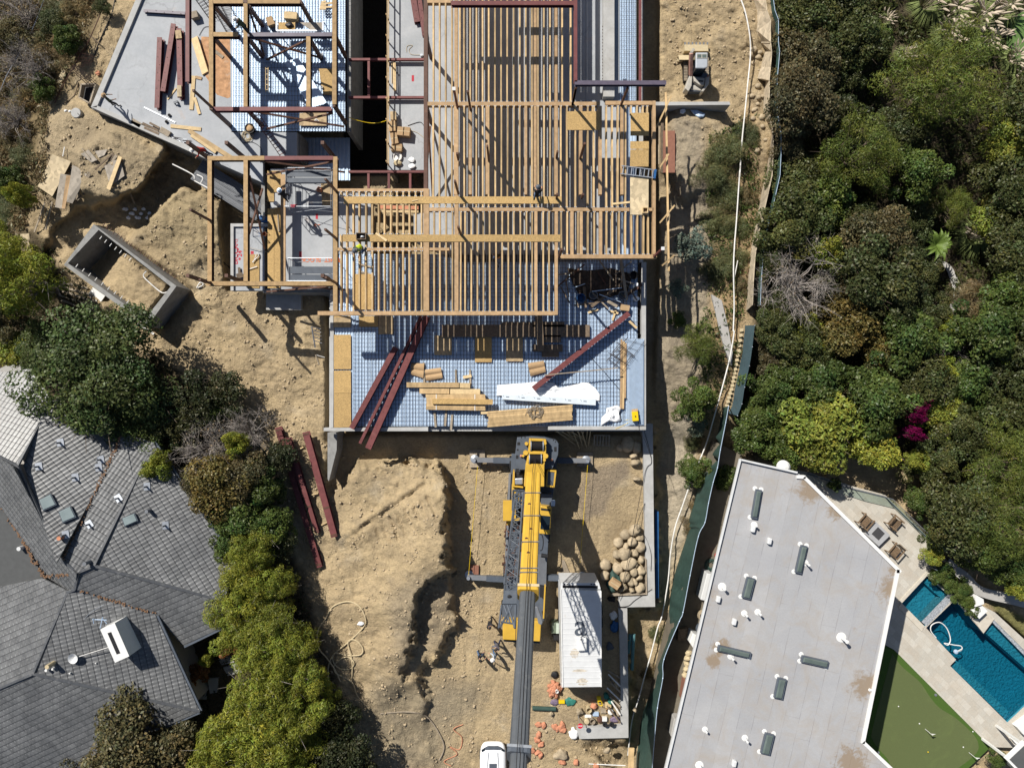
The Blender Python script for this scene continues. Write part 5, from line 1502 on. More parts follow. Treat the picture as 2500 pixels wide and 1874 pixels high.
L0,L1,R0,R1=BP('r',545,470),BP('r',452,1235),BP('r',612,470),BP('r',560,1235)
dn=-upb*.75
for a,b in((L0,L1),(R0,R1)):
 for o_ in(Vector((0,0,0)),dn):jib.tube([a+o_+upb*-.3,b+o_+upb*-.3],.05,6)
n=13
for i in range(n):
 u,v=i/n,(i+1)/n
 for o_ in(upb*-.3,dn+upb*-.3):
  a,b=(L0.lerp(L1,u)+o_,R0.lerp(R1,v)+o_)if i%2 else(R0.lerp(R1,u)+o_,L0.lerp(L1,v)+o_)
  jib.tube([a,b],.026,5)
  jib.tube([L0.lerp(L1,u)+o_,R0.lerp(R1,u)+o_],.022,5)
 for e0,e1 in((L0,L1),(R0,R1)):
  jib.tube([e0.lerp(e1,u)+upb*-.3,e0.lerp(e1,v)+dn+upb*-.3],.022,5)
jo=jib.obj('lattice_jib',sl,crane)
PL=[BP('o',*q)-upb*.25 for q in[(458,136),(556,136),(558,246),(434,246)]]
MB().hexa([v-upb*.1 for v in PL],PL).obj('jib_foot_plate',sl,jo)
mb=MB()
for a,b,r in[((430,250),(405,430),.05),((550,250),(540,425),.07),((480,250),(545,430),.06),((520,250),(415,425),.06),((450,250),(500,380),.05),((500,250),(470,380),.05),((425,390),(545,395),.05)]:
 mb.tube([BP('o',*a)-upb*.35,BP('o',*b)-upb*.5],r,6)
mb.obj('jib_struts',MT['slate'],jo)
MB().lathe([(.05,0),(.11,.02),(.11,.05),(.05,.07)],BP('o',496,190)-upb*.22,12).obj('lifting_eye',MT['black'],jo)
# machinery left and right of the boom
MB().prism(QL('r',[(528,312),(540,312),(540,428),(520,428)],-.1),-1.3,-.1).obj('engine_frame',yl,crane)
MB().prism(QL('r',[(520,428),(612,440),(612,452),(518,440)],-.1),-1.3,-.1).obj('engine_frame',yl,crane)
MB().prism(QL('r',[(542,370),(612,366),(610,424),(542,424)],-.15),-1.3,-.15).obj('engine_block',MT['steel'],crane,bevel=.08)
MB().prism(QL('r',[(545,325),(612,322),(612,360),(542,362)],-.3),-1.3,-.3).obj('engine_block',MT['black'],crane,bevel=.06)
mb=MB()
for x0,y0,x1,y1,r in[(525,470,620,470,.05),(525,470,520,640,.04),(620,470,610,700,.05),(525,560,612,570,.04),(560,470,555,640,.06),(585,470,580,620,.04),(522,520,615,515,.035)]:
 mb.bar(Q('r',x0,y0,-.35),Q('r',x1,y1,-.35),r*2.2,.1)
mb.obj('support_rack',sl,crane)
for x,y,w_,h_ in[(540,500,14,46),(600,500,10,30),(520,640,46,50),(575,600,16,60)]:MB().box(Q('r',x,y,-.6),(w_/35,h_/35,.4)).obj('valve_box',yl if h_>40 else MT['alum'],crane,bevel=.02)
MB().prism(QL('r',[(492,610),(550,620),(540,768),(472,765)],-1.0),-1.5,-1.0).obj('toolbox_cover',yl,crane,bevel=.03)
fr=MB()
for pts in([(818,298),(892,304),(892,318),(818,312)],[(808,426),(878,434),(876,448),(806,440)],[(878,318),(892,318),(878,434),(866,432)],[(812,312),(822,312),(815,427),(806,427)]):fr.prism(QL('r',pts,.1),-1.3,.1)
fr.obj('radiator_frame',yl,crane)
MB().prism(QL('r',[(822,313),(878,318),(867,432),(815,427)],.04),-1.3,.04).obj('radiator_grille',MT['slate'],crane)
MB().prism(QL('r',[(765,500),(862,506),(850,600),(762,596)],-.5),-1.4,-.5).obj('hydraulic_tank',MT['slate'],crane,bevel=.04)
MB().prism(QL('r',[(848,556),(884,562),(880,606),(846,602)],-.3),-.8,-.3).obj('side_mirror',MT['galv'],crane,bevel=.02)
cab=MB().prism(QL('r',[(758,600),(852,614),(838,845),(748,838)],.25),-1.4,.25).obj('operator_cab',yl,crane,bevel=.06)
MB().prism(QL('r',[(764,682),(842,690),(834,806),(757,798)],.262),.2,.262).obj('roof_window',MT['glass'],cab)
MB().prism(QL('r',[(762,620),(845,632),(843,648),(762,638)],.275),.2,.275).obj('wiper_box',MT['black'],cab)
MB().tube([Q('r',762+20*math.cos(a),910+70*math.sin(a),-.6)for a in[k*.3-2 for k in range(14)]],.035,6).obj('hose_loop',MT['black'],crane)
MB().cyl(Q('r',765,1018,-.9),Q('r',818,1028,-.9),.15,n=14).obj('cable_reel',MT['black'],crane)
MB().prism(QL('r',[(755,1282),(800,1290),(796,1380),(752,1372)],-1.0),-1.55,-1.0).obj('storage_box',MT['black'],crane,bevel=.03)
MB().bar(Q('o',797,112,-.9),Q('o',783,392,-.9),.09,.3).obj('side_rail',yl,crane)
MB().prism(QL('o',[(712,300),(735,300),(778,430),(765,455),(740,440)],-.55),-.8,-.55).obj('hook_block',MT['alum'],crane,bevel=.04)
MB().bar(Q('r',500,330,-1.5),Q('r',462,1180,-1.5),.16,.12).obj('side_step',MT['alum'],crane)
mb=MB()
rn=random.Random(3)
for k in range(46):
 x0,y0=rn.uniform(468,600),rn.uniform(650,1230)
 x0-=(y0-650)*.08
 mb.tube([Q('r',x0,y0,-1.2),Q('r',x0+rn.uniform(-18,26),y0+rn.uniform(-60,60),-1.05)],rn.choice((.03,.045,.06)),5)
mb.obj('hydraulic_lines',MT['rust'],crane,kind='stuff')
for x,y in[(595,180),(852,215)]:MB().lathe([(.09,0),(.09,.12),(.04,.16)],Q('r',x,y,.12),10).obj('warning_lamp',MT['orange'],crane)
# timber pads under the outrigger feet
for c,pts,z,lb in[('r',[(162,205),(255,205),(255,278),(162,278)],GP+.22,'timber pad under the upper left outrigger foot'),('r',[(1065,150),(1200,150),(1200,275),(1065,275)],GP+.2,'timber pad under the upper right outrigger foot'),
 ('r',[(158,1102),(238,1104),(236,1180),(150,1178)],GP+.2,'reddish timber pad by the lower left outrigger foot'),('r',[(305,236),(505,240),(505,265),(305,258)],GP+.14,'long timber lying beside the upper left outrigger beam'),
 ('r',[(160,130),(290,130),(290,196),(160,196)],GP+.16,'shaded timber mat above the upper left outrigger'),('r',[(940,1060),(960,1060),(1010,1180),(940,1180)],GP+.1,'tan timber board above the lower right outrigger beam')]:
 MB().prism(QL(c,pts,z),GP-.05,z).obj('timber_pad',MT['terracotta' if 'reddish' in lb else 'oldwood'],label=lb,cat='timber pad')
for a,b,lb in[((228,270),(152,1190),'yellow line stretched along the ground left of the crane'),((1157,250),(1092,1080),'yellow line stretched along the ground right of the crane')]:
 MB().tube([Q('r',*a,-2.0),Q('r',*b,-2.1)],.016,5).obj('marker_line',MT['yl'],label=lb,cat='line')
ZR=0.55
tr=thing('box_trailer','white box trailer with a dark letter on its roof and an air unit','trailer',Q('o',1100,550,GP))
MB().prism(QL('o',[(928,150),(1270,165),(1272,972),(946,976)],ZR),GP+.55,ZR).obj('trailer_body',MT['whitemetal'],tr)
mb=MB()
T,B_=QL('o',[(946,976),(1272,972)],ZR),[v+Vector((0,-.75,0))for v in QL('o',[(946,976),(1272,972)],ZR)]
mb.hexa([Vector((T[0].x,T[0].y,GP+.9)),Vector((T[1].x,T[1].y,GP+.9)),Vector((B_[1].x,B_[1].y,GP+.9)),Vector((B_[0].x,B_[0].y,GP+.9))][::-1],[Vector((T[0].x,T[0].y,ZR)),Vector((T[1].x,T[1].y,ZR)),Vector((B_[1].x,B_[1].y,-1.1)),Vector((B_[0].x,B_[0].y,-1.1))][::-1])
mb.obj('sloped_nose',MT['whitemetal'],tr)
mb=MB()
for k in range(17):
 y=205+k*46
 mb.bar(Q('o',934,y,ZR+.008),Q('o',1268,y,ZR+.008),.05,.016)
mb.obj('roof_ribs',MT['whitemetal'],tr)
for a,b in[((930,152),(946,976)),((1268,168),(1270,972))]:MB().bar(Q('o',*a,ZR+.02),Q('o',*b,ZR+.02),.07,.06).obj('roof_edge',MT['white'],tr)
MB().prism(QL('o',[(930,98),(1252,98),(1266,150),(930,148)],ZR-.15),GP+.6,ZR-.15).obj('rear_header',MT['whitemetal'],tr)
MB().bar(Q('o',945,128,ZR-.13),Q('o',1240,132,ZR-.13),.18,.03).obj('door_slot',MT['black'],tr)
for x in(960,985,1188,1212):MB().box(Q('o',x,108,ZR-.14),(.12,.06,.05)).obj('marker_lamp',MT['black'],tr)
MB().prism(QL('o',[(1072,560),(1152,560),(1152,672),(1070,676)],ZR+.32),ZR,ZR+.32).obj('air_unit',MT['white'],tr,bevel=.08)
MB().bar(Q('o',1095,575,ZR+.325),Q('o',1110,575,ZR+.325),.06,.01).obj('unit_badge',MT['black'],tr)
letters('a',Q('o',1095,462,ZR),2.1,0,MT['slate'],tr,'roof_letter',.026,.012)
stn=M('roof_stain',(0.50,0.45,0.38),.9,var=.4,scale=5)
for x,y,rx,ry in[(1110,930,46,30),(1045,690,36,40),(1090,840,60,16)]:
 q=Q('o',x,y,ZR)
 mb=MB()
 n=22
 mb.add([(q.x+rx/121*math.cos(k*2*math.pi/n)*(1+.25*math.sin(k*2.3)),q.y+ry/121*math.sin(k*2*math.pi/n)*(1+.2*math.sin(k*3.1)),ZR+.004)for k in range(n)],[tuple(range(n))])
 mb.obj('rust_stain',stn,tr)
for sx in(935,1265):
 for y in(330,430):
  q=Q('o',sx,y,-2.45)
  MB().tube([q-Vector((.12,0,0)),q+Vector((.12,0,0))],.36,18).obj('wheel',MT['black'],tr)
t=thing('generator','green generator box at the left side of the white trailer','generator',Q('o',885,490,GP))
MB().prism(QL('o',[(850,435),(912,435),(912,525),(850,525)],-1.9),GP,-1.9).obj('housing',M('faded_green_paint',(.12,.15,.11),.6,var=.2,scale=4),t,bevel=.05)
MB().prism(QL('o',[(890,437),(914,437),(914,524),(890,524)],-1.86),-1.9,-1.86).obj('top_cover',M('pale_green_paint',(.42,.48,.42),.6,var=.1,scale=4),t)
MB().prism(QL('o',[(868,530),(912,530),(912,580),(868,580)],-2.2),GP,-2.2).obj('exhaust_box',MT['black'],t)
suv=thing('white_car','front of a white car with a dark bonnet scoop, half under the boom','car',P(1203,1880,GP))
def car_ring(y,w,z0,z1):
 return[(-w,y,z0),(-w,y,z0+(z1-z0)*.7),(-w*.82,y,z1),(0,y,z1+.03),(w*.82,y,z1),(w,y,z0+(z1-z0)*.7),(w,y,z0)]
cx,cy=P(1203.5,1818,-1.8).x,P(1203.5,1818,-1.8).y
rings=[(0,.55,.35,.62),(-.06,.72,.3,.75),(-.2,.86,.28,.86),(-.5,.96,.28,.95),(-1.0,.99,.28,1.0),(-1.9,.99,.28,1.06),(-2.1,.98,.28,1.12),(-2.7,.92,.28,1.62),(-4.3,.9,.28,1.66),(-4.8,.88,.3,1.2)]
V,Fs=[],[]
for r_ in rings:V+=[(cx+x,cy+y,GP+z)for x,y,z in car_ring(*r_)]
n=7
for i in range(len(rings)-1):
 for k in range(n):Fs.append((i*n+k,i*n+(k+1)%n,(i+1)*n+(k+1)%n,(i+1)*n+k))
Fs+=[tuple(range(n))[::-1],tuple((len(rings)-1)*n+k for k in range(n))]
o=MB().add(V,Fs).obj('car_body',M('white_car_paint',(.80,.81,.83),.25,var=.02,scale=2,spec=.5),suv,smooth=True)
b=o.modifiers.new('sub','SUBSURF');b.levels=b.render_levels=2
zt=GP+1.02
MB().prism([(cx-.60,cy-.22),(cx-.35,cy-.13),(cx+.35,cy-.13),(cx+.60,cy-.22),(cx+.56,cy-.40),(cx-.56,cy-.40)],GP+.7,GP+.93).obj('grille',MT['slate'],suv,bevel=.02)
for s in(-1,1):MB().prism([(cx+s*.62,cy-.24),(cx+s*.84,cy-.42),(cx+s*.82,cy-.52),(cx+s*.60,cy-.40)],GP+.7,GP+.955).obj('headlight',MT['glass'],suv)
MB().prism([(cx-.27,cy-1.32),(cx+.27,cy-1.32),(cx+.27,cy-1.95),(cx-.27,cy-1.95)],GP+.9,GP+1.10).obj('bonnet_scoop',MT['slate'],suv,bevel=.02)
for s in(-1,1):
 MB().bar(Vector((cx+s*.33,cy-.5,zt)),Vector((cx+s*.45,cy-2.0,zt+.075)),.025,.012).obj('bonnet_crease',MT['steel'],suv)
 for yy in(-1.0,-3.9):
  q=Vector((cx+s*.88,cy+yy,GP+.34))
  MB().tube([q-Vector((.12,0,0)),q+Vector((.12,0,0))],.34,18).obj('wheel',MT['black'],suv)
MB().hexa([(cx-.85,cy-2.12,GP+1.13),(cx+.85,cy-2.12,GP+1.13),(cx+.74,cy-2.62,GP+1.55),(cx-.74,cy-2.62,GP+1.55)][::1],[(cx-.85,cy-2.10,GP+1.17),(cx+.85,cy-2.10,GP+1.17),(cx+.74,cy-2.60,GP+1.6),(cx-.74,cy-2.60,GP+1.6)]).obj('windscreen',MT['glass'],suv)
# concrete retaining walls of the pit
ZW=-2.4
t=thing('retaining_wall','stepped grey concrete retaining wall along the right of the pit and round the trailer','retaining wall',Q('r',1680,700,GP))
R1_=QL('r',[(1615,-90),(1705,-90),(1708,200),(1716,900),(1725,1452),(1490,1456),(1420,1448),(1418,1368),(1655,1362),(1640,900),(1628,200)],ZW)
R2_=QL('o',[(1416,312),(1490,312),(1498,900),(1500,1402),(1086,1412),(1062,1322),(1438,1302),(1432,800)],ZW-.012)
MB().prism([(v.x,v.y)for v in R1_],-5.6,ZW).obj('wall_run',MT['conc'],t)
MB().prism([(v.x,v.y)for v in R2_],-5.6,ZW-.012).obj('wall_run',MT['conc'],t)
MB().prism(QL('r',[(1728,650),(1756,650),(1756,1380),(1730,1380)],-3.0),-5,-3.0).obj('drain_board',MT['tarpblue'],t)
MB().prism(QL('r',[(1642,1050),(1652,1050),(1660,1350),(1360,1362),(1355,1348),(1648,1340)],-2.3),-2.9,-2.3).obj('form_board',MT['oldwood'],label='timber form board round the foot of the boulder pile',cat='form board')
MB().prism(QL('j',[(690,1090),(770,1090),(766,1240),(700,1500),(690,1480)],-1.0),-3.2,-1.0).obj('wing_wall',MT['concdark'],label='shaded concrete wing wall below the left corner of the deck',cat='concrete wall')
# boulders by the wall
ST=[(1555,808,56,50),(1475,842,50,48),(1415,912,46,46),(1530,906,42,42),(1600,946,44,50),(1465,1006,58,56),(1398,1010,34,40),(1605,1056,26,34),(1502,1088,74,52),(1305,1098,52,50),(1412,1128,46,52),(1546,1160,38,36),(1602,1150,42,44),(1475,1200,48,46),(1300,1190,44,42),(1520,1242,32,46),(1555,1240,22,38),
 (1600,1296,44,46),(1465,1286,28,32),(1592,872,38,36),(1480,945,34,30),(1553,1000,34,40),(1528,1312,26,22),(1592,1205,34,28),(1440,1305,24,18),(1560,1095,30,26)]
LB=['topmost round boulder against the wall','broad boulder left of the topmost one','round boulder at the upper left edge of the pile','round boulder with a cord across it below the topmost','pale boulder touching the wall in the upper pile','large pale faceted boulder at the middle of the pile','boulder half under the large faceted one','small boulder tight against the wall at mid height','widest oval boulder of the pile, lying tilted','lone round boulder at the far left of the pile','egg shaped boulder left of the widest oval one','round boulder below the widest oval one','round boulder against the wall below mid height',
 'round grooved boulder just above the cardboard box','boulder at the left edge beside the cardboard box','upright oval boulder right of the cardboard box','narrow upright boulder between two larger ones near the bottom','big round boulder in the bottom right corner of the pile','small boulder touching the lower right of the cardboard box','boulder wedged against the wall under the topmost','small flat boulder at the gap in the upper pile','boulder in the hollow beside the large faceted one','small stone at the bottom edge of the pile','flat stone by the wall above the bottom corner','small flat stone below the cardboard box','small stone behind the widest oval boulder']
for k,((x,y,a,b),lb)in enumerate(zip(ST,LB)):
 lift=.35 if k in(0,3,5,8,11,13)else .12
 MB().blob(Q('r',x,y,GP+lift+.25),(a*2/118,b*2/118,.7),k+1,.24,3,rz=k*.7 if abs(a-b)<6 else R(18)).obj('boulder',MT['stone'],label=lb,cat='boulder',group='boulders piled by the wall',smooth=True)
for k,(x,y,a,b,lb)in enumerate([(1492,82,58,72,'large shaded boulder in the dark corner under the deck'),(1570,112,40,58,'shaded boulder between the large dark one and the wall'),(1545,182,36,28,'sunlit end of a flat boulder at the edge of the shade'),(1560,238,44,34,'flat tan boulder just below the shade by the wall'),(1425,112,30,34,'dark low boulder left of the large shaded one'),(1570,375,34,18,'thin flat rock in the dirt by the wall')]):
 MB().blob(Q('r',x,y,GP+.25),(a*2/118,b*2/118,.75),k+40,.3,3).obj('boulder',MT['stone'],label=lb,cat='boulder',group='boulders under the deck edge',smooth=True)
q=Q('r',1382,1248,GP+.75)
t=thing('cardboard_box','tan cardboard box tilted on the boulders','box',q)
rot=Matrix.Rotation(R(-33),3,'Z')@Matrix.Rotation(R(10),3,'X')
MB().box(q+Vector((0,0,.22)),(.72,.55,.44),rot=rot).obj('carton_body',MT['cardboard'],t,bevel=.01)
MB().box(q+rot@Vector((0,0,.226))+Vector((0,0,.22)),(.7,.07,.006),rot=rot).obj('packing_tape',MT['hosetan'],t)
film('dark_net','dark green net bunched under the cardboard box',QL('r',[(1365,1120),(1425,1180),(1440,1240),(1330,1290),(1385,1330),(1350,1335),(1305,1260)],GP+.2),GP+.25,.25,31,'green',cat='net')
film('black_bag','black plastic bag below the boulders by the wall corner',QL('o',[(1340,205),(1390,215),(1385,255),(1330,245),(1315,225)],GP+.1),GP+.15,.35,32,'black',cat='bag')
cable([Q('r',1630,-40,ZW+.03),Q('r',1695,220,ZW+.05),Q('r',1640,320,ZW+.1),Q('r',1550,780,GP+.9),Q('r',1470,1180,GP+1.1),Q('r',1420,1390,GP+.6)],.018,'rope','black cord hanging from the wall top down over the boulders')
cable([Q('r',1640,580,ZW+.02),Q('r',1590,700,GP+1.),Q('r',1575,800,GP+1.05),Q('r',1640,860,ZW+.03),Q('r',1690,1000,ZW+.03),Q('r',1690,1150,ZW+.03)],.02,'rope','black hose looping off the wall top by the upper boulders','hose','hose')
cable([Q('o',1425,300,ZW+.03),Q('o',1500,290,ZW+.04),Q('o',1560,240,ZW+.04),Q('o',1700,150,ZW+.03)],.022,'rope','black cord lying across the wall corner')
# ---- concrete vault in the ground on the left
t=thing('concrete_vault','open topped concrete block vault sunk in the dirt on the left','concrete vault',Q('e',1010,930,-2.6))
OUT,INN=[(790,510),(1488,1030),(1240,1372),(538,852)],[(832,556),(1440,1034),(1222,1306),(572,838)]
zv=-0.35
for i in range(4):
 j=(i+1)%4
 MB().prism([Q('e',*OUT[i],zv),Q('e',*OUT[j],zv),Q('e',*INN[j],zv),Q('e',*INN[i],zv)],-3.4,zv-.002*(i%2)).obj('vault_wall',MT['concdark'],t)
pg=MB()
for i in range(12):
 for(a,b,off)in(((640,870),(1230,1290),-1),((860,610),(1110,790),1)):
  if off==1 and i>6:continue
  u=i/11 if off==-1 else i/6
  q=Q('e',a[0]+(b[0]-a[0])*u,a[1]+(b[1]-a[1])*u,zv-.1)
  d=Vector((.6,.8,0))*off*-.26
  pg.tube([q,q+d],.035,6)
pg.obj('wall_ties',MT['pvc'],t,kind='stuff')
pg=MB()
for i in range(22):
 u=i/21
 q=Q('e',865+600*u,530+440*u,zv-.25-.3*(i%2))
 pg.tube([q,q+Vector((.17,.24,0))],.03,6)
pg.obj('outer_ties',MT['rust'],t,kind='stuff')
cable([Q('e',1235,905,-1.0),Q('e',1210,945,-1.0),Q('e',1260,1000,-1.0),Q('e',1365,1085,-1.0),Q('e',1420,1075,-.8)],.045,'pvc','white pipe bent over the spoil inside the concrete vault','pipe','pipe')
MB().box(GX('e',815,1110,.1),(1.1,.7,.1),R(-35)).obj('white_sheet',MT['white'],label='white sheet lying outside the lower wall of the concrete vault',cat='sheet')
for k in range(5):
 p,q=GX('e',380+20*k,1100-30*k,.15),GX('e',860-30*k,1270-55*k,.15)
 MB().bar(p,q,.16,.07).obj('form_board',MT['oldwood'],label='grey form board in the shade left of the concrete vault',cat='form board',group='form boards by the vault')
MB().bar(GX('e',1000,1240,.3),GX('e',1300,1435,.3),.14,.1).obj('edge_board',MT['pvc'],label='pale board at the foot of the lower vault wall',cat='form board')
# timber, sheets and pipes on the left hillside
def gsheet(c,pts,th,mat,label,lift=.05,name='plywood_sheet',cat='plywood sheet',group=None):
 z=max(GX(c,*p).z for p in pts)+lift
 mb=MB()
 top=[P(*X(c,*p),GX(c,*p).z*.4+z*.6+lift)for p in pts]
 lo=[v-Vector((0,0,th))for v in top]
 n=len(pts)
 if sum(top[i].x*top[(i+1)%n].y-top[(i+1)%n].x*top[i].y for i in range(n))<0:top,lo=top[::-1],lo[::-1]
 mb.add(lo+top,[tuple(range(n))[::-1],tuple(range(n,2*n))]+[(i,(i+1)%n,n+(i+1)%n,n+i)for i in range(n)])
 return mb.obj(name,MT[mat],label=label,cat=cat,group=group)
gsheet('e',[(440,-80),(600,-20),(440,275),(318,190)],.03,'plypale','pale stained plywood sheet at the top of the board heap on the left bank')
gsheet('e',[(610,10),(745,70),(610,335),(560,320)],.03,'plygrey','grey plywood sheet under the pale one on the left bank',.02)
gsheet('e',[(510,82),(600,98),(545,382),(462,365)],.04,'plygrey','grey drilled board with a brown edge on the left bank',.16)
gsheet('e',[(560,96),(600,100),(548,380),(520,375)],.03,'timber','brown timber strip along the edge of the grey drilled board',.21)
gsheet('e',[(170,592),(245,588),(270,815),(180,810)],.03,'plypale','plywood board standing off by itself near the left edge')
gsheet('a',[(680,1300),(745,1262),(820,1350),(770,1370)],.03,'plygrey','grey board offcut on the bank above the heap')
gsheet('a',[(800,1275),(905,1260),(880,1310),(830,1330)],.03,'plygrey','pale grey offcut sheet on the bank below the slab corner')
gsheet('e',[(880,20),(1010,-60),(1050,100),(930,190)],.03,'plygrey','grey sheet half under a plank at the edge of the bank')
for k,(c,a,b,w_,m_,lb)in enumerate([('e',(1015,-60),(915,215),.28,'pale','pale plank pointing down the bank edge'),('e',(985,-70),(650,300),.22,'oldwood','long weathered plank lying along the lower edge of the heap'),('e',(960,-80),(700,260),.16,'darkwood','dark plank beside the long weathered one'),
 ('e',(1010,40),(1135,335),.13,'oldwood','thin plank hanging down into the dark trench'),('e',(760,80),(635,300),.2,'oldwood','brown plank against the grey sheets'),('e',(380,325),(290,575),.10,'oldwood','thin board at the far left of the lower boards'),
 ('e',(430,330),(370,480),.14,'pale','pale board in the lower boards, second from left'),('e',(440,320),(385,555),.12,'oldwood','board in the lower boards, rightmost'),('e',(375,380),(350,500),.1,'pale','short pale stake among the lower boards'),('a',(690,1250),(760,1340),.05,'oldwood','thin stick on the bank above the grey offcut'),
 ('a',(800,1430),(960,1290),.1,'darkwood','dark stick crossing the bank below the slab'),('a',(545,1240),(530,1320),.05,'pvc','short white stake on the upper left bank'),('e',(340,15),(338,85),.05,'pvc','white stake left of the board heap')]):
 MB().bar(GX(c,*a,.22),GX(c,*b,.22),w_,.05).obj('plank',MT[m_],label=lb,cat='plank')
t=thing('pipe_bundle','pale round concrete pier cap by the slab corner','pier',GX('a',660,970))
MB().lathe([(.36,-.3),(.36,.28),(.34,.3),(0,.3)],GX('a',660,965),20).obj('pier_top',MT['conc'],t,bevel=.02)
MB().tube([GX('a',660,965,.3),GX('a',655,955,.55)],.02,6).obj('pier_pin',MT['rebar'],t)
for k,(x,y)in enumerate([(555,935),(590,940)]):MB().blob(GX('a',x,y,.08),(.25,.2,.16),k,.3).obj('white_bottle',MT['white'],label='small white plastic bottle by the pier cap',cat='bottle',group='white bottles')
t=thing('pier_shoring','square timber shored pier hole at the left slab corner','pier hole',GX('a',760,790))
for a,b in[((700,720),(820,715)),((820,715),(770,880)),((770,880),(680,830)),((680,830),(700,720))]:
 p,q=Q('a',*a,-.9),Q('a',*b,-.9)
 MB().bar(p,q,.1,.4).obj('shoring_plank',MT['oldwood'],t)
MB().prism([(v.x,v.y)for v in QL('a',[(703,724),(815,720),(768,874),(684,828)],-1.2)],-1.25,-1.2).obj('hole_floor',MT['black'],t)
cable([GX('a',x,y,.35)for x,y in[(885,0),(850,110),(800,230),(740,360),(670,480),(600,600),(520,740),(460,870)]],.035,'rust','thin rusty rail running along the edge of the left bank','rail','rail')
cable([GX('a',x,y,.03)for x,y in[(970,0),(940,130),(880,260),(820,400),(780,520)]],.05,'black','black pipe running down the dirt beside the left slab','pipe','pipe')
cable([GX('a',x,y,.03)for x,y in[(660,700),(630,800),(560,860),(470,890)]],.04,'darkwood','dark bent hose below the pier hole','hose','hose')
for k,(x0,y0,x1,y1)in enumerate([(545,595,515,660),(530,655,490,700),(515,700,480,760),(470,780,420,870),(715,370,670,430)]):
 MB().bar(GX('a',x0,y0,.08),GX('a',x1,y1,.08),.3,.12).obj('paving_block',MT['terracotta' if 0 else 'hosetan'],label='pinkish stone block in the row along the left bank',cat='stone block',group='stone blocks along the left bank')
for k,(x0,y0,x1,y1)in enumerate([(840,40,960,160),(750,290,840,370),(690,450,760,520)]):MB().tube([GX('a',x0,y0,.4),GX('a',x1,y1,.25)],.04,6).obj('stake',MT['darkwood'],label='dark stake leaning over the edge of the left bank',cat='stake',group='stakes on the left bank')
cable([GX('a',x,y,.6)for x,y in[(370,0),(310,160),(250,300),(200,380),(130,510),(60,630),(0,770)]],.03,'steel','thin grey wire running down the brushy hillside','wire','wire')
MB().blob(GX('a',825,620,.1),(.35,.35,.2),8,.5).obj('orange_cord',MT['orange'],label='bunched orange cord on the dirt beside the slab',cat='cord')
# white pipes and steel decking beside the left slab
for k,(pts,lb)in enumerate([([(1455,1385),(1620,1470),(1640,1510)],'upper'),([(1660,1475),(1710,1500),(1690,1550)],'middle'),([(1640,1525),(1760,1590)],'lower')]):
 cable([Q('a',x,y,-.4)for x,y in pts],.05,'pvc','white plastic pipe at the left end of the steel decking, '+lb+' of three','pipe','pipe')
A,B=Q('e',1690,0,-1.7),Q('e',2240,350,-1.7)
d=(B-A).normalized()
s=Vector((d.y,-d.x,0))
for k in range(8):
 mb=MB()
 o_=s*(.21*k-.3)
 for j in range(3):mb.bar(A+o_+s*.06*j+Vector((0,0,.03*(k%2))),B+o_+s*.06*j+Vector((0,0,.03*(k%2))),.03,.05)
 mb.bar(A+o_+s*.06-Vector((0,0,.03)),B+o_+s*.06-Vector((0,0,.03)),.2,.012)
 mb.obj('deck_channel',MT['alum'],label='long ribbed steel channel in the bundle under the tan frame',cat='steel channel',group='steel channels beside the left slab')  # darker metal chosen to stand in for shade on the channels
for k,(c,pts)in enumerate([('f',[(315,545),(345,475),(390,460)]),('f',[(250,1040),(300,1075),(350,1120)]),('e',[(1660,1045),(1690,1000),(1715,1020),(1665,1048)])]):
 cable([GX(c,x,y,.12)for x,y in pts],.045,('pvc','black','pvc')[k],['bent white pipe on the mound under the tan frame','black pipe on the pale dust by the narrow slab','looped white strap at the corner of the tan frame'][k],'pipe','pipe')
for k,(c,a,b)in enumerate([('j',(556,195),(585,375)),('j',(590,435),(620,520))]):
 t=thing('white_rack','white pipe rack leaning on the left deck wall' if k==0 else 'pale broken stake at the cut bank left of the deck','rack' if k==0 else 'stake',GX(*([c]+list(a))))
 MB().tube([GX(c,*a,.6),GX(c,*b,.5)],.05,6).obj('upright_pipe',MT['white' if k==0 else 'oldwood'],t)
 for i in range(5 if k==0 else 1):MB().tube([GX(c,a[0]+6*i,a[1]+30*i,.55),GX(c,a[0]+75+3*i,a[1]+22+30*i,.5)],.03,5).obj('cross_pipe',MT['white'],t)
for k in range(12):MB().blob(GX('e',1050+(k*53)%230,380+(k*37)%110,.08),(.3,.25,.16),k,.6).obj('plastic_bag',MT['plastic'],label='crumpled plastic bag in the dark trench left of the frame',cat='bag',group='plastic bags in the trench')
# ---- excavator on the upper right dirt
ez=-2.4
def E(x,y,z):return P(1640+x/6.344,90+y/6.344,z)
ex=thing('mini_excavator','dusty white and grey mini excavator with its bucket curled in','excavator',E(390,500,ez))
for x0,x1 in((188,245),(515,572)):
 pts=[E(x0,330,ez+.55),E(x1,330,ez+.55),E(x1+(6 if x0<300 else 0),690,ez+.55),E(x0,690,ez+.55)]
 o=MB().prism(pts,ez,ez+.5).obj('track',MT['black'],ex,bevel=.12)
 mb=MB()
 for k in range(15):mb.bar(E(x0,336+24*k,ez+.52),E(x1,336+24*k,ez+.52),.07,.05)
 mb.obj('track_shoes',MT['oldwood'],o)
dw=M('dusty_white_paint',(.40,.38,.34),.6,var=.15,scale=4,dirt=(.40,.33,.24),dscale=2)
MB().prism([E(x,y,ez+.95)for x,y in[(300,560),(530,560),(585,610),(560,750),(470,850),(290,850),(205,800),(270,600)]],ez+.45,ez+.95).obj('machine_deck',MT['slate'],ex,bevel=.04)
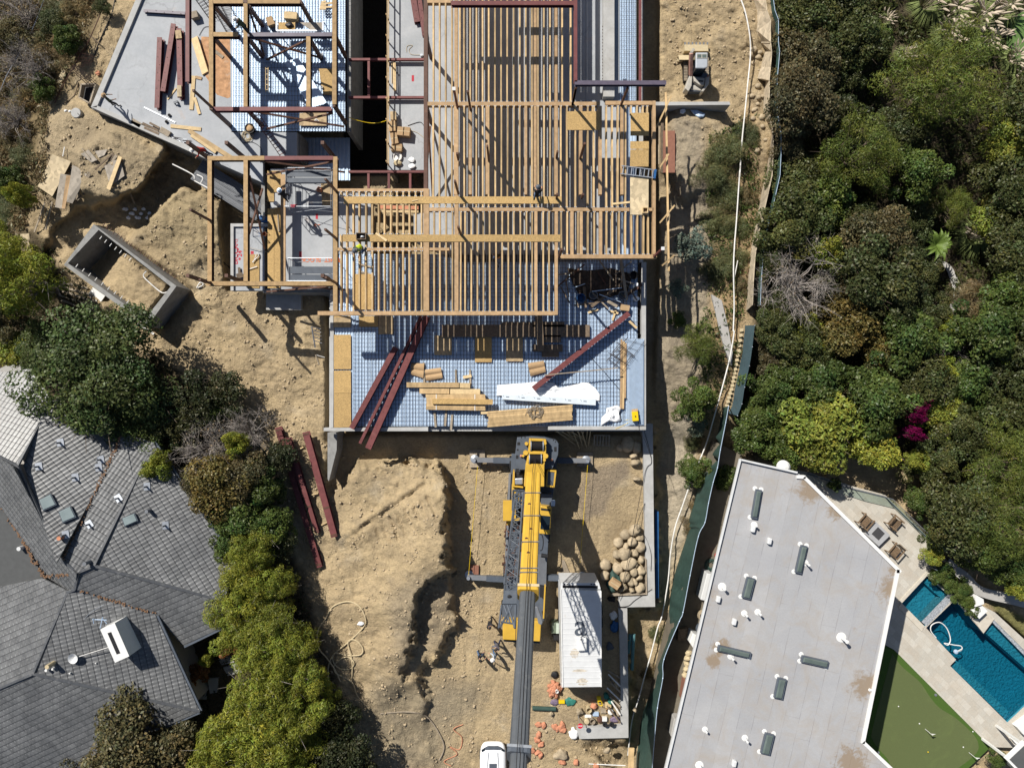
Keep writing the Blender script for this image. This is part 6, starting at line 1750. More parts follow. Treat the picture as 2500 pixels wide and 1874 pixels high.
for pts in([(272,610),(322,595),(310,760),(262,845),(205,800)],[(525,625),(588,605),(578,730),(490,850),(455,840),(515,760)],[(330,610),(515,640),(500,750),(430,745),(350,690)]):
 MB().prism([E(x,y,ez+1.3)for x,y in pts],ez+.5,ez+1.3).obj('engine_cover',dw,ex,bevel=.04)
MB().prism([E(x,y,ez+1.0)for x,y in[(320,745),(480,760),(455,835),(300,820)]],ez+.5,ez+1.0).obj('counterweight',dw,ex,bevel=.05)
MB().prism([E(x,y,ez+1.31)for x,y in[(415,672),(490,678),(488,700),(413,694)]],ez+1.2,ez+1.31).obj('vent_slot',MT['black'],ex)
MB().cyl(E(558,610,ez+1.3),E(558,610,ez+1.55),.07,n=10).obj('exhaust_cap',MT['terracotta'],ex)
cabp=[(372,240),(562,240),(556,475),(500,490),(370,488)]
cabm=M('cab_roof_paint',(.36,.39,.43),.5,var=.1,scale=3,dirt=(.42,.37,.30),dscale=1.5)
cb=MB().prism([E(x,y,ez+2.5)for x,y in cabp],ez+2.36,ez+2.5).obj('cab_roof',cabm,ex,bevel=.08)
MB().prism([E(x,y,ez+2.36)for x,y in[(378,246),(556,246),(550,470),(375,480)]],ez+.9,ez+2.355).obj('cab_body',MT['glass'],ex,bevel=.04)
MB().prism([E(x,y,ez+2.53)for x,y in[(388,266),(546,266),(546,332),(388,332)]],ez+2.48,ez+2.53).obj('hatch_frame',dw,cb)
for x0,x1 in((396,460),(472,538)):MB().prism([E(x,y,ez+2.537)for x,y in[(x0,274),(x1,274),(x1,324),(x0,324)]],ez+2.5,ez+2.537).obj('roof_window',MT['dome'],cb)
MB().bar(E(292,600,ez+1.2),E(300,255,ez+2.2),.24,.30).obj('boom',M('faded_red_paint',(.36,.20,.16),.7,var=.3,scale=4,dirt=(.45,.38,.30),dscale=3),ex,bevel=.03)
MB().bar(E(300,255,ez+2.2),E(330,205,ez+.8),.2,.24).obj('dipper_arm',dw,ex,bevel=.03)
mb=MB()
b0,b1=E(195,200,0),E(570,200,0)
prof=[(.0,.75),(.35,.62),(.55,.3),(.48,.06),(.2,.0),(.2,.06),(.42,.12),(.47,.3),(.3,.54),(.0,.66)]
mb.ext([(-a,b)for a,b in prof][::-1],Vector((b0.x,b0.y,ez+.15)),Vector((b1.x,b0.y,ez+.15)),(0,0,1))
mb.prism([E(x,y,ez+.7)for x,y in[(200,120),(556,120),(568,222),(200,215)]],ez+.12,ez+.68)
bk=mb.obj('bucket',MT['hosetan'],ex)
for k in range(7):MB().box(E(205+58*k,108,ez+.5),(.1,.2,.06)).obj('bucket_tooth',MT['alum'],bk)
# ---- hillside fences and the white water line
def ribbon(c_pts0,c_pts1,z1,mat,name,label,cat,nsub=6,wave=.0,parent=None,lab=True):
 lo=spline([G(*p)for p in c_pts0],nsub)
 hi=spline([P(*p,z)for p,z in zip(c_pts1,z1)],nsub)
 rows=4
 V,Fs=[],[]
 n=len(lo)
 for r_ in range(rows+1):
  u=r_/rows
  for i in range(n):
   v=lo[i].lerp(hi[i],u)
   k=wave*math.sin(u*math.pi)*mnoise.noise(Vector((i*.35,r_*.6,2.0)))
   V.append(v+Vector((k,k*.3,0)))
 for r_ in range(rows):
  for i in range(n-1):Fs.append((r_*n+i,r_*n+i+1,(r_+1)*n+i+1,(r_+1)*n+i))
 return MB().add(V,Fs).obj(name,mat,parent,smooth=wave>0,**(dict(label=label,cat=cat)if lab else{})),lo,hi
BL=[X('d',*q)for q in[(1590,-20),(1625,90),(1618,260),(1655,360),(1695,420),(1655,560),(1625,660),(1690,690),(1680,800),(1676,940),(1700,1010),(1735,1090),(1745,1145),(1725,1300),(1695,1480),(1655,1640)]]+[X('h',*q)for q in[(1215,400),(1180,560),(1150,780),(1130,1000),(1115,1240)]]
BT=[X('d',*q)for q in[(1690,-20),(1705,90),(1735,170),(1735,360),(1745,440),(1735,560),(1725,665),(1725,680),(1725,800),(1724,930),(1735,1010),(1752,1090),(1757,1145),(1757,1300),(1748,1480),(1712,1640)]]+[X('h',*q)for q in[(1265,400),(1225,560),(1190,780),(1175,1000),(1168,1190)]]
t=thing('board_barrier','leaning weathered plywood barrier along the top of the right hand slope','barrier',G(*BL[8]))
for i in range(len(BL)-1):
 p,q,r_,s_=G(*BL[i],.05),G(*BL[i+1],.05),P(*BT[i+1],-.9-.02*(i%2)),P(*BT[i],-.9-.02*(i%2))
 up=Vector((.03,0,.05))
 MB().add([p,q,r_,s_,p-up,q-up,r_-up,s_-up],[(0,1,2,3),(7,6,5,4),(0,4,5,1),(1,5,6,2),(2,6,7,3),(3,7,4,0)]).obj('board',MT['barrier'],t)
FB=[(x+12,y)for x,y in BT]
t=thing('net_fence','thin green netted chain fence behind the plywood barrier','fence',G(*FB[6]))
hi=[P(x+6,y,-.45)for x,y in FB]
lo=[Vector((v.x-.04,v.y,-.85))for v in hi]
V=lo+hi
n=len(lo)
MB().add(V,[(i,i+1,n+i+1,n+i)for i in range(n-1)]).obj('net_panel',MT['green'],t)
for i in range(0,n,2):MB().tube([lo[i],hi[i]+Vector((0,0,.1))],.03,6).obj('fence_post',MT['steel'],t)
MB().tube([v+Vector((0,0,.03))for v in hi],.02,5).obj('top_wire',MT['galv'],t)
# grey-green shade-net fence, then the dark green one lower down
N0=[X('l',*q)for q in[(618,-20),(600,160),(570,330),(535,500),(512,640),(478,720)]]
N1=[X('l',*q)for q in[(700,-20),(680,160),(655,320),(615,500),(592,640),(555,740)]]
netgrey=M('grey_green_net',(.055,.095,.115),.75,var=.15,scale=4,bump=.3,bscale=40)
t=thing('shade_fence','blue grey shade net fence running down beside the brick edging','fence',G(*N0[2]))
ribbon(N0,N1,[-.4]*6,netgrey,'net_panel','','',parent=t,lab=False,wave=.06)
for q in N1:MB().tube([P(*q,-.35),P(*q,-2.8)],.035,6).obj('fence_post',MT['steel'],t)
D0=[X('l',*q)for q in[(435,670),(395,860),(365,1000),(320,1150),(240,1250),(190,1450),(140,1640)]]+[X('r',*q)for q in[(2000,830),(1890,1180),(1845,1440)]]+[X('o',*q)for q in[(1830,500),(1760,780),(1700,1000),(1620,1200),(1580,1480),(1560,1680),(1540,1800)]]
D1=[X('l',*q)for q in[(480,660),(455,800),(410,1030),(385,1180),(350,1300),(310,1480),(280,1640)]]+[X('r',*q)for q in[(2090,860),(2020,1190),(1960,1500)]]+[X('o',*q)for q in[(1930,420),(1800,740),(1790,900),(1745,1150),(1720,1420),(1700,1680),(1690,1800)]]
t=thing('green_fence','sagging dark green net fence between the site and the flat roofed house','fence',G(*D0[7]))
ribbon(D0,D1,[-.2]*len(D1),MT['green'],'net_panel','','',parent=t,lab=False,wave=.45,nsub=7)
MB().tube(spline([P(*q,-.16)for q in D1],7),.025,5).obj('top_rope',MT['galv'],t)
for q in D1[::1]:
 MB().tube([P(*q,-2.9),P(*q,-.05)],.035,6).obj('fence_post',MT['galv'],t)
for k in range(30):
 u=k/29
 pth=[X('l',*q)for q in[(600,20),(575,200),(545,360),(520,500),(480,640),(455,780),(435,900),(405,1040)]]
 i=min(int(u*7),6)
 f_=u*7-i
 x,y=pth[i][0]+(pth[i+1][0]-pth[i][0])*f_,pth[i][1]+(pth[i+1][1]-pth[i][1])*f_
 MB().box(G(x-4,y,.1),(.26,.22,.15),R(10+7*(k%3))).obj('edging_brick',MT['hosetan'],label='pale clay brick in the edging along the foot of the net fences',cat='brick',group='bricks along the net fences')
HP=[X('d',*q)for q in[(1475,-20),(1520,110),(1556,300),(1562,470),(1540,700),(1510,1000),(1490,1200),(1472,1480)]]+[X('h',*q)for q in[(1058,60),(1045,250),(1028,500),(1012,700),(1005,900),(1010,1200),(1003,1400)]]+[X('l',*q)for q in[(526,40),(490,250),(435,470),(372,700),(300,950),(230,1130),(150,1330),(70,1560)]]+[X('r',*q)for q in[(1950,620),(1895,780),(1855,1000),(1835,1230),(1785,1520)]]+[X('o',*q)for q in[(1745,480),(1690,700),(1640,870),(1590,1060),(1530,1260),(1496,1550)]]
MB().tube(spline([G(*q,.75)for q in HP],6),.048,7).obj('water_line',MT['pvc'],label='long white water pipe winding down the whole right side of the site',cat='pipe')
MB().tube([GX('h',1040,815,.7),GX('h',1012,960,.7)],.035,6).obj('pipe_branch',MT['pvc'],label='short white branch pipe beside the long water pipe',cat='pipe')
t=thing('path_slab','pale concrete strip exposed on the right slope between shrubs','concrete strip',GX('h',900,1350))
zc=GX('h',900,1350).z
MB().prism([(v.x,v.y)for v in QL('h',[(820,1100),(905,1150),(960,1380),(1000,1600),(990,1700),(930,1560),(880,1380)],zc+.12)],zc-.6,zc+.12).obj('strip_top',MT['bigpath'],t)
# stones along the right slope and loose clods everywhere
rn=random.Random(21)
for k in range(26):
 x,y=X('d',rn.uniform(1560,1700),rn.uniform(380,1280))
 s_=rn.uniform(.22,.5)
 MB().blob(G(x,y,s_*.15),(s_,s_*rn.uniform(.7,1),s_*.6),k+90,.3,2).obj('rock',MT['stone'],label='loose tan rock in the bank below the plywood barrier',cat='rock',group='rocks in the right bank',smooth=True)
def clod_field(n,region,s0,s1,seed,name,label,mat):
 rg=np.random.default_rng(seed)
 base=MB().blob((0,0,0),(1,1,.7),3,1.1,1)
 bv=np.array([tuple(v)for v in base.v])
 bf=np.array(base.f)
 Vs,Fs,k=[],[],0
 x0,y0,x1,y1=region[0]
 PX_,PY_=rg.uniform(x0,x1,n*14),rg.uniform(y0,y1,n*14)
 ok=np.min([sdf(PX_,PY_,q)for q in region[1]],axis=0)<0
 ok&=np.min([sdf(PX_,PY_,q)for q in region[2]],axis=0)>0
 ok&=fbm(PX_/45,PY_/45,4,.6,91)+rg.normal(0,.12,len(PX_))>.02
 for px,py in zip(PX_[ok][:n],PY_[ok][:n]):
  s_=s0+(s1-s0)*rg.random()**3
  a=rg.uniform(0,6.28)
  sc=np.array([rg.uniform(.7,1.2),rg.uniform(.7,1.2),rg.uniform(.6,1)])*s_
  v=bv*sc
  v=np.stack([v[:,0]*np.cos(a)-v[:,1]*np.sin(a),v[:,0]*np.sin(a)+v[:,1]*np.cos(a),v[:,2]],1)+np.array(tuple(G(px,py,s_*.12)))
  Vs.append(v)
  Fs.append(bf+k*len(bv))
  k+=1
 return np_obj(name,np.concatenate(Vs),np.concatenate(Fs),mat,smooth=False,kind='stuff',label=label)
DIRT=[[(450,620),(560,560),(640,700),(800,720),(800,1060),(680,1060),(520,900),(430,840)],[(700,1060),(1060,1110),(1110,1180),(1130,1560),(1120,1874),(860,1874),(760,1600),(690,1400)],[(370,470),(520,480),(540,640),(430,690),(330,600)],[(1610,0),(1860,0),(1830,300),(1790,420),(1610,260)],[(1120,1120),(1240,1120),(1190,1860),(1130,1860)],[(1300,1780),(1540,1800),(1530,1874),(1290,1874)],[(120,260),(380,330),(330,470),(120,480)]]
clod=M('clod_soil',(.39,.31,.205),.95,var=.25,scale=5,bump=.4,bscale=12)
clod_field(3800,((110,0,1870,1880),DIRT,[BLDG]),.045,.25,4,'dirt_clods','small loose clods and stones scattered over the bare dirt',clod)
# ---- tiled house on the left
hs=thing('tiled_house','house with a dark grey hipped tile roof, skylights and a white chimney','house',P(250,1420,-3))
PZ=dict(A=(43,1137,3.2),A0=(-80,1075,3.2),B0=(-80,920,.6),B1=(60,900,.5),B=(130,970,.6),C=(151,1368,3.0),D=(300,1056,.6),E=(230,1381,2.8),F=(375,1080,.5),Hh=(577,1378,.5),I=(547,1466,.9),J=(577,1514,.4),K=(447,1577,.4),
 L=(379,1498,1.25),L2=(381,1504,1.32),M=(184,1438,2.45),N=(165,1446,2.4),O=(81,1644,3.2),Pp=(488,1736,.95),Q=(-80,1713,3.2),R=(408,1770,.9),R2=(190,1879,.9),R3=(-80,2010,.9),X=(191,1397,2.85),S=(107,1409,1.6),S0=(0,1225,1.5),S1=(-80,1090,1.5),T=(0,1431,1.6),T0=(-80,1445,1.6))
ROOFS=[]
def roof_plane(keys,mat='tile',name='roof_plane'):
 pts=[P(*PZ[k])for k in keys]
 n=Vector((0,0,0))
 for i in range(len(pts)):n+=pts[i].cross(pts[(i+1)%len(pts)])
 if n.z<0:
  pts=pts[::-1]
  n=-n
 n.normalize()
 c=sum(pts,Vector((0,0,0)))/len(pts)
 pts=[Vector((p.x,p.y,c.z-((p.x-c.x)*n.x+(p.y-c.y)*n.y)/n.z))for p in pts]
 u=Vector((0,0,1)).cross(n)
 u=u.normalized()if u.length>.01 else Vector((1,0,0))
 v=n.cross(u)
 c=sum(pts,Vector((0,0,0)))/len(pts)
 m=len(pts)
 V=pts+[p-Vector((0,0,.12))for p in pts]
 o=MB().add(V,[tuple(range(m)),tuple(range(2*m-1,m-1,-1))]+[(i,m+i,m+(i+1)%m,(i+1)%m)for i in range(m)]).obj(name,MT[mat],hs)
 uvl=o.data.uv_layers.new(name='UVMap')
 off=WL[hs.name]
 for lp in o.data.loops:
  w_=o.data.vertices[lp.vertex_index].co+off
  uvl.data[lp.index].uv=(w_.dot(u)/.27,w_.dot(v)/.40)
 ROOFS.append(([PZ[k][:2]for k in keys],n,c))
 return o
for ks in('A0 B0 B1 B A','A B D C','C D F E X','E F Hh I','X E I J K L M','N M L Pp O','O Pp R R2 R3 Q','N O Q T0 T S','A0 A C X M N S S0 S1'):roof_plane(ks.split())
MT['flatgrey']=M('grey_flat_roofing',(.085,.088,.09),.9,var=.1,scale=3)
roof_plane('S1 S0 S T T0'.split(),'flatgrey','flat_roof')
wl=[(-70,940),(120,990),(300,1085),(368,1108),(560,1382),(532,1462),(555,1508),(450,1558),(392,1512),(470,1722),(400,1752),(180,1860),(-70,1975)]
MB().prism([P(x,y,0)for x,y in wl],-3.6,.15).obj('house_wall',M('plaster_wall',(.42,.40,.37),.9,var=.08),hs)
def on_roof(px,py,dz=0.0):
 for poly,n,c in ROOFS:
  if sdf(np.array([[px]],float),np.array([[py]],float),poly)[0,0]<0:
   d=Vector(((px-1250)/F,(937-py)/F,-1))
   o_=Vector((0,0,H))
   t_=(c-o_).dot(n)/d.dot(n)
   return o_+d*t_+Vector((0,0,dz)),n
 return P(px,py,1.5+dz),Vector((0,0,1))
capm=M('ridge_tile',(.085,.09,.10),.5,var=.2,scale=5,dirt=(.2,.2,.2),dscale=2)
for a,b in[('A','B'),('A','A0'),('A','C'),('E','F'),('C','X'),('X','E'),('E','I'),('X','M'),('M','N'),('N','O'),('O','Pp'),('O','Q')]:
 p,q=P(*PZ[a]),P(*PZ[b])
 MB().ext([(-.11,-.03),(.11,-.03),(.07,.07),(-.07,.07)],p,q).obj('ridge_cap',capm,hs)
for a,b in[('J','K'),('L2','Pp'),('Pp','R'),('F','Hh'),('I','J'),('R','R2')]:
 p,q=P(*PZ[a]),P(*PZ[b])
 dz=Vector((0,0,-.1))
 n_=(q-p).cross(Vector((0,0,1))).normalized()*-.08
 MB().bar(p+dz+n_,q+dz+n_,.14,.12).obj('gutter',MT['slate'],hs)
lit=M('dead_leaves',(.17,.10,.06),.95,var=.45,scale=12)
rn=random.Random(3)
for a,b,n0 in[('C','D',120),('S0','S',110),('M','L',60),('S','X',50)]:
 mb=MB()
 for k in range(n0):
  u=rn.random()
  px,py=PZ[a][0]+(PZ[b][0]-PZ[a][0])*u+rn.gauss(0,2.2),PZ[a][1]+(PZ[b][1]-PZ[a][1])*u+rn.gauss(0,2.2)
  q=P(px,py,PZ[a][2]+(PZ[b][2]-PZ[a][2])*u+.07)
  mb.box(q,(.13,.08,.02),rn.uniform(0,3))
 mb.obj('valley_leaves',lit,hs,kind='stuff')
for qd in([(190,318),(250,288),(278,342),(212,372)],[(285,375),(345,346),(372,402),(306,430)],[(592,405),(655,380),(672,418),(606,446)]):
 px=[X('v',*q)for q in qd]
 pts=[on_roof(*q)[0]for q in px]
 n=on_roof(*px[0])[1]
 fr=MB().hexa(pts,[p+n*.16 for p in pts]).obj('skylight',MT['slate'],hs)
 c=sum(pts,Vector((0,0,0)))/4
 q2=[c+(p-c)*.9+n*.163 for p in pts]
 MB().hexa(q2,[c+(p-c)*.82+n*.2 for p in pts]).obj('skylight_dome',MT['frost'],fr)
for x,y in[(188,155),(365,208),(478,160),(488,122),(293,40),(712,252),(574,308),(433,434),(802,440),(318,485)]:
 p,n=on_roof(*X('v',x,y))
 rot=n.to_track_quat('Z','Y').to_matrix()@Matrix.Rotation(R(-25),3,'Z')
 mb=MB().box(p+n*.03,(.52,.4,.03),rot=rot)
 o=mb.obj('vent_flashing',MT['steel'],hs)
 MB().cyl(p,p+Vector((0,0,.5)),.06,n=10).obj('vent_pipe',MT['alum'],o)
for c,x,y,r,hh,m_ in[('v',727,367,.12,.5,'alum'),('v',435,615,.13,.6,'alum'),('v',303,497,.14,.4,'orange'),('m',455,770,.14,.7,'hosetan'),('v',110,547,.14,.4,'whitemetal'),('m',412,820,.09,.3,'white'),('m',457,815,.07,.2,'white'),('m',597,853,.05,.15,'white'),('m',812,770,.04,.1,'white')]:
 p,n=on_roof(*X(c,x,y))
 MB().cyl(p-Vector((0,0,.1)),p+Vector((0,0,hh)),r,n=12).obj('roof_pipe',MT[m_],hs)
zc0,zc1=.9,3.1
tp=QL('m',[(845,490),(967,436),(1090,715),(970,770)],zc1)
ch=MB().prism([(v.x,v.y)for v in tp],zc0,zc1).obj('chimney',MT['white'],hs)
MB().prism([(v.x,v.y)for v in QL('m',[(906,520),(938,510),(1016,690),(984,700)],zc1)],zc1-.3,zc1+.004).obj('flue_slot',MT['black'],ch)
p,n=on_roof(*X('m',640,720))
MB().lathe([(.05,0),(.30,.25),(.33,.34),(.28,.30),(.05,.1)],p,18).obj('satellite_dish',MT['whitemetal'],hs)
MB().tube([p+Vector((0,0,.25)),tp[3].lerp(tp[0],.4)-Vector((.05,0,.7))],.025,6).obj('dish_arm',MT['pvc'],hs)
for a,b in[((845,480),(865,385)),((780,405),(900,410)),((790,440),(785,400)),((900,440),(870,400))]:MB().tube([Q('m',*a,2.9),Q('m',*b,3.0)],.03,6).obj('antenna_bar',MT['galv'],hs)
t_=[Q('m',x,y,2.3)for x,y in[(880,280),(760,350),(690,440),(640,500),(635,600),(700,660),(735,690),(700,725)]]
MB().tube(spline(t_),.018,5).obj('antenna_cable',MT['steel'],hs)
# yard beside it
t=thing('paved_terrace','pale stepping slabs in the shady yard of the tiled house','paving',GX('m',1900,800))
for pts in([(1840,740),(1960,690),(2000,760),(1870,790)],[(1880,810),(2010,770),(2040,850),(1920,880)],[(1750,900),(1840,900),(1830,1020),(1770,1030)],[(1660,990),(1740,990),(1740,1080),(1660,1080)]):
 z=GX('m',*pts[0]).z+.14
 MB().prism([(v.x,v.y)for v in QL('m',pts,z)],z-.3,z).obj('stepping_slab',MT['bigpath'],t)
z=GX('m',2080,1130).z+.1
MB().prism([(v.x,v.y)for v in QL('m',[(1990,1080),(2160,1040),(2211,1200),(2060,1240)],z)],z-.3,z).obj('lawn_patch',MT['fringe'],label='small green lawn patch between the tiled house and the bamboo',kind='structure')
z=GX('i',60,340).z+.5
MB().prism([(v.x,v.y)for v in QL('i',[(-60,370),(170,262),(205,375),(0,455),(-60,470)],z)],z-.6,z).obj('concrete_drive',MT['bigpath'],label='pale concrete apron above the tiled house at the left edge',kind='structure')
# ---- flat roofed house, patio, pool and putting green
zr,zp=3.0,-2.5
wh=thing('flat_roof_house','white house with a large pale grey flat roof, skylights and vents','house',P(1900,1500,zp))
RP=[X('w',492,122),X('w',765,184),X('w',803,212),X('w',1256,664),X('x',1247,10)]+[X('p',*q)for q in[(862,1440),(1130,1700),(1700,2300)]]+[(1580,2060)]
rw=[P(*q,zr)for q in RP]
rf=MB().prism([(v.x,v.y)for v in rw],zr-.35,zr).obj('flat_roof',MT['flatroof'],wh)
cen=sum(rw,Vector((0,0,0)))/len(rw)
rin=[v+Vector((3.2 if i in(0,len(rw)-1)else-.6,-1.0 if i<3 else 0,0))for i,v in enumerate(rw)]
MB().prism([(v.x,v.y)for v in rin],-3.4,zr-.355).obj('house_wall',MT['white'],wh)
par=[X('w',765,205),X('w',800,207),X('w',1262,662)]+[X('p',*q)for q in[(1150,0),(856,1440),(1120,1690),(1690,2290)]]
ZP=zr+.12
pw=[P(*q,ZP)for q in par]
for i in range(len(pw)-1):
 d=(pw[i+1]-pw[i]).normalized()
 n=Vector((-d.y,d.x,0))
 MB().bar(pw[i]+n*.0-d*(.0),pw[i+1]+d*.1,.22,.4+.002*(i%2),top=True).obj('parapet',MT['white'],wh)
for a,b in[((492,122),(765,184))]:MB().bar(Q('w',*a,zr+.1),Q('w',*b,zr+.1),.12,.2).obj('roof_edge',MT['whitemetal'],wh)
MB().bar(P(*X('w',490,118),zr+.1),P(1582,2056,zr+.1),.12,.2).obj('roof_edge',MT['whitemetal'],wh)
def skylight(c,a,b,wd,n):
 p,q=Q(c,*a,zr),Q(c,*b,zr)
 d=(q-p).normalized()
 s=Vector((-d.y,d.x,0))
 L=(q-p).length
 w_=wd/1.983*(H-zr)/F
 m=(p+q)/2
 rz=math.atan2(d.y,d.x)
 fr=MB().box(m+Vector((0,0,.11)),(L,w_,.22),rz).obj('skylight',MT['slate'],wh,bevel=.02)
 MB().hexa([m+d*x*L/2*.9+s*y*w_/2*.74+Vector((0,0,.222))for x,y in((-1,-1),(1,-1),(1,1),(-1,1))],[m+d*x*L/2*.84+s*y*w_/2*.5+Vector((0,0,.32))for x,y in((-1,-1),(1,-1),(1,1),(-1,1))]).obj('skylight_dome',MT['dome'],fr)
 for x,y in((-1,-1),(-1,1),(1,-1))[:n]:MB().lathe([(.17,.004),(.15,.03),(.0,.035)],m+d*x*L*.5+s*y*w_*.5,10).obj('corner_patch',MT['white'],fr)
for c,a,b,wd,n in[('w',(577,265),(553,404),30,3),('w',(796,535),(766,668),32,3),('w',(540,690),(514,790),42,3),('x',(378,366),(537,403),29,3),('x',(782,418),(910,447),33,3),('x',(690,513),(669,610),43,3),('x',(630,780),(606,878),46,3)]:skylight(c,a,b,wd,n)
for c,x,y,r,hh in[('w',558,437,.13,.4),('w',403,738,.17,.5),('w',510,866,.13,.5),('w',575,860,.13,.5),('w',806,622,.13,.55),('x',320,765,.12,.35),('x',513,806,.13,.5),('x',293,938,.17,.5),('x',444,411,.13,.5),('x',980,320,.2,.75),('x',1117,573,.06,.12)]:
 q=Q(c,x,y,zr)
 o=MB().lathe([(r*1.7,.003),(r*1.6,.03),(r*.5,.05),(r*.45,hh),(r*.6,hh),(r*.6,hh+.06),(0,hh+.08)],q,14).obj('roof_vent',MT['white'],wh)
for c,x,y in[('w',548,455),('w',627,513),('w',380,793),('w',457,902),('x',457,922)]:
 q=Q(c,x,y,zr)
 MB().box(q+Vector((0,0,.15)),(.26,.42,.3),R(-12)).obj('vent_hood',MT['whitemetal'],wh,bevel=.06)
MB().lathe([(.45,0),(.42,.2),(.25,.36),(0,.42)],Q('w',697,156,zr-.6),18).obj('turbine_vent',MT['white'],wh)
# side alley
al=[X('w',380,40),X('w',500,100),X('w',330,900),(1610,2060),(1530,2060),(1590,1760),(1650,1500),(1700,1300)]
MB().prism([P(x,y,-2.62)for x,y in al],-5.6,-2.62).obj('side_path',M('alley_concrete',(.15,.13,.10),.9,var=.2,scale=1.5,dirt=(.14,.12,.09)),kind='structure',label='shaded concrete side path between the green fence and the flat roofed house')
for k,(c,pts,z,m_,lb)in enumerate([('w',[(330,672),(365,680),(330,808),(298,800)],-1.3,'whitemetal','white shed roof in the alley by the flat roofed house'),('x',[(262,300),(300,318),(278,395),(245,345)],-1.4,'white','white panel leaning on the wall in the alley'),('x',[(222,528),(248,530),(228,635),(207,625)],-1.8,'terracotta','rust red bench by the wall in the alley'),
 ('x',[(170,712),(208,716),(190,808),(154,800)],-1.7,'bigpath','pale grey bin at the lower end of the alley'),('x',[(190,280),(240,275),(232,335),(185,338)],-2.3,'darkwood','dark brown mat across the alley')]):
 MB().prism([(v.x,v.y)for v in QL(c,pts,z)],-2.66,z).obj(['shed','door_leaf_stack','bench','bin','floor_mat'][k],MT[m_],label=lb,cat=['shed','boards','bench','bin','mat'][k],bevel=.05)
for k in range(5):MB().blob(Q('x',240-4*k,395+26*k,-2.3),(.5,.4,.4),k,.5).obj('folded_cloth',MT['hosetan'],label='pale folded cover in the stack along the alley wall',cat='cover',group='folded covers in the alley')
coil('w',345,630,-2.6,.45,6,.03,'green','coiled green garden hose in the alley','hose_coil','hose')
MB().lathe([(.2,0),(.26,.4),(.22,.4),(.18,.1)],Q('w',378,585,-2.6),14).obj('red_pot',M('red_plastic',(.5,.03,.03),.5,var=.05),label='red pot beside the coiled green hose',cat='pot')
for k,(x,y)in enumerate([(303,205),(295,268)]):MB().lathe([(.3,0),(.42,.35),(.38,.6),(.3,.62),(.25,.3)],Q('x',x,y,-2.6),18).obj('stone_urn',MT['stone' if k==0 else 'slate'],label=['round tan urn in the alley','dark round barbecue in the alley'][k],cat=['urn','barbecue'][k])
# patio and its paving (cut round the pool)
SPA=[X('p',*q)for q in[(1392,38),(1612,228),(1372,462),(1180,268)]]
POOL=[X('p',*q)for q in[(1628,240),(1868,522),(1950,402),(2400,850),(2400,960),(2070,1272),(1588,796),(1638,744),(1385,476)]]
PAT=[X('s',*q)for q in[(290,300),(390,318),(780,440),(1038,508),(1500,965),(1600,1120),(1480,1130)]]+[X('p',*q)for q in[(1640,215),(1860,290),(1965,345),(2211,570),(2560,900),(2560,1500),(1930,1480),(1115,660),(1040,620),(900,200)]]
import bmesh
def sheet_with_holes(name,outer,holes,z,mat,**pr):
 bm=bmesh.new()
 edges=[]
 for loop in[outer]+holes:
  vs=[bm.verts.new(tuple(P(x,y,z)))for x,y in loop]
  edges+=[bm.edges.new((vs[i],vs[(i+1)%len(vs)]))for i in range(len(vs))]
 bmesh.ops.triangle_fill(bm,use_beauty=True,edges=edges)
 for f in bm.faces:
  if f.normal.z<0:f.normal_flip()
 me=bpy.data.meshes.new(name)
 bm.to_mesh(me)
 bm.free()
 me.materials.append(mat)
 o=bpy.data.objects.new(name,me)
 COL.objects.link(o)
 return props(o,**pr)
sheet_with_holes('patio',PAT,[SPA,POOL],zp,MT['paving'],kind='structure',label='pale travertine patio round the pool and behind the flat roofed house')
pl=thing('swimming_pool','long blue swimming pool with a steps ledge and a stone weir','pool',P(2330,1600,zp))
def basin(poly,z0,z1,parent,mat):
 a=[P(x,y,z1)for x,y in poly]
 n=len(a)
 V=a+[Vector((v.x,v.y,z0))for v in a]
 Fs=[(i,n+i,n+(i+1)%n,(i+1)%n)for i in range(n)]+[tuple(range(n,2*n))]
 return MB().add(V,Fs).obj('basin',MT[mat],parent)
basin(POOL,zp-1.6,zp,pl,'pooltile')
MB().prism([P(x,y,zp-.5)for x,y in[X('p',*q)for q in[(1590,798),(1640,752),(1790,900),(2130,1230),(2072,1268)]]],zp-1.55,zp-.45).obj('pool_step',MT['pooltile2'],pl)
MB().prism([P(x,y,zp)for x,y in[X('p',*q)for q in[(1880,500),(1950,415),(2380,840),(2330,900)]]],zp-1.55,zp-.5).obj('pool_step',MT['pooltile2'],pl)
MB().prism([P(x,y,zp-.06)for x,y in[X('p',*q)for q in[(1938,424),(1958,400),(2420,850),(2380,880)]]],zp-1.5,zp-.06).obj('stone_weir',MT['stoneweir'],pl)
MB().add([P(x,y,zp-.13)for x,y in POOL][::-1],[tuple(range(len(POOL)))]).obj('water_surface',MT['water'],pl)
sp=thing('spa_pool','square blue spa beside the pool with a stone spillway','spa',P(2190,1470,zp))
basin(SPA,zp-.9,zp,sp,'pooltile2')
MB().prism([P(x,y,zp)for x,y in[X('p',*q)for q in[(1405,60),(1595,225),(1560,255),(1480,190),(1395,110),(1210,270),(1195,260)]]],zp-.88,zp-.4).obj('spa_bench',MT['pooltile2'],sp)
MB().prism([P(x,y,zp+.02)for x,y in[X('p',*q)for q in[(1578,192),(1612,232),(1392,462),(1350,428)]]],zp-.9,zp+.02).obj('spillway',MT['stoneweir'],sp)
MB().add([P(x,y,zp-.05)for x,y in SPA][::-1],[tuple(range(4))]).obj('water_surface',MT['water'],sp)
cop=M('coping_stone',(.52,.48,.41),.7,var=.1,scale=3,dirt=(.42,.34,.26),dscale=2)
cz=zp+.06
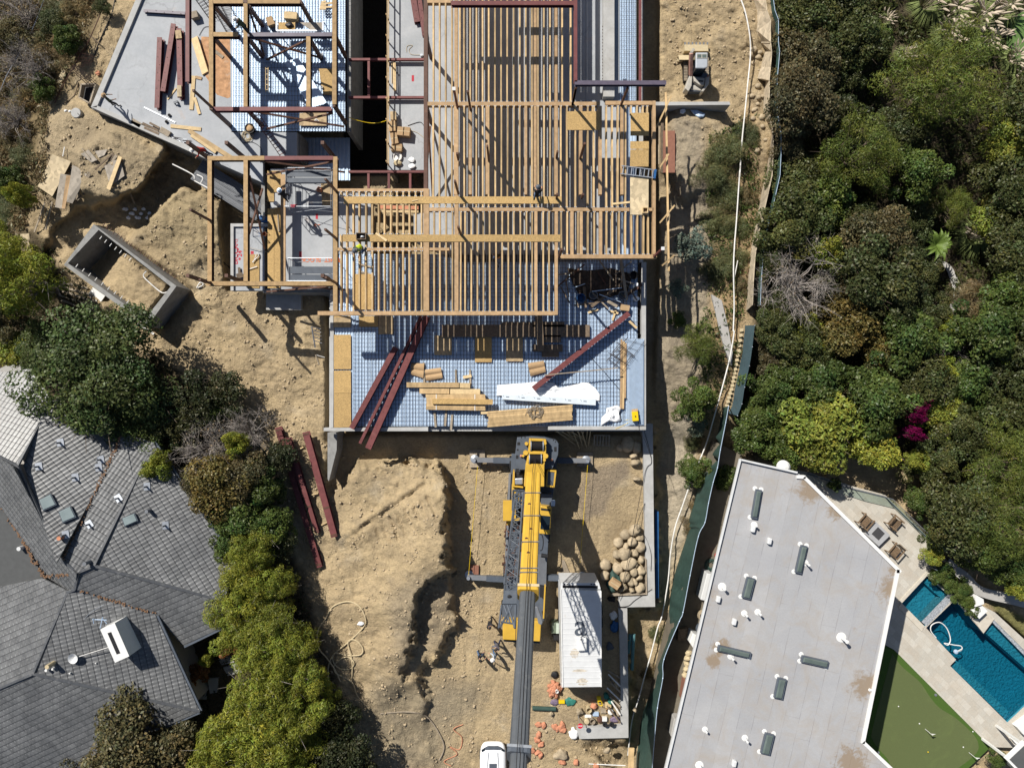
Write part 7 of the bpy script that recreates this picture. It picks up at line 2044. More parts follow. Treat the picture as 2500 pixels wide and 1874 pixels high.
for pts in([(1180,268),(1372,462),(1350,508),(1150,305)],[(1392,38),(1612,228),(1640,210),(1395,0)],[(1180,268),(1392,38),(1390,5),(1150,262)],[(1640,235),(1868,522),(1962,398),(1875,300),(1780,400),(1655,225)]):
 MB().prism([P(x,y,cz)for x,y in[X('p',*q)for q in pts]],zp-.1,cz+.002*len(pts)*(pts[0][0]%3)).obj('coping',cop,sp if pts[0][0]<1600 else pl)
MB().tube(spline([Q('p',x,y,zp-.08)for x,y in[(1470,560),(1425,500),(1435,450),(1500,430),(1560,480),(1590,570),(1570,620),(1540,605),(1620,620),(1680,630),(1685,660),(1640,680)]]),.036,8).obj('pool_hose',MT['white'],label='white pool cleaner hose looped at the pool edge',cat='hose')
t=thing('pool_cleaner','small blue pool cleaner at the end of the white hose','pool cleaner',Q('p',1638,678,zp-.1))
MB().lathe([(.12,-.12),(.17,-.05),(.15,.04),(.05,.07)],Q('p',1638,678,zp-.05),14).obj('cleaner_body',MT['galv'],t)
MB().tube([Q('p',1650,672,zp),Q('p',1690,652,zp+.02)],.03,6).obj('cleaner_arm',MT['white'],t)
t=thing('white_block_wall','bright white stepped wall block at the far side of the pool','wall',Q('p',1850,310,zp))
MB().prism([P(x,y,zp+.7)for x,y in[X('p',*q)for q in[(1770,330),(1840,270),(1905,335),(1835,400)]]],zp-.3,zp+.7).obj('block',MT['white'],t)
MB().prism([P(x,y,zp+.9)for x,y in[X('p',*q)for q in[(1800,225),(1812,200),(1870,235),(1875,275),(1800,300)]]],zp-.3,zp+.9).obj('block',MT['white'],t)
GRN=[X('p',*q)for q in[(1115,662),(1930,1480),(1720,1680),(1600,1900),(1100,1900),(840,1440),(1040,630)]]
MB().prism([P(x,y,zp-.03)for x,y in GRN],zp-.8,zp-.03).obj('putting_fringe',MT['fringe'],kind='structure',label='dark green fringe round the putting green')
GI=[X('p',*q)for q in[(1100,690),(1180,800),(1330,930),(1420,1060),(1500,1150),(1640,1240),(1780,1370),(1825,1450),(1810,1530),(1680,1640),(1560,1700),(1150,1700),(1060,1580),(940,1430),(940,1300)]]
MB().prism([(v.x,v.y)for v in spline([P(x,y,zp-.02)for x,y in GI+GI[:1]],5)[:-1]],zp-.6,zp-.02).obj('putting_green',MT['turf'],kind='structure',label='smooth olive putting green beside the patio')
for k,(x,y)in enumerate([(1335,1290),(1705,1488)]):
 t=thing('golf_flag',['white golf flag at the middle of the putting green','white golf flag at the corner of the putting green near the patio'][k],'flag',Q('p',x+45,y+40,zp))
 q=Q('p',x+42,y+38,zp)
 MB().tube([q,q+Vector((0,0,.9))],.02,6).obj('flag_pole',MT['white'],t)
 MB().add([q+Vector((0,0,.9)),q+Vector((.3,.04,.82)),q+Vector((0,0,.66))],[(0,1,2)]).obj('flag_cloth',MT['white'],t)
 MB().lathe([(.05,0),(.05,.012)],Q('p',x-6,y-8,zp-.02),10).obj('hole_cup',MT['white'],t)
for k,(x,y,m_)in enumerate([(1153,1138,'white'),(1402,1522,'yl'),(1780,1350,'white')]):MB().blob(Q('p',x,y,zp+.03),(.09,.09,.09),k,0,2).obj('golf_ball',MT[m_],label=['white ball left of the middle on the putting green','yellow ball low on the putting green','white ball at the far edge of the putting green'][k],cat='ball')
for x,y in((1465,1040),(980,1525)):MB().lathe([(.1,0),(.1,.05),(.06,.06)],Q('p',x,y,zp-.03),10).obj('sprinkler',MT['alum'],label='small grey sprinkler head in the dark fringe',cat='sprinkler',group='sprinkler heads')
# furniture
lounge=None
for k,(x,y,rz,lb)in enumerate([(848,722,R(-41),'teak armchair left of the fire table, nearest the house wall'),(1095,735,R(-131),'teak armchair above the fire table, by the glass rail'),(1100,970,R(139),'teak armchair below the fire table, with a bright striped back')]):
 q=Q('s',x,y,zp)
 t=thing('armchair',lb,'armchair',(0,0,zp),0,'teak armchairs round the fire table')
 mb=MB()
 for j in range(7):mb.box((-.3+.1*j,.02,zp+.38),(.075,.68,.03))
 mb.obj('seat',MT['teak'],t)
 mb=MB()
 for j in range(8):mb.box((-.31+.088*j,-.43,zp+.62),(.05,.03,.5),rot=Matrix.Rotation(R(14),3,'X'))
 mb.bar((-.38,-.50,zp+.88),(.38,-.50,zp+.88),.07,.05)
 mb.obj('backrest',MT['teak' if k!=2 else 'oldwood'],t)
 for s in(-1,1):
  MB().bar((s*.41,-.5,zp+.6),(s*.41,.46,zp+.6),.1,.04).obj('armrest',MT['teak'],t)
  for yy in(-.44,.4):MB().bar((s*.41,yy,zp),(s*.41,yy,zp+.58),.06,.06).obj('leg',MT['teak'],t)
 MB().bar((-.4,.40,zp+.34),(.4,.40,zp+.34),.04,.09).obj('seat_rail',MT['teak'],t)
 t.location=q
 t.rotation_euler=(0,0,rz)
t=thing('fire_table','square pale grey fire table with a dark gravel centre','fire table',Q('s',980,845,zp))
MB().prism([(v.x,v.y)for v in QL('s',[(962,735),(1085,850),(988,945),(870,838)],zp+.42)],zp,zp+.42).obj('table_body',M('grey_stone_top',(.36,.365,.38),.7,var=.06),t,bevel=.02)
MB().prism([(v.x,v.y)for v in QL('s',[(980,780),(1038,835),(985,893),(925,838)],zp+.424)],zp+.3,zp+.426).obj('gravel_tray',M('black_gravel',(.05,.05,.055),.8,var=.6,scale=40),t)
rl=thing('glass_railing','clear glass railing along the outer edge of the patio','railing',Q('s',1030,510,zp))
RB=[X('s',*q)for q in[(380,330),(780,462),(1036,525),(1260,745),(1490,962)]]
for i in range(len(RB)-1):
 p,q=P(*RB[i],zp),P(*RB[i+1],zp)
 MB().bar(p+Vector((0,0,.55)),q+Vector((0,0,.55)),.02,1.1).obj('glass_panel',MT['clear'],rl)
 MB().bar(p+Vector((0,0,.04)),q+Vector((0,0,.04)),.08,.08).obj('base_channel',MT['slate'],rl)
 MB().tube([q,q+Vector((0,0,1.12))],.025,6).obj('rail_post',MT['slate'],rl)
 MB().bar(p+Vector((0,0,1.115)),q+Vector((0,0,1.115)),.03,.02).obj('cap_rail',MT['alum'],rl)
p,q=Q('s',1400,1110,zp),Q('s',1530,1075,zp)
t=thing('glass_gate','small glass gate panel at the head of the garden path','gate',p)
MB().bar(p+Vector((0,0,.55)),q+Vector((0,0,.55)),.02,1.1).obj('glass_panel',MT['clear'],t)
for v in(p,q):MB().tube([v,v+Vector((0,0,1.12))],.03,6).obj('gate_post',MT['slate'],t)
PTH=[X('s',*q)for q in[(1500,1050),(1580,1120),(1680,1190),(1760,1280),(1880,1330),(2060,1370),(2211,1410),(2500,1500)]]
sp_=spline([G(*q,.14)for q in PTH],6)
V,Fs=[],[]
for i,v in enumerate(sp_):
 d=(sp_[min(i+1,len(sp_)-1)]-sp_[max(i-1,0)]).normalized()
 n=Vector((-d.y,d.x,0))*.36
 z=-2.35
 V+=[(v.x+n.x,v.y+n.y,z),(v.x-n.x,v.y-n.y,z),(v.x+n.x,v.y+n.y,z-.7),(v.x-n.x,v.y-n.y,z-.7)]
for i in range(len(sp_)-1):
 a=4*i
 Fs+=[(a,a+1,a+5,a+4),(a,a+4,a+6,a+2),(a+1,a+3,a+7,a+5)]
MB().add(V,Fs).obj('garden_path',MT['bigpath'],kind='structure',label='curved pale concrete garden path beyond the pool')
pg=thing('pergola','white framed pergola roof at the bottom right corner','pergola',Q('p',2250,1600,zp))
rp=QL('p',[(2055,1580),(2211,1432),(2420,1640),(2260,1790)],.3)
MB().prism([(v.x,v.y)for v in rp],.1,.3).obj('roof',MT['white'],pg)
c=sum(rp,Vector((0,0,0)))/4
MB().prism([(c.x+(v.x-c.x)*.82,c.y+(v.y-c.y)*.82)for v in rp],.2,.31).obj('roof_panel',MT['flatgrey'],pg)
for v in rp:MB().box((c.x+(v.x-c.x)*.8,c.y+(v.y-c.y)*.8,(zp+.1)/2),(.15,.15,.1-zp)).obj('pergola_post',MT['white'],pg)
t=thing('white_bench','white block bench at the right edge beside the patio','bench',Q('p',2190,1330,zp))
MB().prism([(v.x,v.y)for v in QL('p',[(2150,1312),(2300,1200),(2350,1290),(2211,1380)],zp+.5)],zp,zp+.5).obj('bench_top',MT['white'],t)
MB().prism([(v.x,v.y)for v in QL('p',[(2115,1420),(2135,1405),(2170,1440),(2150,1460)],zp+.4)],zp,zp+.4).obj('bench_end',MT['white'],t)
# ---- plants
LC=dict(oak=(.066,.078,.027),brownoak=(.095,.085,.042),green=(.075,.108,.026),pine=(.115,.145,.03),lime=(.21,.235,.04),ochre=(.145,.115,.035),bamboo=(.20,.225,.035),blue=(.12,.155,.125),ficus=(.075,.105,.03),red=(.20,.09,.035),magenta=(.17,.006,.07),dry=(.20,.16,.085),dark=(.034,.042,.018),grey=(.15,.13,.10),brush=(.125,.135,.06))
LM={k:leaf_mat('leaf_'+k,v)for k,v in LC.items()}
DESC=dict(oak='dense dark olive tree',brownoak='brownish olive tree',green='mid green leafy tree',pine='soft bright green pine',lime='yellow green sunlit tree',ochre='tree with ochre autumn leaves',bamboo='feathery yellow green bamboo clump',blue='pale blue green shrub',ficus='large round dark green tree',red='rusty red leafed shrub',magenta='magenta bougainvillea',dry='dry straw coloured tussock',dark='dark shaded shrub',grey='grey leafless twiggy shrub',brush='low green brush',pampas='pampas grass with pale plumes')
def leaves(n,nc,ls,seed,flat=.8,asp=.55,up=.45,spread=1.0,cr=(.16,.30),core=.25):
 g=np.random.default_rng(seed)
 a=g.uniform(0,2*np.pi,nc)
 r=np.sqrt(g.uniform(0,1,nc))*.84
 lob=1+.20*np.sin(a*3+seed)+.14*np.sin(a*5+2*seed)
 C=np.stack([r*np.cos(a)*lob,r*np.sin(a)*lob,flat*np.sqrt(np.clip(1-r**2,0,1))*g.uniform(.55,1.08,nc)],1)
 low=g.random(nc)<core
 C[low,2]*=g.uniform(-.3,.4,low.sum())
 R_=g.uniform(cr[0],cr[1],nc)
 w_=R_**2
 ci=g.choice(nc,n,p=w_/w_.sum())
 d=g.normal(size=(n,3))
 d[:,2]=np.abs(d[:,2])*.9-.18
 d/=np.linalg.norm(d,axis=1)[:,None]
 pos=C[ci]+d*(R_[ci]*(.62+.48*g.random(n)**.6)*spread)[:,None]
 nrm=d*(1-up)+np.array([0,0,up])+g.normal(size=(n,3))*.45
 nrm/=np.linalg.norm(nrm,axis=1)[:,None]
 t=np.cross(nrm,g.normal(size=(n,3)))
 t/=np.linalg.norm(t,axis=1)[:,None]+1e-9
 b=np.cross(nrm,t)
 L=ls*g.uniform(.6,1.35,n)[:,None]
 V=np.stack([pos-t*L,pos-b*L*asp+t*L*.1,pos+t*L,pos+b*L*asp+t*L*.1],1).reshape(-1,3)
 ct=g.uniform(.72,1.28,nc)[ci]*g.uniform(.62,1.38,n)
 hue=g.normal(0,.09,n)+g.normal(0,.07,nc)[ci]
 T=np.stack([ct*(1+hue),ct,ct*(1-.5*hue)],1)
 return V,np.arange(n*4).reshape(-1,4),np.repeat(T,4,0),C
def limbs(C,seed,base=-1.0,r0=.085,twig=False):
 rn=random.Random(seed)
 mb=MB()
 fork=Vector((rn.uniform(-.06,.06),rn.uniform(-.06,.06),base*.35))
 mb.tube([(0,0,base),(.02,0,base*.7),fork],[r0*1.25,r0,r0*.8],8)
 idx=list(range(len(C)))
 rn.shuffle(idx)
 for i in idx[:22 if not twig else 60]:
  e=Vector(tuple(C[i]))
  m=fork.lerp(e,.5)+Vector((rn.uniform(-.1,.1),rn.uniform(-.1,.1),rn.uniform(-.02,.12)))
  mb.tube([fork,m,e],[r0*.5,r0*.26,r0*.08],5)
  for k in range(3 if not twig else 7):
   q=e+Vector((rn.gauss(0,.2),rn.gauss(0,.2),rn.gauss(.03,.12)))
   mb.tube([m.lerp(e,rn.uniform(.3,1)),q],[r0*.12,r0*.03],4)
   if twig:
    for j in range(3):mb.tube([e.lerp(q,rn.uniform(.3,1)),q+Vector((rn.gauss(0,.12),rn.gauss(0,.12),rn.gauss(0,.08)))],[r0*.06,r0*.02],3)
 return mb
PROTO={}
def proto(kind,variant):
 key=(kind,variant)
 if key in PROTO:return PROTO[key]
 s=abs(hash(kind))%50 if 0 else sum(map(ord,kind))%50+variant*17
 cfg=dict(oak=(10500,44,.038,.85),brownoak=(10500,40,.037,.85),green=(8500,38,.046,.85),pine=(17000,70,.034,.85),lime=(6500,46,.058,.8),ochre=(7500,50,.044,.75),bamboo=(15000,90,.045,1.0),blue=(2600,26,.07,.8),ficus=(22000,110,.024,.85),red=(1500,18,.10,.8),magenta=(2600,24,.055,.6),dry=(3500,30,.13,.4),dark=(5000,40,.05,.7),grey=(500,40,.03,.7),brush=(6500,40,.085,.35))[kind]
 asp=dict(pine=.16,bamboo=.2,dry=.06,brush=.09,lime=.4,blue=.35).get(kind,.55)
 V,Fq,T,C=leaves(cfg[0],cfg[1],cfg[2],s,cfg[3],asp,up=.2 if kind in('dry','brush','pine','bamboo')else .45,cr=(.13,.25)if kind in('pine','ficus','bamboo')else(.15,.36))
 t=bpy.data.objects.new('plant_proto',None)
 COL.objects.link(t)
 WL[t.name]=Vector((0,0,0))
 low=kind in('dry','brush')
 V[:,2]+=.1 if low else 1.0
 np_obj('crown' if not low else 'foliage',V,Fq,LM[kind],t,T)
 lm=limbs(C,s,-1.0,.085 if kind not in('grey',)else .06,kind=='grey')
 lm.v=[v*(.3 if low else 1)+Vector((0,0,.25 if low else 1.0))for v in lm.v]
 lm.obj('trunk' if not low else 'stems',MT['greybark' if kind in('grey','bamboo')else 'bark'],t)
 PROTO[key]=t
 t['used']=0
 return t
def pampas_proto(plumes):
 g=random.Random(5)
 t=bpy.data.objects.new('plant_proto',None)
 COL.objects.link(t)
 WL[t.name]=Vector((0,0,0))
 mb,pl=MB(),MB()
 for k in range(420):
  a,L=g.uniform(0,6.28),g.uniform(.5,1.0)
  d=Vector((math.cos(a),math.sin(a),0))
  s=Vector((-d.y,d.x,0))*.012
  p0,p1,p2=d*.05,d*L*.45+Vector((0,0,.55*L)),d*L+Vector((0,0,.30*L))
  mb.add([p0-s,p0+s,p1+s,p1-s,p2],[(0,1,2,3),(3,2,4)])
 for k in range(plumes):
  a,L=g.uniform(0,6.28),g.uniform(.15,.85)
  d=Vector((math.cos(a),math.sin(a),0))
  p=d*L*.8+Vector((0,0,.95))
  q=p+d*.20+Vector((0,0,.16))
  pl.tube([d*.05,p],.006,4)
  pl.tube([p-(q-p)*.3,p,p.lerp(q,.5),q],[.01,.042,.036,.006],6)
 mb.obj('blades',MT['blades'],t)
 pl.obj('plume_stalks',MT['plume'],t)
 t['used']=0
 return t
MT['blades']=M('grass_blades',(.17,.21,.07),.8,var=.35,scale=6)
MT['plume']=M('pampas_plume',(.46,.39,.30),.9,var=.15,scale=6)
PAMP=pampas_proto(34)
LAND=[('the plywood barrier',1875,300),('the mini excavator',1705,150),('the pampas patch',2370,60),('the rounded bright pine',2090,370),('the broad leafed palm',2285,600),('the bare grey tree',1930,690),('the small lime shrub',2003,620),('the pale dirt track',2340,720),('the magenta bougainvillea',2235,1040),('the patio glass rail',2150,1190),('the blue grey shade net',1800,880),
 ('the flat roof corner',1810,1110),('the swimming pool',2360,1500),('the tiled house',330,1400),('the concrete vault',290,690),('the large round tree',235,860),('the long red beams',740,1250),('the white chimney',300,1560),('the board heap',150,430),('the pier hole',220,230),('the bare mound',850,1500),('the right edge of the joists',1640,560),('the lower white pipe',1720,1000),('the fire table',2140,1300),('the putting green',2400,1800)]
SEEN={}
PLANTS=[]
def plant(kind,px,py,Rp,hs=1.0,group=None,gz=None,name=None,label=None,z0=None):
 rn=random.Random(px*31+py)
 gzv=ground_z(px,py)if gz is None else gz
 Rm=Rp/33.5
 zc=gzv+1.25*Rm*hs if kind not in('dry','brush','pampas')else gzv
 src=PAMP if kind=='pampas' else proto(kind,rn.randrange(2 if kind not in('oak','green','bamboo')else 3))
 loc=P(px,py,zc)
 loc.z=gzv-.05 if z0 is None else z0
 if not label:
  nm,lx_,ly_=min(LAND,key=lambda l:(l[1]-px)**2+(l[2]-py)**2)
  dx,dy=px-lx_,py-ly_
  d=math.hypot(dx,dy)
  side='beside' if d<40 else('to the right of' if dx>abs(dy)else 'to the left of' if-dx>abs(dy)else 'below' if dy>0 else 'above')
  size='small ' if Rp<42 else 'broad ' if Rp>78 else ''
  how='close ' if 40<=d<95 else 'well ' if 95<=d<190 else 'far ' if d>=190 else ''
  label=f'{size}{DESC[kind]} {how}{side} {nm}'
  k=SEEN.get(label,0)
  SEEN[label]=k+1
  if k:label=label.replace(DESC[kind],['','looser ','taller ','flatter ','ragged ','lobed '][k]+DESC[kind])
 nm_=name or dict(bamboo='bamboo',blue='shrub',red='shrub',magenta='bougainvillea',dry='grass_tussock',brush='brush',pampas='pampas_grass',dark='shrub',grey='bare_tree',pine='pine_tree').get(kind,'tree' if Rp>38 else 'shrub')
 cat={'bamboo':'bamboo','pine_tree':'tree','bare_tree':'tree','grass_tussock':'grass','pampas_grass':'grass','brush':'bush','shrub':'shrub'}.get(nm_,nm_)
 if not src['used']:
  o=src
  src['used']=1
  o.location,o.rotation_euler=loc,(0,0,rn.uniform(0,6.28))
 else:o=copy_thing(src,loc,rn.uniform(0,6.28))
 o.scale=(Rm*rn.uniform(.94,1.06),Rm*rn.uniform(.94,1.06),Rm*hs*rn.uniform(.92,1.1))
 o.name=nm_
 WL[o.name]=loc
 if 'used' in o and o is not src:del o['used']
 props(o,label,cat,group or{'bamboo':'bamboo along the tiled house'}.get(kind,'trees and shrubs of the hillside' if px>1600 else 'plants left of the site'))
 PLANTS.append(o)
 return o
TREES='''oak 1965 45 82;oak 2060 20 66;brownoak 1960 140 80;brownoak 1945 250 84;oak 2070 115 78;oak 2055 200 52;green 2140 90 40;pine 2310 195 128;pine 2090 372 98;lime 2455 350 62;oak 2190 330 66;green 2225 430 72;oak 1945 440 70;green 2010 490 78;brownoak 1925 360 44;
oak 1925 545 88;oak 2075 545 60;brownoak 2140 585 92;oak 2120 690 98;brownoak 2030 690 55;grey 1945 690 92;pine 2315 505 54;oak 2215 545 58;oak 2240 660 52;lime 2003 622 38;ochre 2060 795 76;lime 1960 830 60;oak 1940 850 70;brownoak 2150 765 48;green 2205 830 84;grey 2238 838 36;grey 2300 880 56;green 2385 820 88;green 2450 735 66;oak 2450 900 90;green 2350 935 70;
ochre 2150 850 56;oak 1885 800 52;green 1985 940 76;lime 2000 1040 92;green 1880 950 60;green 2130 985 82;lime 2130 1085 62;green 1845 1040 62;green 1905 1090 58;oak 2240 930 74;oak 2190 890 62;lime 2232 1125 28;lime 2290 1010 60;oak 2350 1060 66;oak 2270 1130 60;pine 2440 1130 96;pine 2440 1270 104;oak 2330 1250 88;green 2245 1225 40;green 2290 1310 34;green 2395 1340 60;green 2470 1385 56;lime 2490 1440 26;
oak 2480 480 90;lime 2420 540 56;oak 2480 620 80;oak 1880 640 40;oak 1900 755 50;brownoak 1885 880 46;oak 2470 1010 84;green 2400 980 60;dark 2060 300 66;dark 2200 720 60;oak 2270 770 50;magenta 2238 1010 20;magenta 2225 1060 18;magenta 2250 985 16;
oak 2560 250 110;oak 2600 800 120;pine 2590 1100 110;oak 2560 520 90;oak 1990 -70 80;
dark 470 985 66;green 520 1005 46;dark 555 960 50;grey 600 1055 62;dark 430 1040 60;lime 390 1140 34;ochre 545 1175 78;grey 500 1100 70;brownoak 590 1160 66;green 640 1190 58;green 600 1260 66;green 650 1285 60;lime 585 1080 30;brownoak 480 1180 52;dark 680 1120 46;green 560 1330 56;dark 680 1330 46;
ficus 240 905 158;ficus 335 1020 86;ficus 110 850 66;bamboo 60 690 96;lime 40 845 52;bamboo 10 610 60;brownoak 15 770 60;
bamboo 625 1340 62;bamboo 605 1410 70;bamboo 660 1425 58;bamboo 590 1490 68;bamboo 665 1505 66;bamboo 625 1575 78;bamboo 705 1580 64;bamboo 650 1650 84;bamboo 735 1660 66;bamboo 630 1730 84;bamboo 715 1735 74;bamboo 570 1800 84;bamboo 660 1815 90;bamboo 735 1800 66;bamboo 600 1885 88;bamboo 700 1895 86;bamboo 790 1690 40;dark 820 1770 60;dark 860 1840 62;dark 800 1850 64;dark 900 1890 40;
brownoak 330 1810 108;brownoak 420 1850 80;brownoak 250 1870 76;red 478 1650 34;lime 505 1608 16;red 560 1585 26;dark 470 1480 40;
grey 40 30 60;oak 135 65 34;green 165 95 34;grey 60 160 60;green 105 215 32;grey 25 290 50;brush 65 385 40;green 25 440 40;brush 20 520 44;oak 250 15 22;brownoak 30 90 44;brush 90 120 40;lime 60 480 28;brush 140 40 40;brush 60 250 44;dry 190 40 46;dry 120 150 50;dry 40 250 60;dry 30 340 50;dry 20 100 60;;
brush 1735 420 46;brush 1765 470 50;brush 1745 540 44;brush 1780 640 46;brush 1770 370 46;brush 1800 560 34;brush 1815 330 40;brush 1740 660 36;blue 1690 600 46;blue 1655 705 24;pine 1700 838 52;green 1693 975 50;brush 1690 1075 30;green 1690 1150 40;green 1758 1165 40;blue 1700 1040 26;dry 1680 1280 24;dry 1700 1230 22;dry 1805 700 24;brush 1600 1545 24;dry 1585 1640 22;dry 1820 480 26;green 1655 780 20;brush 1825 860 22;
pampas 2250 20 66;pampas 2310 40 62;pampas 2370 60 70;pampas 2430 40 66;pampas 2300 95 54;pampas 2400 110 56;pampas 2460 150 44;pampas 2365 580 66;pampas 2460 660 70;pampas 2155 55 30;pampas 2200 140 34;pampas 2480 190 40;dry 2365 740 56;dry 2310 790 40;lime 2295 900 30;dry 2270 1180 40;lime 2420 870 30;lime 2320 800 26'''
for row in TREES.replace('\n','').split(';'):
 if not row.strip():continue
 k,a,b,r_=row.split()
 a,b,r_=int(a),int(b),int(r_)
 hs_=1.0
 kw={}
 if k=='ficus':hs_=.75
 if k=='bamboo':hs_=1.1
 if k=='magenta':hs_=5.5
 if k=='brush':hs_=.75
 if k=='lime' and r_<45:hs_=2.4
 plant(k,a,b,r_,hs_,**kw)
def scrub(n,polys,seed,name,label,mat,ls,hgt):
 g=np.random.default_rng(seed)
 lo,hi=np.min([np.min(q,0)for q in polys],0),np.max([np.max(q,0)for q in polys],0)
 U,W_=g.uniform(lo[0],hi[0],n*3),g.uniform(lo[1],hi[1],n*3)
 ok=np.min([sdf(U,W_,q)for q in polys],axis=0)<0
 dens=fbm(U/60,W_/60,3,.5,seed)+g.normal(0,.22,len(U))>-.05
 U,W_=U[ok&dens][:n],W_[ok&dens][:n]
 Z=np.array([ground_z(u,v)for u,v in zip(U,W_)])
 k=4
 U,W_,Z=np.repeat(U,k),np.repeat(W_,k),np.repeat(Z,k)
 m=len(U)
 pos=np.stack([(U-1250)*(H-Z)/F,(937-W_)*(H-Z)/F,Z],1)+g.normal(size=(m,3))*np.array([.12,.12,0])+np.stack([np.zeros(m),np.zeros(m),g.random(m)*hgt],1)
 t=g.normal(size=(m,3))*np.array([1,1,.8])
 t/=np.linalg.norm(t,axis=1)[:,None]
 b=np.cross(t,g.normal(size=(m,3)))
 b/=np.linalg.norm(b,axis=1)[:,None]+1e-9
 L=ls*g.uniform(.5,1.4,m)[:,None]
 V=np.stack([pos-t*L,pos-b*L*.3,pos+t*L,pos+b*L*.3],1).reshape(-1,3)
 c=g.uniform(.55,1.4,m)
 T=np.repeat(np.stack([c*(1+g.normal(0,.12,m)),c,c],1),4,0)
 np_obj(name,V,np.arange(m*4).reshape(-1,4),LM[mat],None,T,kind='stuff',label=label)
scrub(13000,[[(1880,-40),(2540,-40),(2540,1300),(2200,1130),(1830,1080),(1810,1000),(1850,850),(1885,560),(1910,300)]],3,'undergrowth','dark undergrowth covering the ground between the trees on the right','oak',.17,.5)
scrub(7000,[[(-40,-40),(260,-40),(190,150),(120,260),(110,470),(60,560),(-40,600)]],4,'dry_grass','dry brown grass covering the hillside at the upper left','dry',.15,.35)
scrub(6000,[[(-40,560),(100,560),(240,760),(420,880),(590,1020),(690,1180),(700,1330),(780,1600),(830,1874),(420,1874),(500,1600),(600,1400),(560,1300),(400,1080),(-40,900)]],5,'leaf_litter','dark ground cover under the bushes left of the site','dark',.15,.4)
scrub(1500,[[(1730,330),(1850,280),(1850,600),(1790,900),(1720,1050),(1690,900),(1720,600)]],6,'bank_weeds','sparse green weeds on the right bank','green',.13,.3)
hd=[X('p',*q)for q in[(1480,50),(1580,110),(1660,180),(1740,260),(1790,320),(1560,0),(1700,150)]]
for k,q in enumerate(hd):plant('green',int(q[0]),int(q[1]),22,.8,gz=-2.7,name='hedge_shrub',label=['low clipped shrub nearest the glass gate','second clipped shrub along the spa coping','middle clipped shrub beside the garden path','clipped shrub nearest the white block wall','last small clipped shrub against the white block','clipped shrub at the path side by the gate','clipped shrub at the path side, mid hedge'][k],group='clipped shrubs between pool and path')
for c,x,y,r_,lb in[('s',610,425,17,'leafy plant in a pot in the shaded corner of the patio'),('s',1440,1010,27,'bushy flowering plant in a round pot at the end of the glass rail'),('p',1980,1575,22,'dark potted shrub beside the white pergola')]:
 q=Q(c,x,y,zp)
 MB().lathe([(.25,0),(.36,.45),(.34,.5),(.28,.46),(.2,.2)],q,16).obj('plant_pot',MT['slate'],label='round dark pot holding the '+lb.split(' in ')[0].split(' beside')[0]+{'s610':' in the patio shade','s1440':' by the rail','p1980':' by the pergola'}[c+str(x)],cat='pot')
 o=plant('green' if x!=1440 else 'lime',int(X(c,x,y)[0]),int(X(c,x,y)[1]),r_,.9,gz=zp+.3,name='potted_plant',label=lb,group='potted plants',z0=zp+.3)
t=thing('palm','broad leafed bright palm beside the plumed pampas in the wood','palm',G(2285,600))
zc_=ground_z(2285,600)+2.2
MB().cyl(G(2285,600),P(2285,598,zc_),.14,.1,10).obj('trunk',MT['bark'],t)
for k in range(17):
 a=k*2.4+.2
 d=Vector((math.cos(a),math.sin(a),0))
 s=Vector((-d.y,d.x,0))
 c0=P(2285,598,zc_)
 V,Fs=[],[]
 for i in range(8):
  u=i/7
  w_=.17*math.sin(math.pi*min(u+.08,1))+.01
  m_=c0+d*u*(1.0+.5*((k*7)%5)/5)+Vector((0,0,.5*math.sin(u*2.4)))
  V+=[m_-s*w_+Vector((0,0,.06)),m_,m_+s*w_+Vector((0,0,.06))]
 for i in range(7):Fs+=[(3*i,3*i+1,3*i+4,3*i+3),(3*i+1,3*i+2,3*i+5,3*i+4)]
 MB().add(V,Fs).obj('frond',M('palm_frond',(.10,.15,.028),.5,var=.2,scale=5)if k==0 else bpy.data.materials['palm_frond'],t)
tk=spline([G(*q,.12)for q in[(2300,640),(2320,660),(2338,720),(2322,760),(2330,800)]],6)
V,Fs=[],[]
for i,v in enumerate(tk):
 d=(tk[min(i+1,len(tk)-1)]-tk[max(i-1,0)]).normalized()
 n=Vector((-d.y,d.x,0))*(.12+.2*math.sin(math.pi*i/(len(tk)-1)))
 V+=[v+n,v-n]
MB().add(V,[(2*i,2*i+1,2*i+3,2*i+2)for i in range(len(tk)-1)]).obj('dirt_track',MT['bigpath'],kind='structure',label='pale track winding through the wood on the right')
z=ground_z(2480,130)+.6
MB().prism([P(x,y,z)for x,y in[(2480,40),(2600,-40),(2600,190),(2500,180),(2470,120)]],z-1,z).obj('lawn',M('cut_lawn',(.10,.17,.05),.95,var=.1,scale=20),kind='structure',label='flat green lawn at the top right corner')
# ---- small things round the trailer and below the deck
def junk(kind,x,y,d,mat,label,c='o',z=GP,rz=0.0,group=None,cat=None,name=None):
 q=Q(c,x,y,z+d[2])
 q.z=z
 mb=MB()
 if kind=='box':mb.box(q+Vector((0,0,d[2]/2)),d,rz)
 elif kind=='blob':mb.blob(q+Vector((0,0,d[2]*.35)),d,int(x)%37,.5,3,rz=rz)
 elif kind=='pail':mb.lathe([(d[0]*.42,0),(d[0]*.5,d[2]*.95),(d[0]*.52,d[2]),(d[0]*.44,d[2]),(d[0]*.36,d[2]*.3)],q,18)
 elif kind=='lid':mb.lathe([(d[0]*.42,0),(d[0]*.5,d[2]*.9),(d[0]*.4,d[2]),(0,d[2]*1.04)],q,18)
 cat=cat or label.split(' ')[-1]
 return mb.obj(name or cat.replace(' ','_'),MT[mat],label=label,cat=cat,group=group,smooth=kind=='blob',bevel=.015 if kind=='box' else 0)
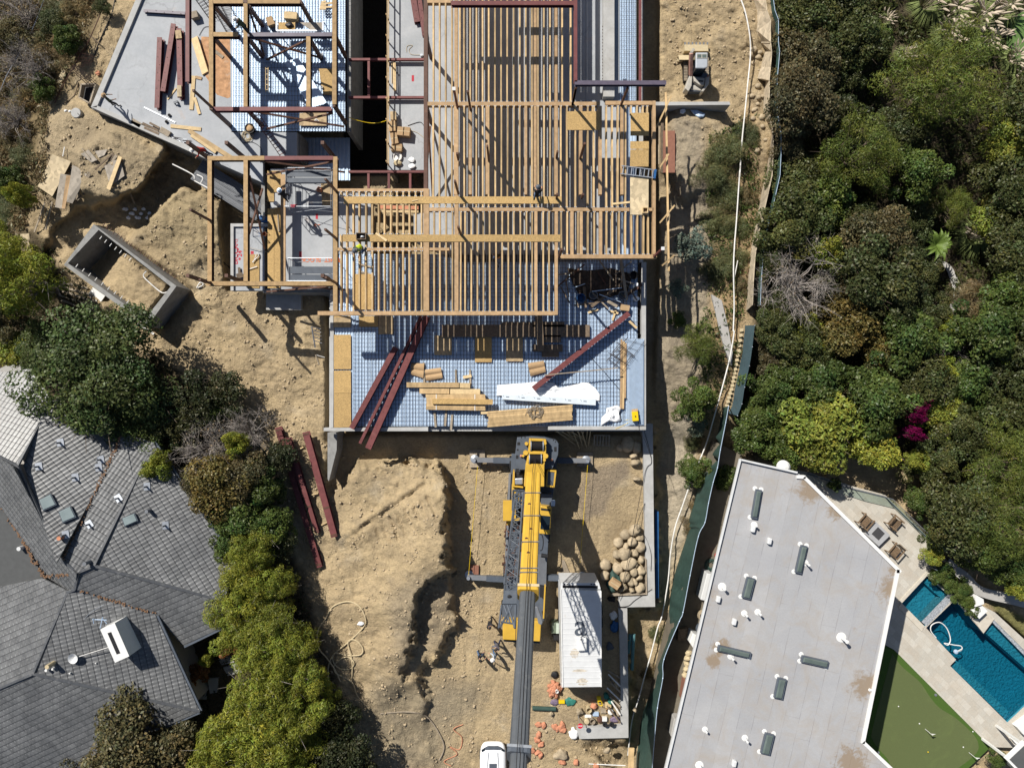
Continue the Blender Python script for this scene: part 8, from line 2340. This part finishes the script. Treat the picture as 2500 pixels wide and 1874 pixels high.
for k in range(16):
 a=k*2.4
 r_=12*math.sqrt(k)
 junk('blob',878+math.cos(a)*r_*1.1,1005+math.sin(a)*r_*1.25,(.42,.32,.3),'orange','orange clay lump in the heap at the corner of the trailer',z=GP+.1*(16-k)/8,group='clay lumps by the trailer',cat='clay lump',rz=k)
for k,(x,y)in enumerate([(745,1300),(785,1308),(880,1320),(915,1335),(945,1300),(945,1350),(745,1385),(735,1430),(765,1470),(690,1520),(735,1540),(760,1560),(945,1620),(1060,1620),(1230,1650)]):
 junk('blob',x,y,(.5,.38,.24),'orange','broken orange clay piece on the dirt below the trailer',group='broken clay pieces',cat='clay piece',rz=k*1.3)
MT['violet']=M('faded_violet_net',(.17,.13,.19),.8,var=.5,scale=14)
junk('blob',880,1110,(.6,.45,.2),'violet','violet netting heap below the orange clay',cat='netting')
junk('box',938,1103,(.45,.22,.2),'yl','yellow tool case below the orange clay heap',cat='tool case')
junk('blob',1010,1105,(.8,.6,.12),'teal','teal netting spread beside the yellow tool case',cat='netting')
junk('pail',898,1015,(.24,.24,.3),'white','white pail on the orange clay heap',z=GP+.3,cat='pail')
MB().tube([Q('o',690,1152,GP+.16),Q('o',888,1160,GP+.16)],.16,12).obj('net_roll',MT['green'],label='dark green roll of netting lying left of the junk heap',cat='roll')
junk('blob',1092,1200,(.55,.5,.5),'stone','grey rounded boulder at the left of the junk heap',cat='boulder')
for x,y,d,kind,mat,lb in[(1168,1172,(.4,.4,.5),'pail','hosetan','open tan drum in the junk heap'),(1212,1150,(.5,.45,.4),'blob','orange','orange clay pot in the junk heap'),(1315,1060,(.4,.4,.5),'lid','teal','upper teal lidded drum behind the trailer'),(1352,1098,(.45,.4,.45),'lid','teal','lower teal lidded drum behind the trailer'),(1330,1128,(.45,.4,.35),'box','pale','small pale crate below the teal drums'),(1352,1190,(.42,.42,.5),'lid','white','white lidded bucket in the junk heap'),(1328,1175,(.32,.32,.4),'pail','cardboard','brown open bucket beside the white one'),
 (1160,1222,(.5,.2,.12),'box','white','long white carton in the junk heap'),(1225,1205,(.45,.3,.2),'box','galv','pale blue case in the junk heap'),(1300,1248,(.36,.3,.25),'box','white','square white canister above the two tyres'),(1150,1270,(.4,.35,.45),'lid','hosetan','tan canister at the lower left of the junk heap'),(1198,1268,(.4,.4,.4),'pail','oldwood','brown pail beside the tan canister'),(1262,1255,(.4,.5,.3),'blob','rust','rusty brown sack in the junk heap'),(1385,1255,(.7,.5,.2),'blob','violet','violet rope pile at the right of the junk heap'),
 (1415,1195,(.3,.6,.2),'blob','oldwood','brown scrap pile against the wall by the junk'),(1290,1180,(.4,.3,.25),'box','oldwood','brown box in the middle of the junk heap'),(1410,960,(.4,.5,.3),'blob','hosetan','tan sack against the wall beside the trailer'),(1378,380,(.6,.6,.4),'blob','pvc','pale sack between the trailer and the wall'),(1385,480,(.6,.9,.4),'blob','tarpblue','blue tarp bunched between the trailer and the wall'),(1345,640,(.5,.6,.3),'blob','slate','dark sack between the trailer and the wall')]:
 junk(kind,x,y,d,mat,lb,cat=lb.split(' in the')[0].split(' beside')[0].split(' behind')[0].split(' below')[0].split(' above')[0].split(' at ')[0].split(' against')[0].split(' between')[0].split(' bunched')[0].split(' ')[-1])
for k,x in enumerate((1303,1360)):
 q=Q('o',x,1292,ZW+.3)
 MB().lathe([(.10,0),(.17,0),(.19,.07),(.17,.14),(.10,.14),(.09,.07)],q-Vector((0,0,.1)),20).obj('tyre',MT['black'],label=['left','right'][k]+' small black tyre of the pair on the wall top',cat='tyre')
t=thing('red_sign','small round red sign with white lettering on the wall end','sign',Q('o',1094,1302,GP))
q=Q('o',1094,1302,GP+1.5)
MB().lathe([(.19,0),(.19,.02),(0,.021)],q,18).obj('sign_plate',M('red_sign_paint',(.5,.02,.04),.5,var=.05),t)
letters('STOP',q+Vector((0,0,.02)),.13,0,MT['white'],t,'sign_lettering',.006,.004)
MB().tube([(q.x,q.y,GP),q],.025,6).obj('sign_post',MT['steel'],t)
t=thing('hand_cart','yellow hand cart behind the white trailer','hand cart',Q('o',1255,1100,GP))
MB().prism(QL('o',[(1232,1062),(1268,1062),(1275,1098),(1242,1100)],GP+.5),GP+.2,GP+.5).obj('cart_tray',MT['yl'],t,bevel=.04)
for a,b in(((1242,1098),(1255,1130)),((1275,1098),(1280,1132)),((1255,1130),(1280,1132))):MB().tube([Q('o',*a,GP+.5),Q('o',*b,GP+.55)],.03,6).obj('cart_handle',MT['yl'],t)
junk('blob',1040,1378,(.65,.75,.4),'plastic','crumpled silver foil sack below the wall end',cat='sack')
for x,y,a,b in((935,1560,1.0,.8),(1325,1525,.55,.45),(850,1215,.3,.3),(1560,1180,.3,.3)):junk('blob',x,y,(a,b,.4),'stone',['broad tan rock below the trailer','tan rock just below the wall corner','small pale stone by the green net roll','stone'][0 if a>.9 else 1 if a>.5 else 2],cat='rock',group='tan rocks below the trailer')
plank('o',(1525,1490),(1520,1660),-2.5,.42,.1,'joist','tan timber gate panel between the wall and the green fence')
MB().tube([Q('o',1165,1622,GP+.1),Q('o',1475,1636,GP+.1)],.035,6).obj('white_pole',MT['white'],label='white pole lying on the dirt at the bottom of the site',cat='pole')
for k in range(9):plank('o',(1320+12*(k%4),830+38*k),(1432,900+40*k+30*(k%3)),GP+.3+.05*k,.1,.05,('oldwood','pvc','darkwood')[k%3],'scrap pole leaning between the trailer and the wall','pole','scrap_pole','scrap poles beside the trailer')
for k,x in enumerate((1515,1545)):MB().tube([Q('o',x,530,-3.4),Q('o',x-16,690+140*k,-3.4)],.14,10).obj('drain_pipe',M('pale_teal_pipe',(.10,.22,.24),.5,var=.1)if k==0 else bpy.data.materials['pale_teal_pipe'],label=['shorter','longer'][k]+' pale teal drain pipe outside the lower wall',cat='pipe')
rn=random.Random(8)
for k in range(14):
 x=900+27*k
 MB().tube([Q('k',x,1060+rn.uniform(-8,10),-.35),Q('k',1185+(x-1100)*.25+rn.uniform(-50,50),1190+rn.uniform(-60,36),GP+.05)],.035,6).obj('pole',MT['hosetan'],label='thin wooden pole leaning against the deck wall behind the crane',cat='pole',group='poles leaning behind the crane')
t=thing('pallet','weathered wooden pallet in the shade under the deck edge','pallet',Q('k',1345,1155,GP))
for k in range(6):MB().bar(Q('k',1283+25*k,1110,GP+.5),Q('k',1280+25*k,1200,GP+.3),.1,.03).obj('slat',MT['oldwood'],t)
for y in(1112,1155,1196):MB().bar(Q('k',1275,y,GP+.42-(y-1112)*.0023),Q('k',1415,y+4,GP+.42-(y-1112)*.0023),.09,.09).obj('bearer',MT['oldwood'],t)
hz=lambda c,pts,r_,mat,lb,nm='hose':MB().tube(spline([GX(c,x,y,.09)for x,y in pts],8),r_,6).obj(nm,MT[mat],label=lb,cat=nm)
hz('n',[(905,930),(905,800),(950,700),(1080,590),(1200,470),(1215,390),(1160,290),(1060,255),(940,300),(880,400),(815,500),(820,640),(890,730),(960,830),(1005,930)],.05,'hosetan','tan hose lying in a big loop on the bare mound')
hz('n',[(1100,930),(1105,760),(1070,600),(1130,580),(1190,640),(1180,700),(1080,710),(960,690),(945,760),(1000,820),(1090,820),(1120,770),(1060,720),(960,780),(970,860),(1100,930),(1150,1050),(1250,1160)],.045,'hosetan','second tan hose tangled in loops below the big loop')
hz('n',[(1340,1200),(1500,1185),(1640,1190),(1740,1230),(1830,1350),(1880,1480),(1840,1590)],.05,'oldwood','brown hose curving over the grey spoil at the bottom')
hz('n',[(2040,1290),(1960,1330),(2030,1400),(2010,1500),(1930,1480),(1990,1540),(1880,1600),(1940,1640)],.03,'orange','red cord tangled on the dirt left of the white car','cord')
junk('blob',1175,445,(.45,.3,.15),'plastic','white scrap of plastic beside the big hose loop',c='n',z=-1.4,cat='scrap')
junk('blob',880,880,(.5,.5,.3),'black','black wire bundle left of the trailer',cat='wire bundle')
# ---- people
MT['hardhat']=M('hard_hat_white',(.75,.75,.74),.35,var=.03)
cloth=lambda n,c:M(n,c,.85,var=.2,scale=8)
def person(label,at,rz,lean,shirt,pants,hat,reach=.3,kneel=False,vest=None):
 x,y,z=at
 sk={}
 hip=.52 if kneel else .95
 L=[('pel',(0,0,hip),.14),('ab',(0,.06*lean,hip+.2),.135),('ch',(0,.22*lean,hip+.42),.165),('nk',(0,.34*lean,hip+.58),.06),('hd',(0,.42*lean,hip+.70),.10),('tp',(0,.44*lean,hip+.80),.075)]
 E_=[('pel','ab'),('ab','ch'),('ch','nk'),('nk','hd'),('hd','tp')]
 for s,S_ in((-1,'l'),(1,'r')):
  st=.16*s
  c0=L[2][1]
  L+=[(S_+'sh',(.20*s,c0[1],c0[2]+.06),.065),(S_+'el',(.27*s,c0[1]+reach*.45,c0[2]-.20),.048),(S_+'wr',(.22*s,c0[1]+reach,c0[2]-.36),.032),(S_+'pm',(.21*s,c0[1]+reach+.05,c0[2]-.43),.034)]
  E_+=[('ch',S_+'sh'),(S_+'sh',S_+'el'),(S_+'el',S_+'wr'),(S_+'wr',S_+'pm')]
  for f in range(4):
   L+=[(S_+'f%d'%f,(.21*s+(.03-.02*f)*s,c0[1]+reach+.09+.008*f,c0[2]-.50-.012*(f%3)),.009)]
   E_+=[(S_+'pm',S_+'f%d'%f)]
  L+=[(S_+'th',(.21*s-.05*s,c0[1]+reach+.08,c0[2]-.44),.010)]
  E_+=[(S_+'pm',S_+'th')]
  if kneel:L+=[(S_+'hp',(.10*s,0,hip-.05),.095),(S_+'kn',(st,.36,.32 if s>0 else .1),.065),(S_+'an',(st,.02 if s<0 else .36,.07),.045),(S_+'ft',(st,-.16 if s<0 else .52,.05),.045)]
  else:L+=[(S_+'hp',(.10*s,0,hip-.08),.095),(S_+'kn',(st*.9,.05+.10*s,.5),.07),(S_+'an',(st,-.02+.14*s,.09),.045),(S_+'ft',(st*1.1,.15+.14*s,.05),.045)]
  E_+=[('pel',S_+'hp'),(S_+'hp',S_+'kn'),(S_+'kn',S_+'an'),(S_+'an',S_+'ft')]
 ix={n:i for i,(n,_,_)in enumerate(L)}
 me=bpy.data.meshes.new('person_body')
 me.from_pydata([p for _,p,_ in L],[(ix[a],ix[b])for a,b in E_],[])
 tmp=bpy.data.objects.new('tmp',me)
 COL.objects.link(tmp)
 sm=tmp.modifiers.new('skin','SKIN')
 for i,(_,_,r_)in enumerate(L):
  me.skin_vertices[0].data[i].radius=(r_,r_*(.75 if L[i][0]in('ab','ch','pel')else 1))
 me.skin_vertices[0].data[0].use_root=True
 tmp.modifiers.new('sub','SUBSURF').levels=1
 bpy.context.view_layer.update()
 bm_=bpy.data.meshes.new_from_object(tmp.evaluated_get(bpy.context.evaluated_depsgraph_get()))
 bpy.data.objects.remove(tmp)
 bm_.name='person_body'
 bm_.materials.clear()
 for m in(shirt,pants,MT['skin'],MT['black']):bm_.materials.append(m)
 cy=.22*lean
 wr=[Vector(L[ix[k]][1])for k in('lwr','rwr','lpm','rpm')]
 for p in bm_.polygons:
  c=p.center
  p.use_smooth=True
  arm=abs(c.x)>.17 and c.z>hip-.1
  if c.z>hip+.56 or(arm and min((c-w_).length for w_ in wr)<.15):p.material_index=2
  elif c.z<.1:p.material_index=3
  elif c.z<hip+.04 and not arm:p.material_index=1
 t=thing('person',label,'person',(x,y,z),rz)
 o=bpy.data.objects.new('body',bm_)
 COL.objects.link(o)
 o.parent=t
 h_=Vector(L[ix['hd']][1])
 WL['_p']=Vector((0,0,0))
 def sub(mb,nm,mat):
  q=mb.obj(nm,mat)
  q.location-=Vector((0,0,0))
  q.parent=t
  return q
 if hat is not None:
  sub(MB().lathe([(.165,.03),(.165,.045),(.125,.05),(.12,.10),(.09,.15),(.04,.175),(0,.18)],h_,18),'hard_hat',hat)
 else:
  sub(MB().blob(h_+Vector((0,-.02,.06)),(.215,.24,.17),3,.1,2),'hair',MT['black'])
 if vest:sub(MB().tube([(0,.05*lean,hip+.12),(0,.2*lean,hip+.36),(0,.26*lean,hip+.46)],[.17,.20,.17],14),'safety_vest',vest)
 return t
bk,dk,bl=cloth('black_cloth',(.02,.02,.024)),cloth('dark_blue_cloth',(.03,.04,.08)),cloth('denim',(.07,.12,.22))
lt,rd,gr=cloth('pale_blue_cloth',(.40,.47,.55)),cloth('red_cloth',(.45,.04,.03)),cloth('olive_cloth',(.06,.08,.05))
gy=cloth('grey_cloth',(.13,.13,.16))
vs=M('lime_vest',(.50,.60,.03),.7,var=.1)
wj=lambda c,x,y:tuple(Q(c,x,y,ZJ+.01))
person('worker in dark clothes standing alone on the upper left slab',tuple(Q('a',985,895,0)),R(-50),.2,gr,bk,MT['cardboard'])
person('worker in dark clothes and pale helmet on the beam crossing',wj('b',520,285),R(80),.8,gr,bk,MT['hardhat'])
person('worker in red bending at the slab edge, white helmet',tuple(Q('a',1775,1300,.17)),R(120),1.4,rd,dk,MT['hardhat'],.45)
person('worker in black kneeling on the joists in the middle of the frame',wj('g',1070,290),R(-10),.9,bk,bl,MT['slate'],.4,True)
person('worker in a pale blue shirt crouching low between the joists',tuple(Q('g',765,850,1.9)),R(20),1.0,cloth('blue_shirt',(.12,.17,.32)),lt,None,.45,True)
person('worker in a yellow vest crouching by the dark tool crate',wj('f',1470,950),R(150),1.2,gr,bl,MT['slate'],.4,True,vs)
person('worker in black with a pale blue helmet by the upper scaffold',tuple(Q('f',850,540,1.2)),R(40),.4,bk,bk,MT['galv'])
for lb,x,y,rz,sh,pt,ht,ln in[('man in black walking alone nearest the crane cab',335,395,R(200),bk,bk,None,.3),('man in a grey shirt standing just below the crane cab',395,575,R(150),gy,dk,None,.2),('man in black and jeans facing the one in pale blue',247,680,R(-70),bk,bl,None,.3),('man in a pale blue shirt and white cap by the crane',378,672,R(90),lt,bl,MT['hardhat'],.4)]:
 px,py=X('o',x,y)
 person(lb,(P(px,py,GP).x,P(px,py,GP).y,ground_z(px,py)),rz,ln,sh,pt,ht,.35)
for o in S.objects:
 if o.parent is None and 'category' in o and 'kind' not in o:o['kind']='thing'
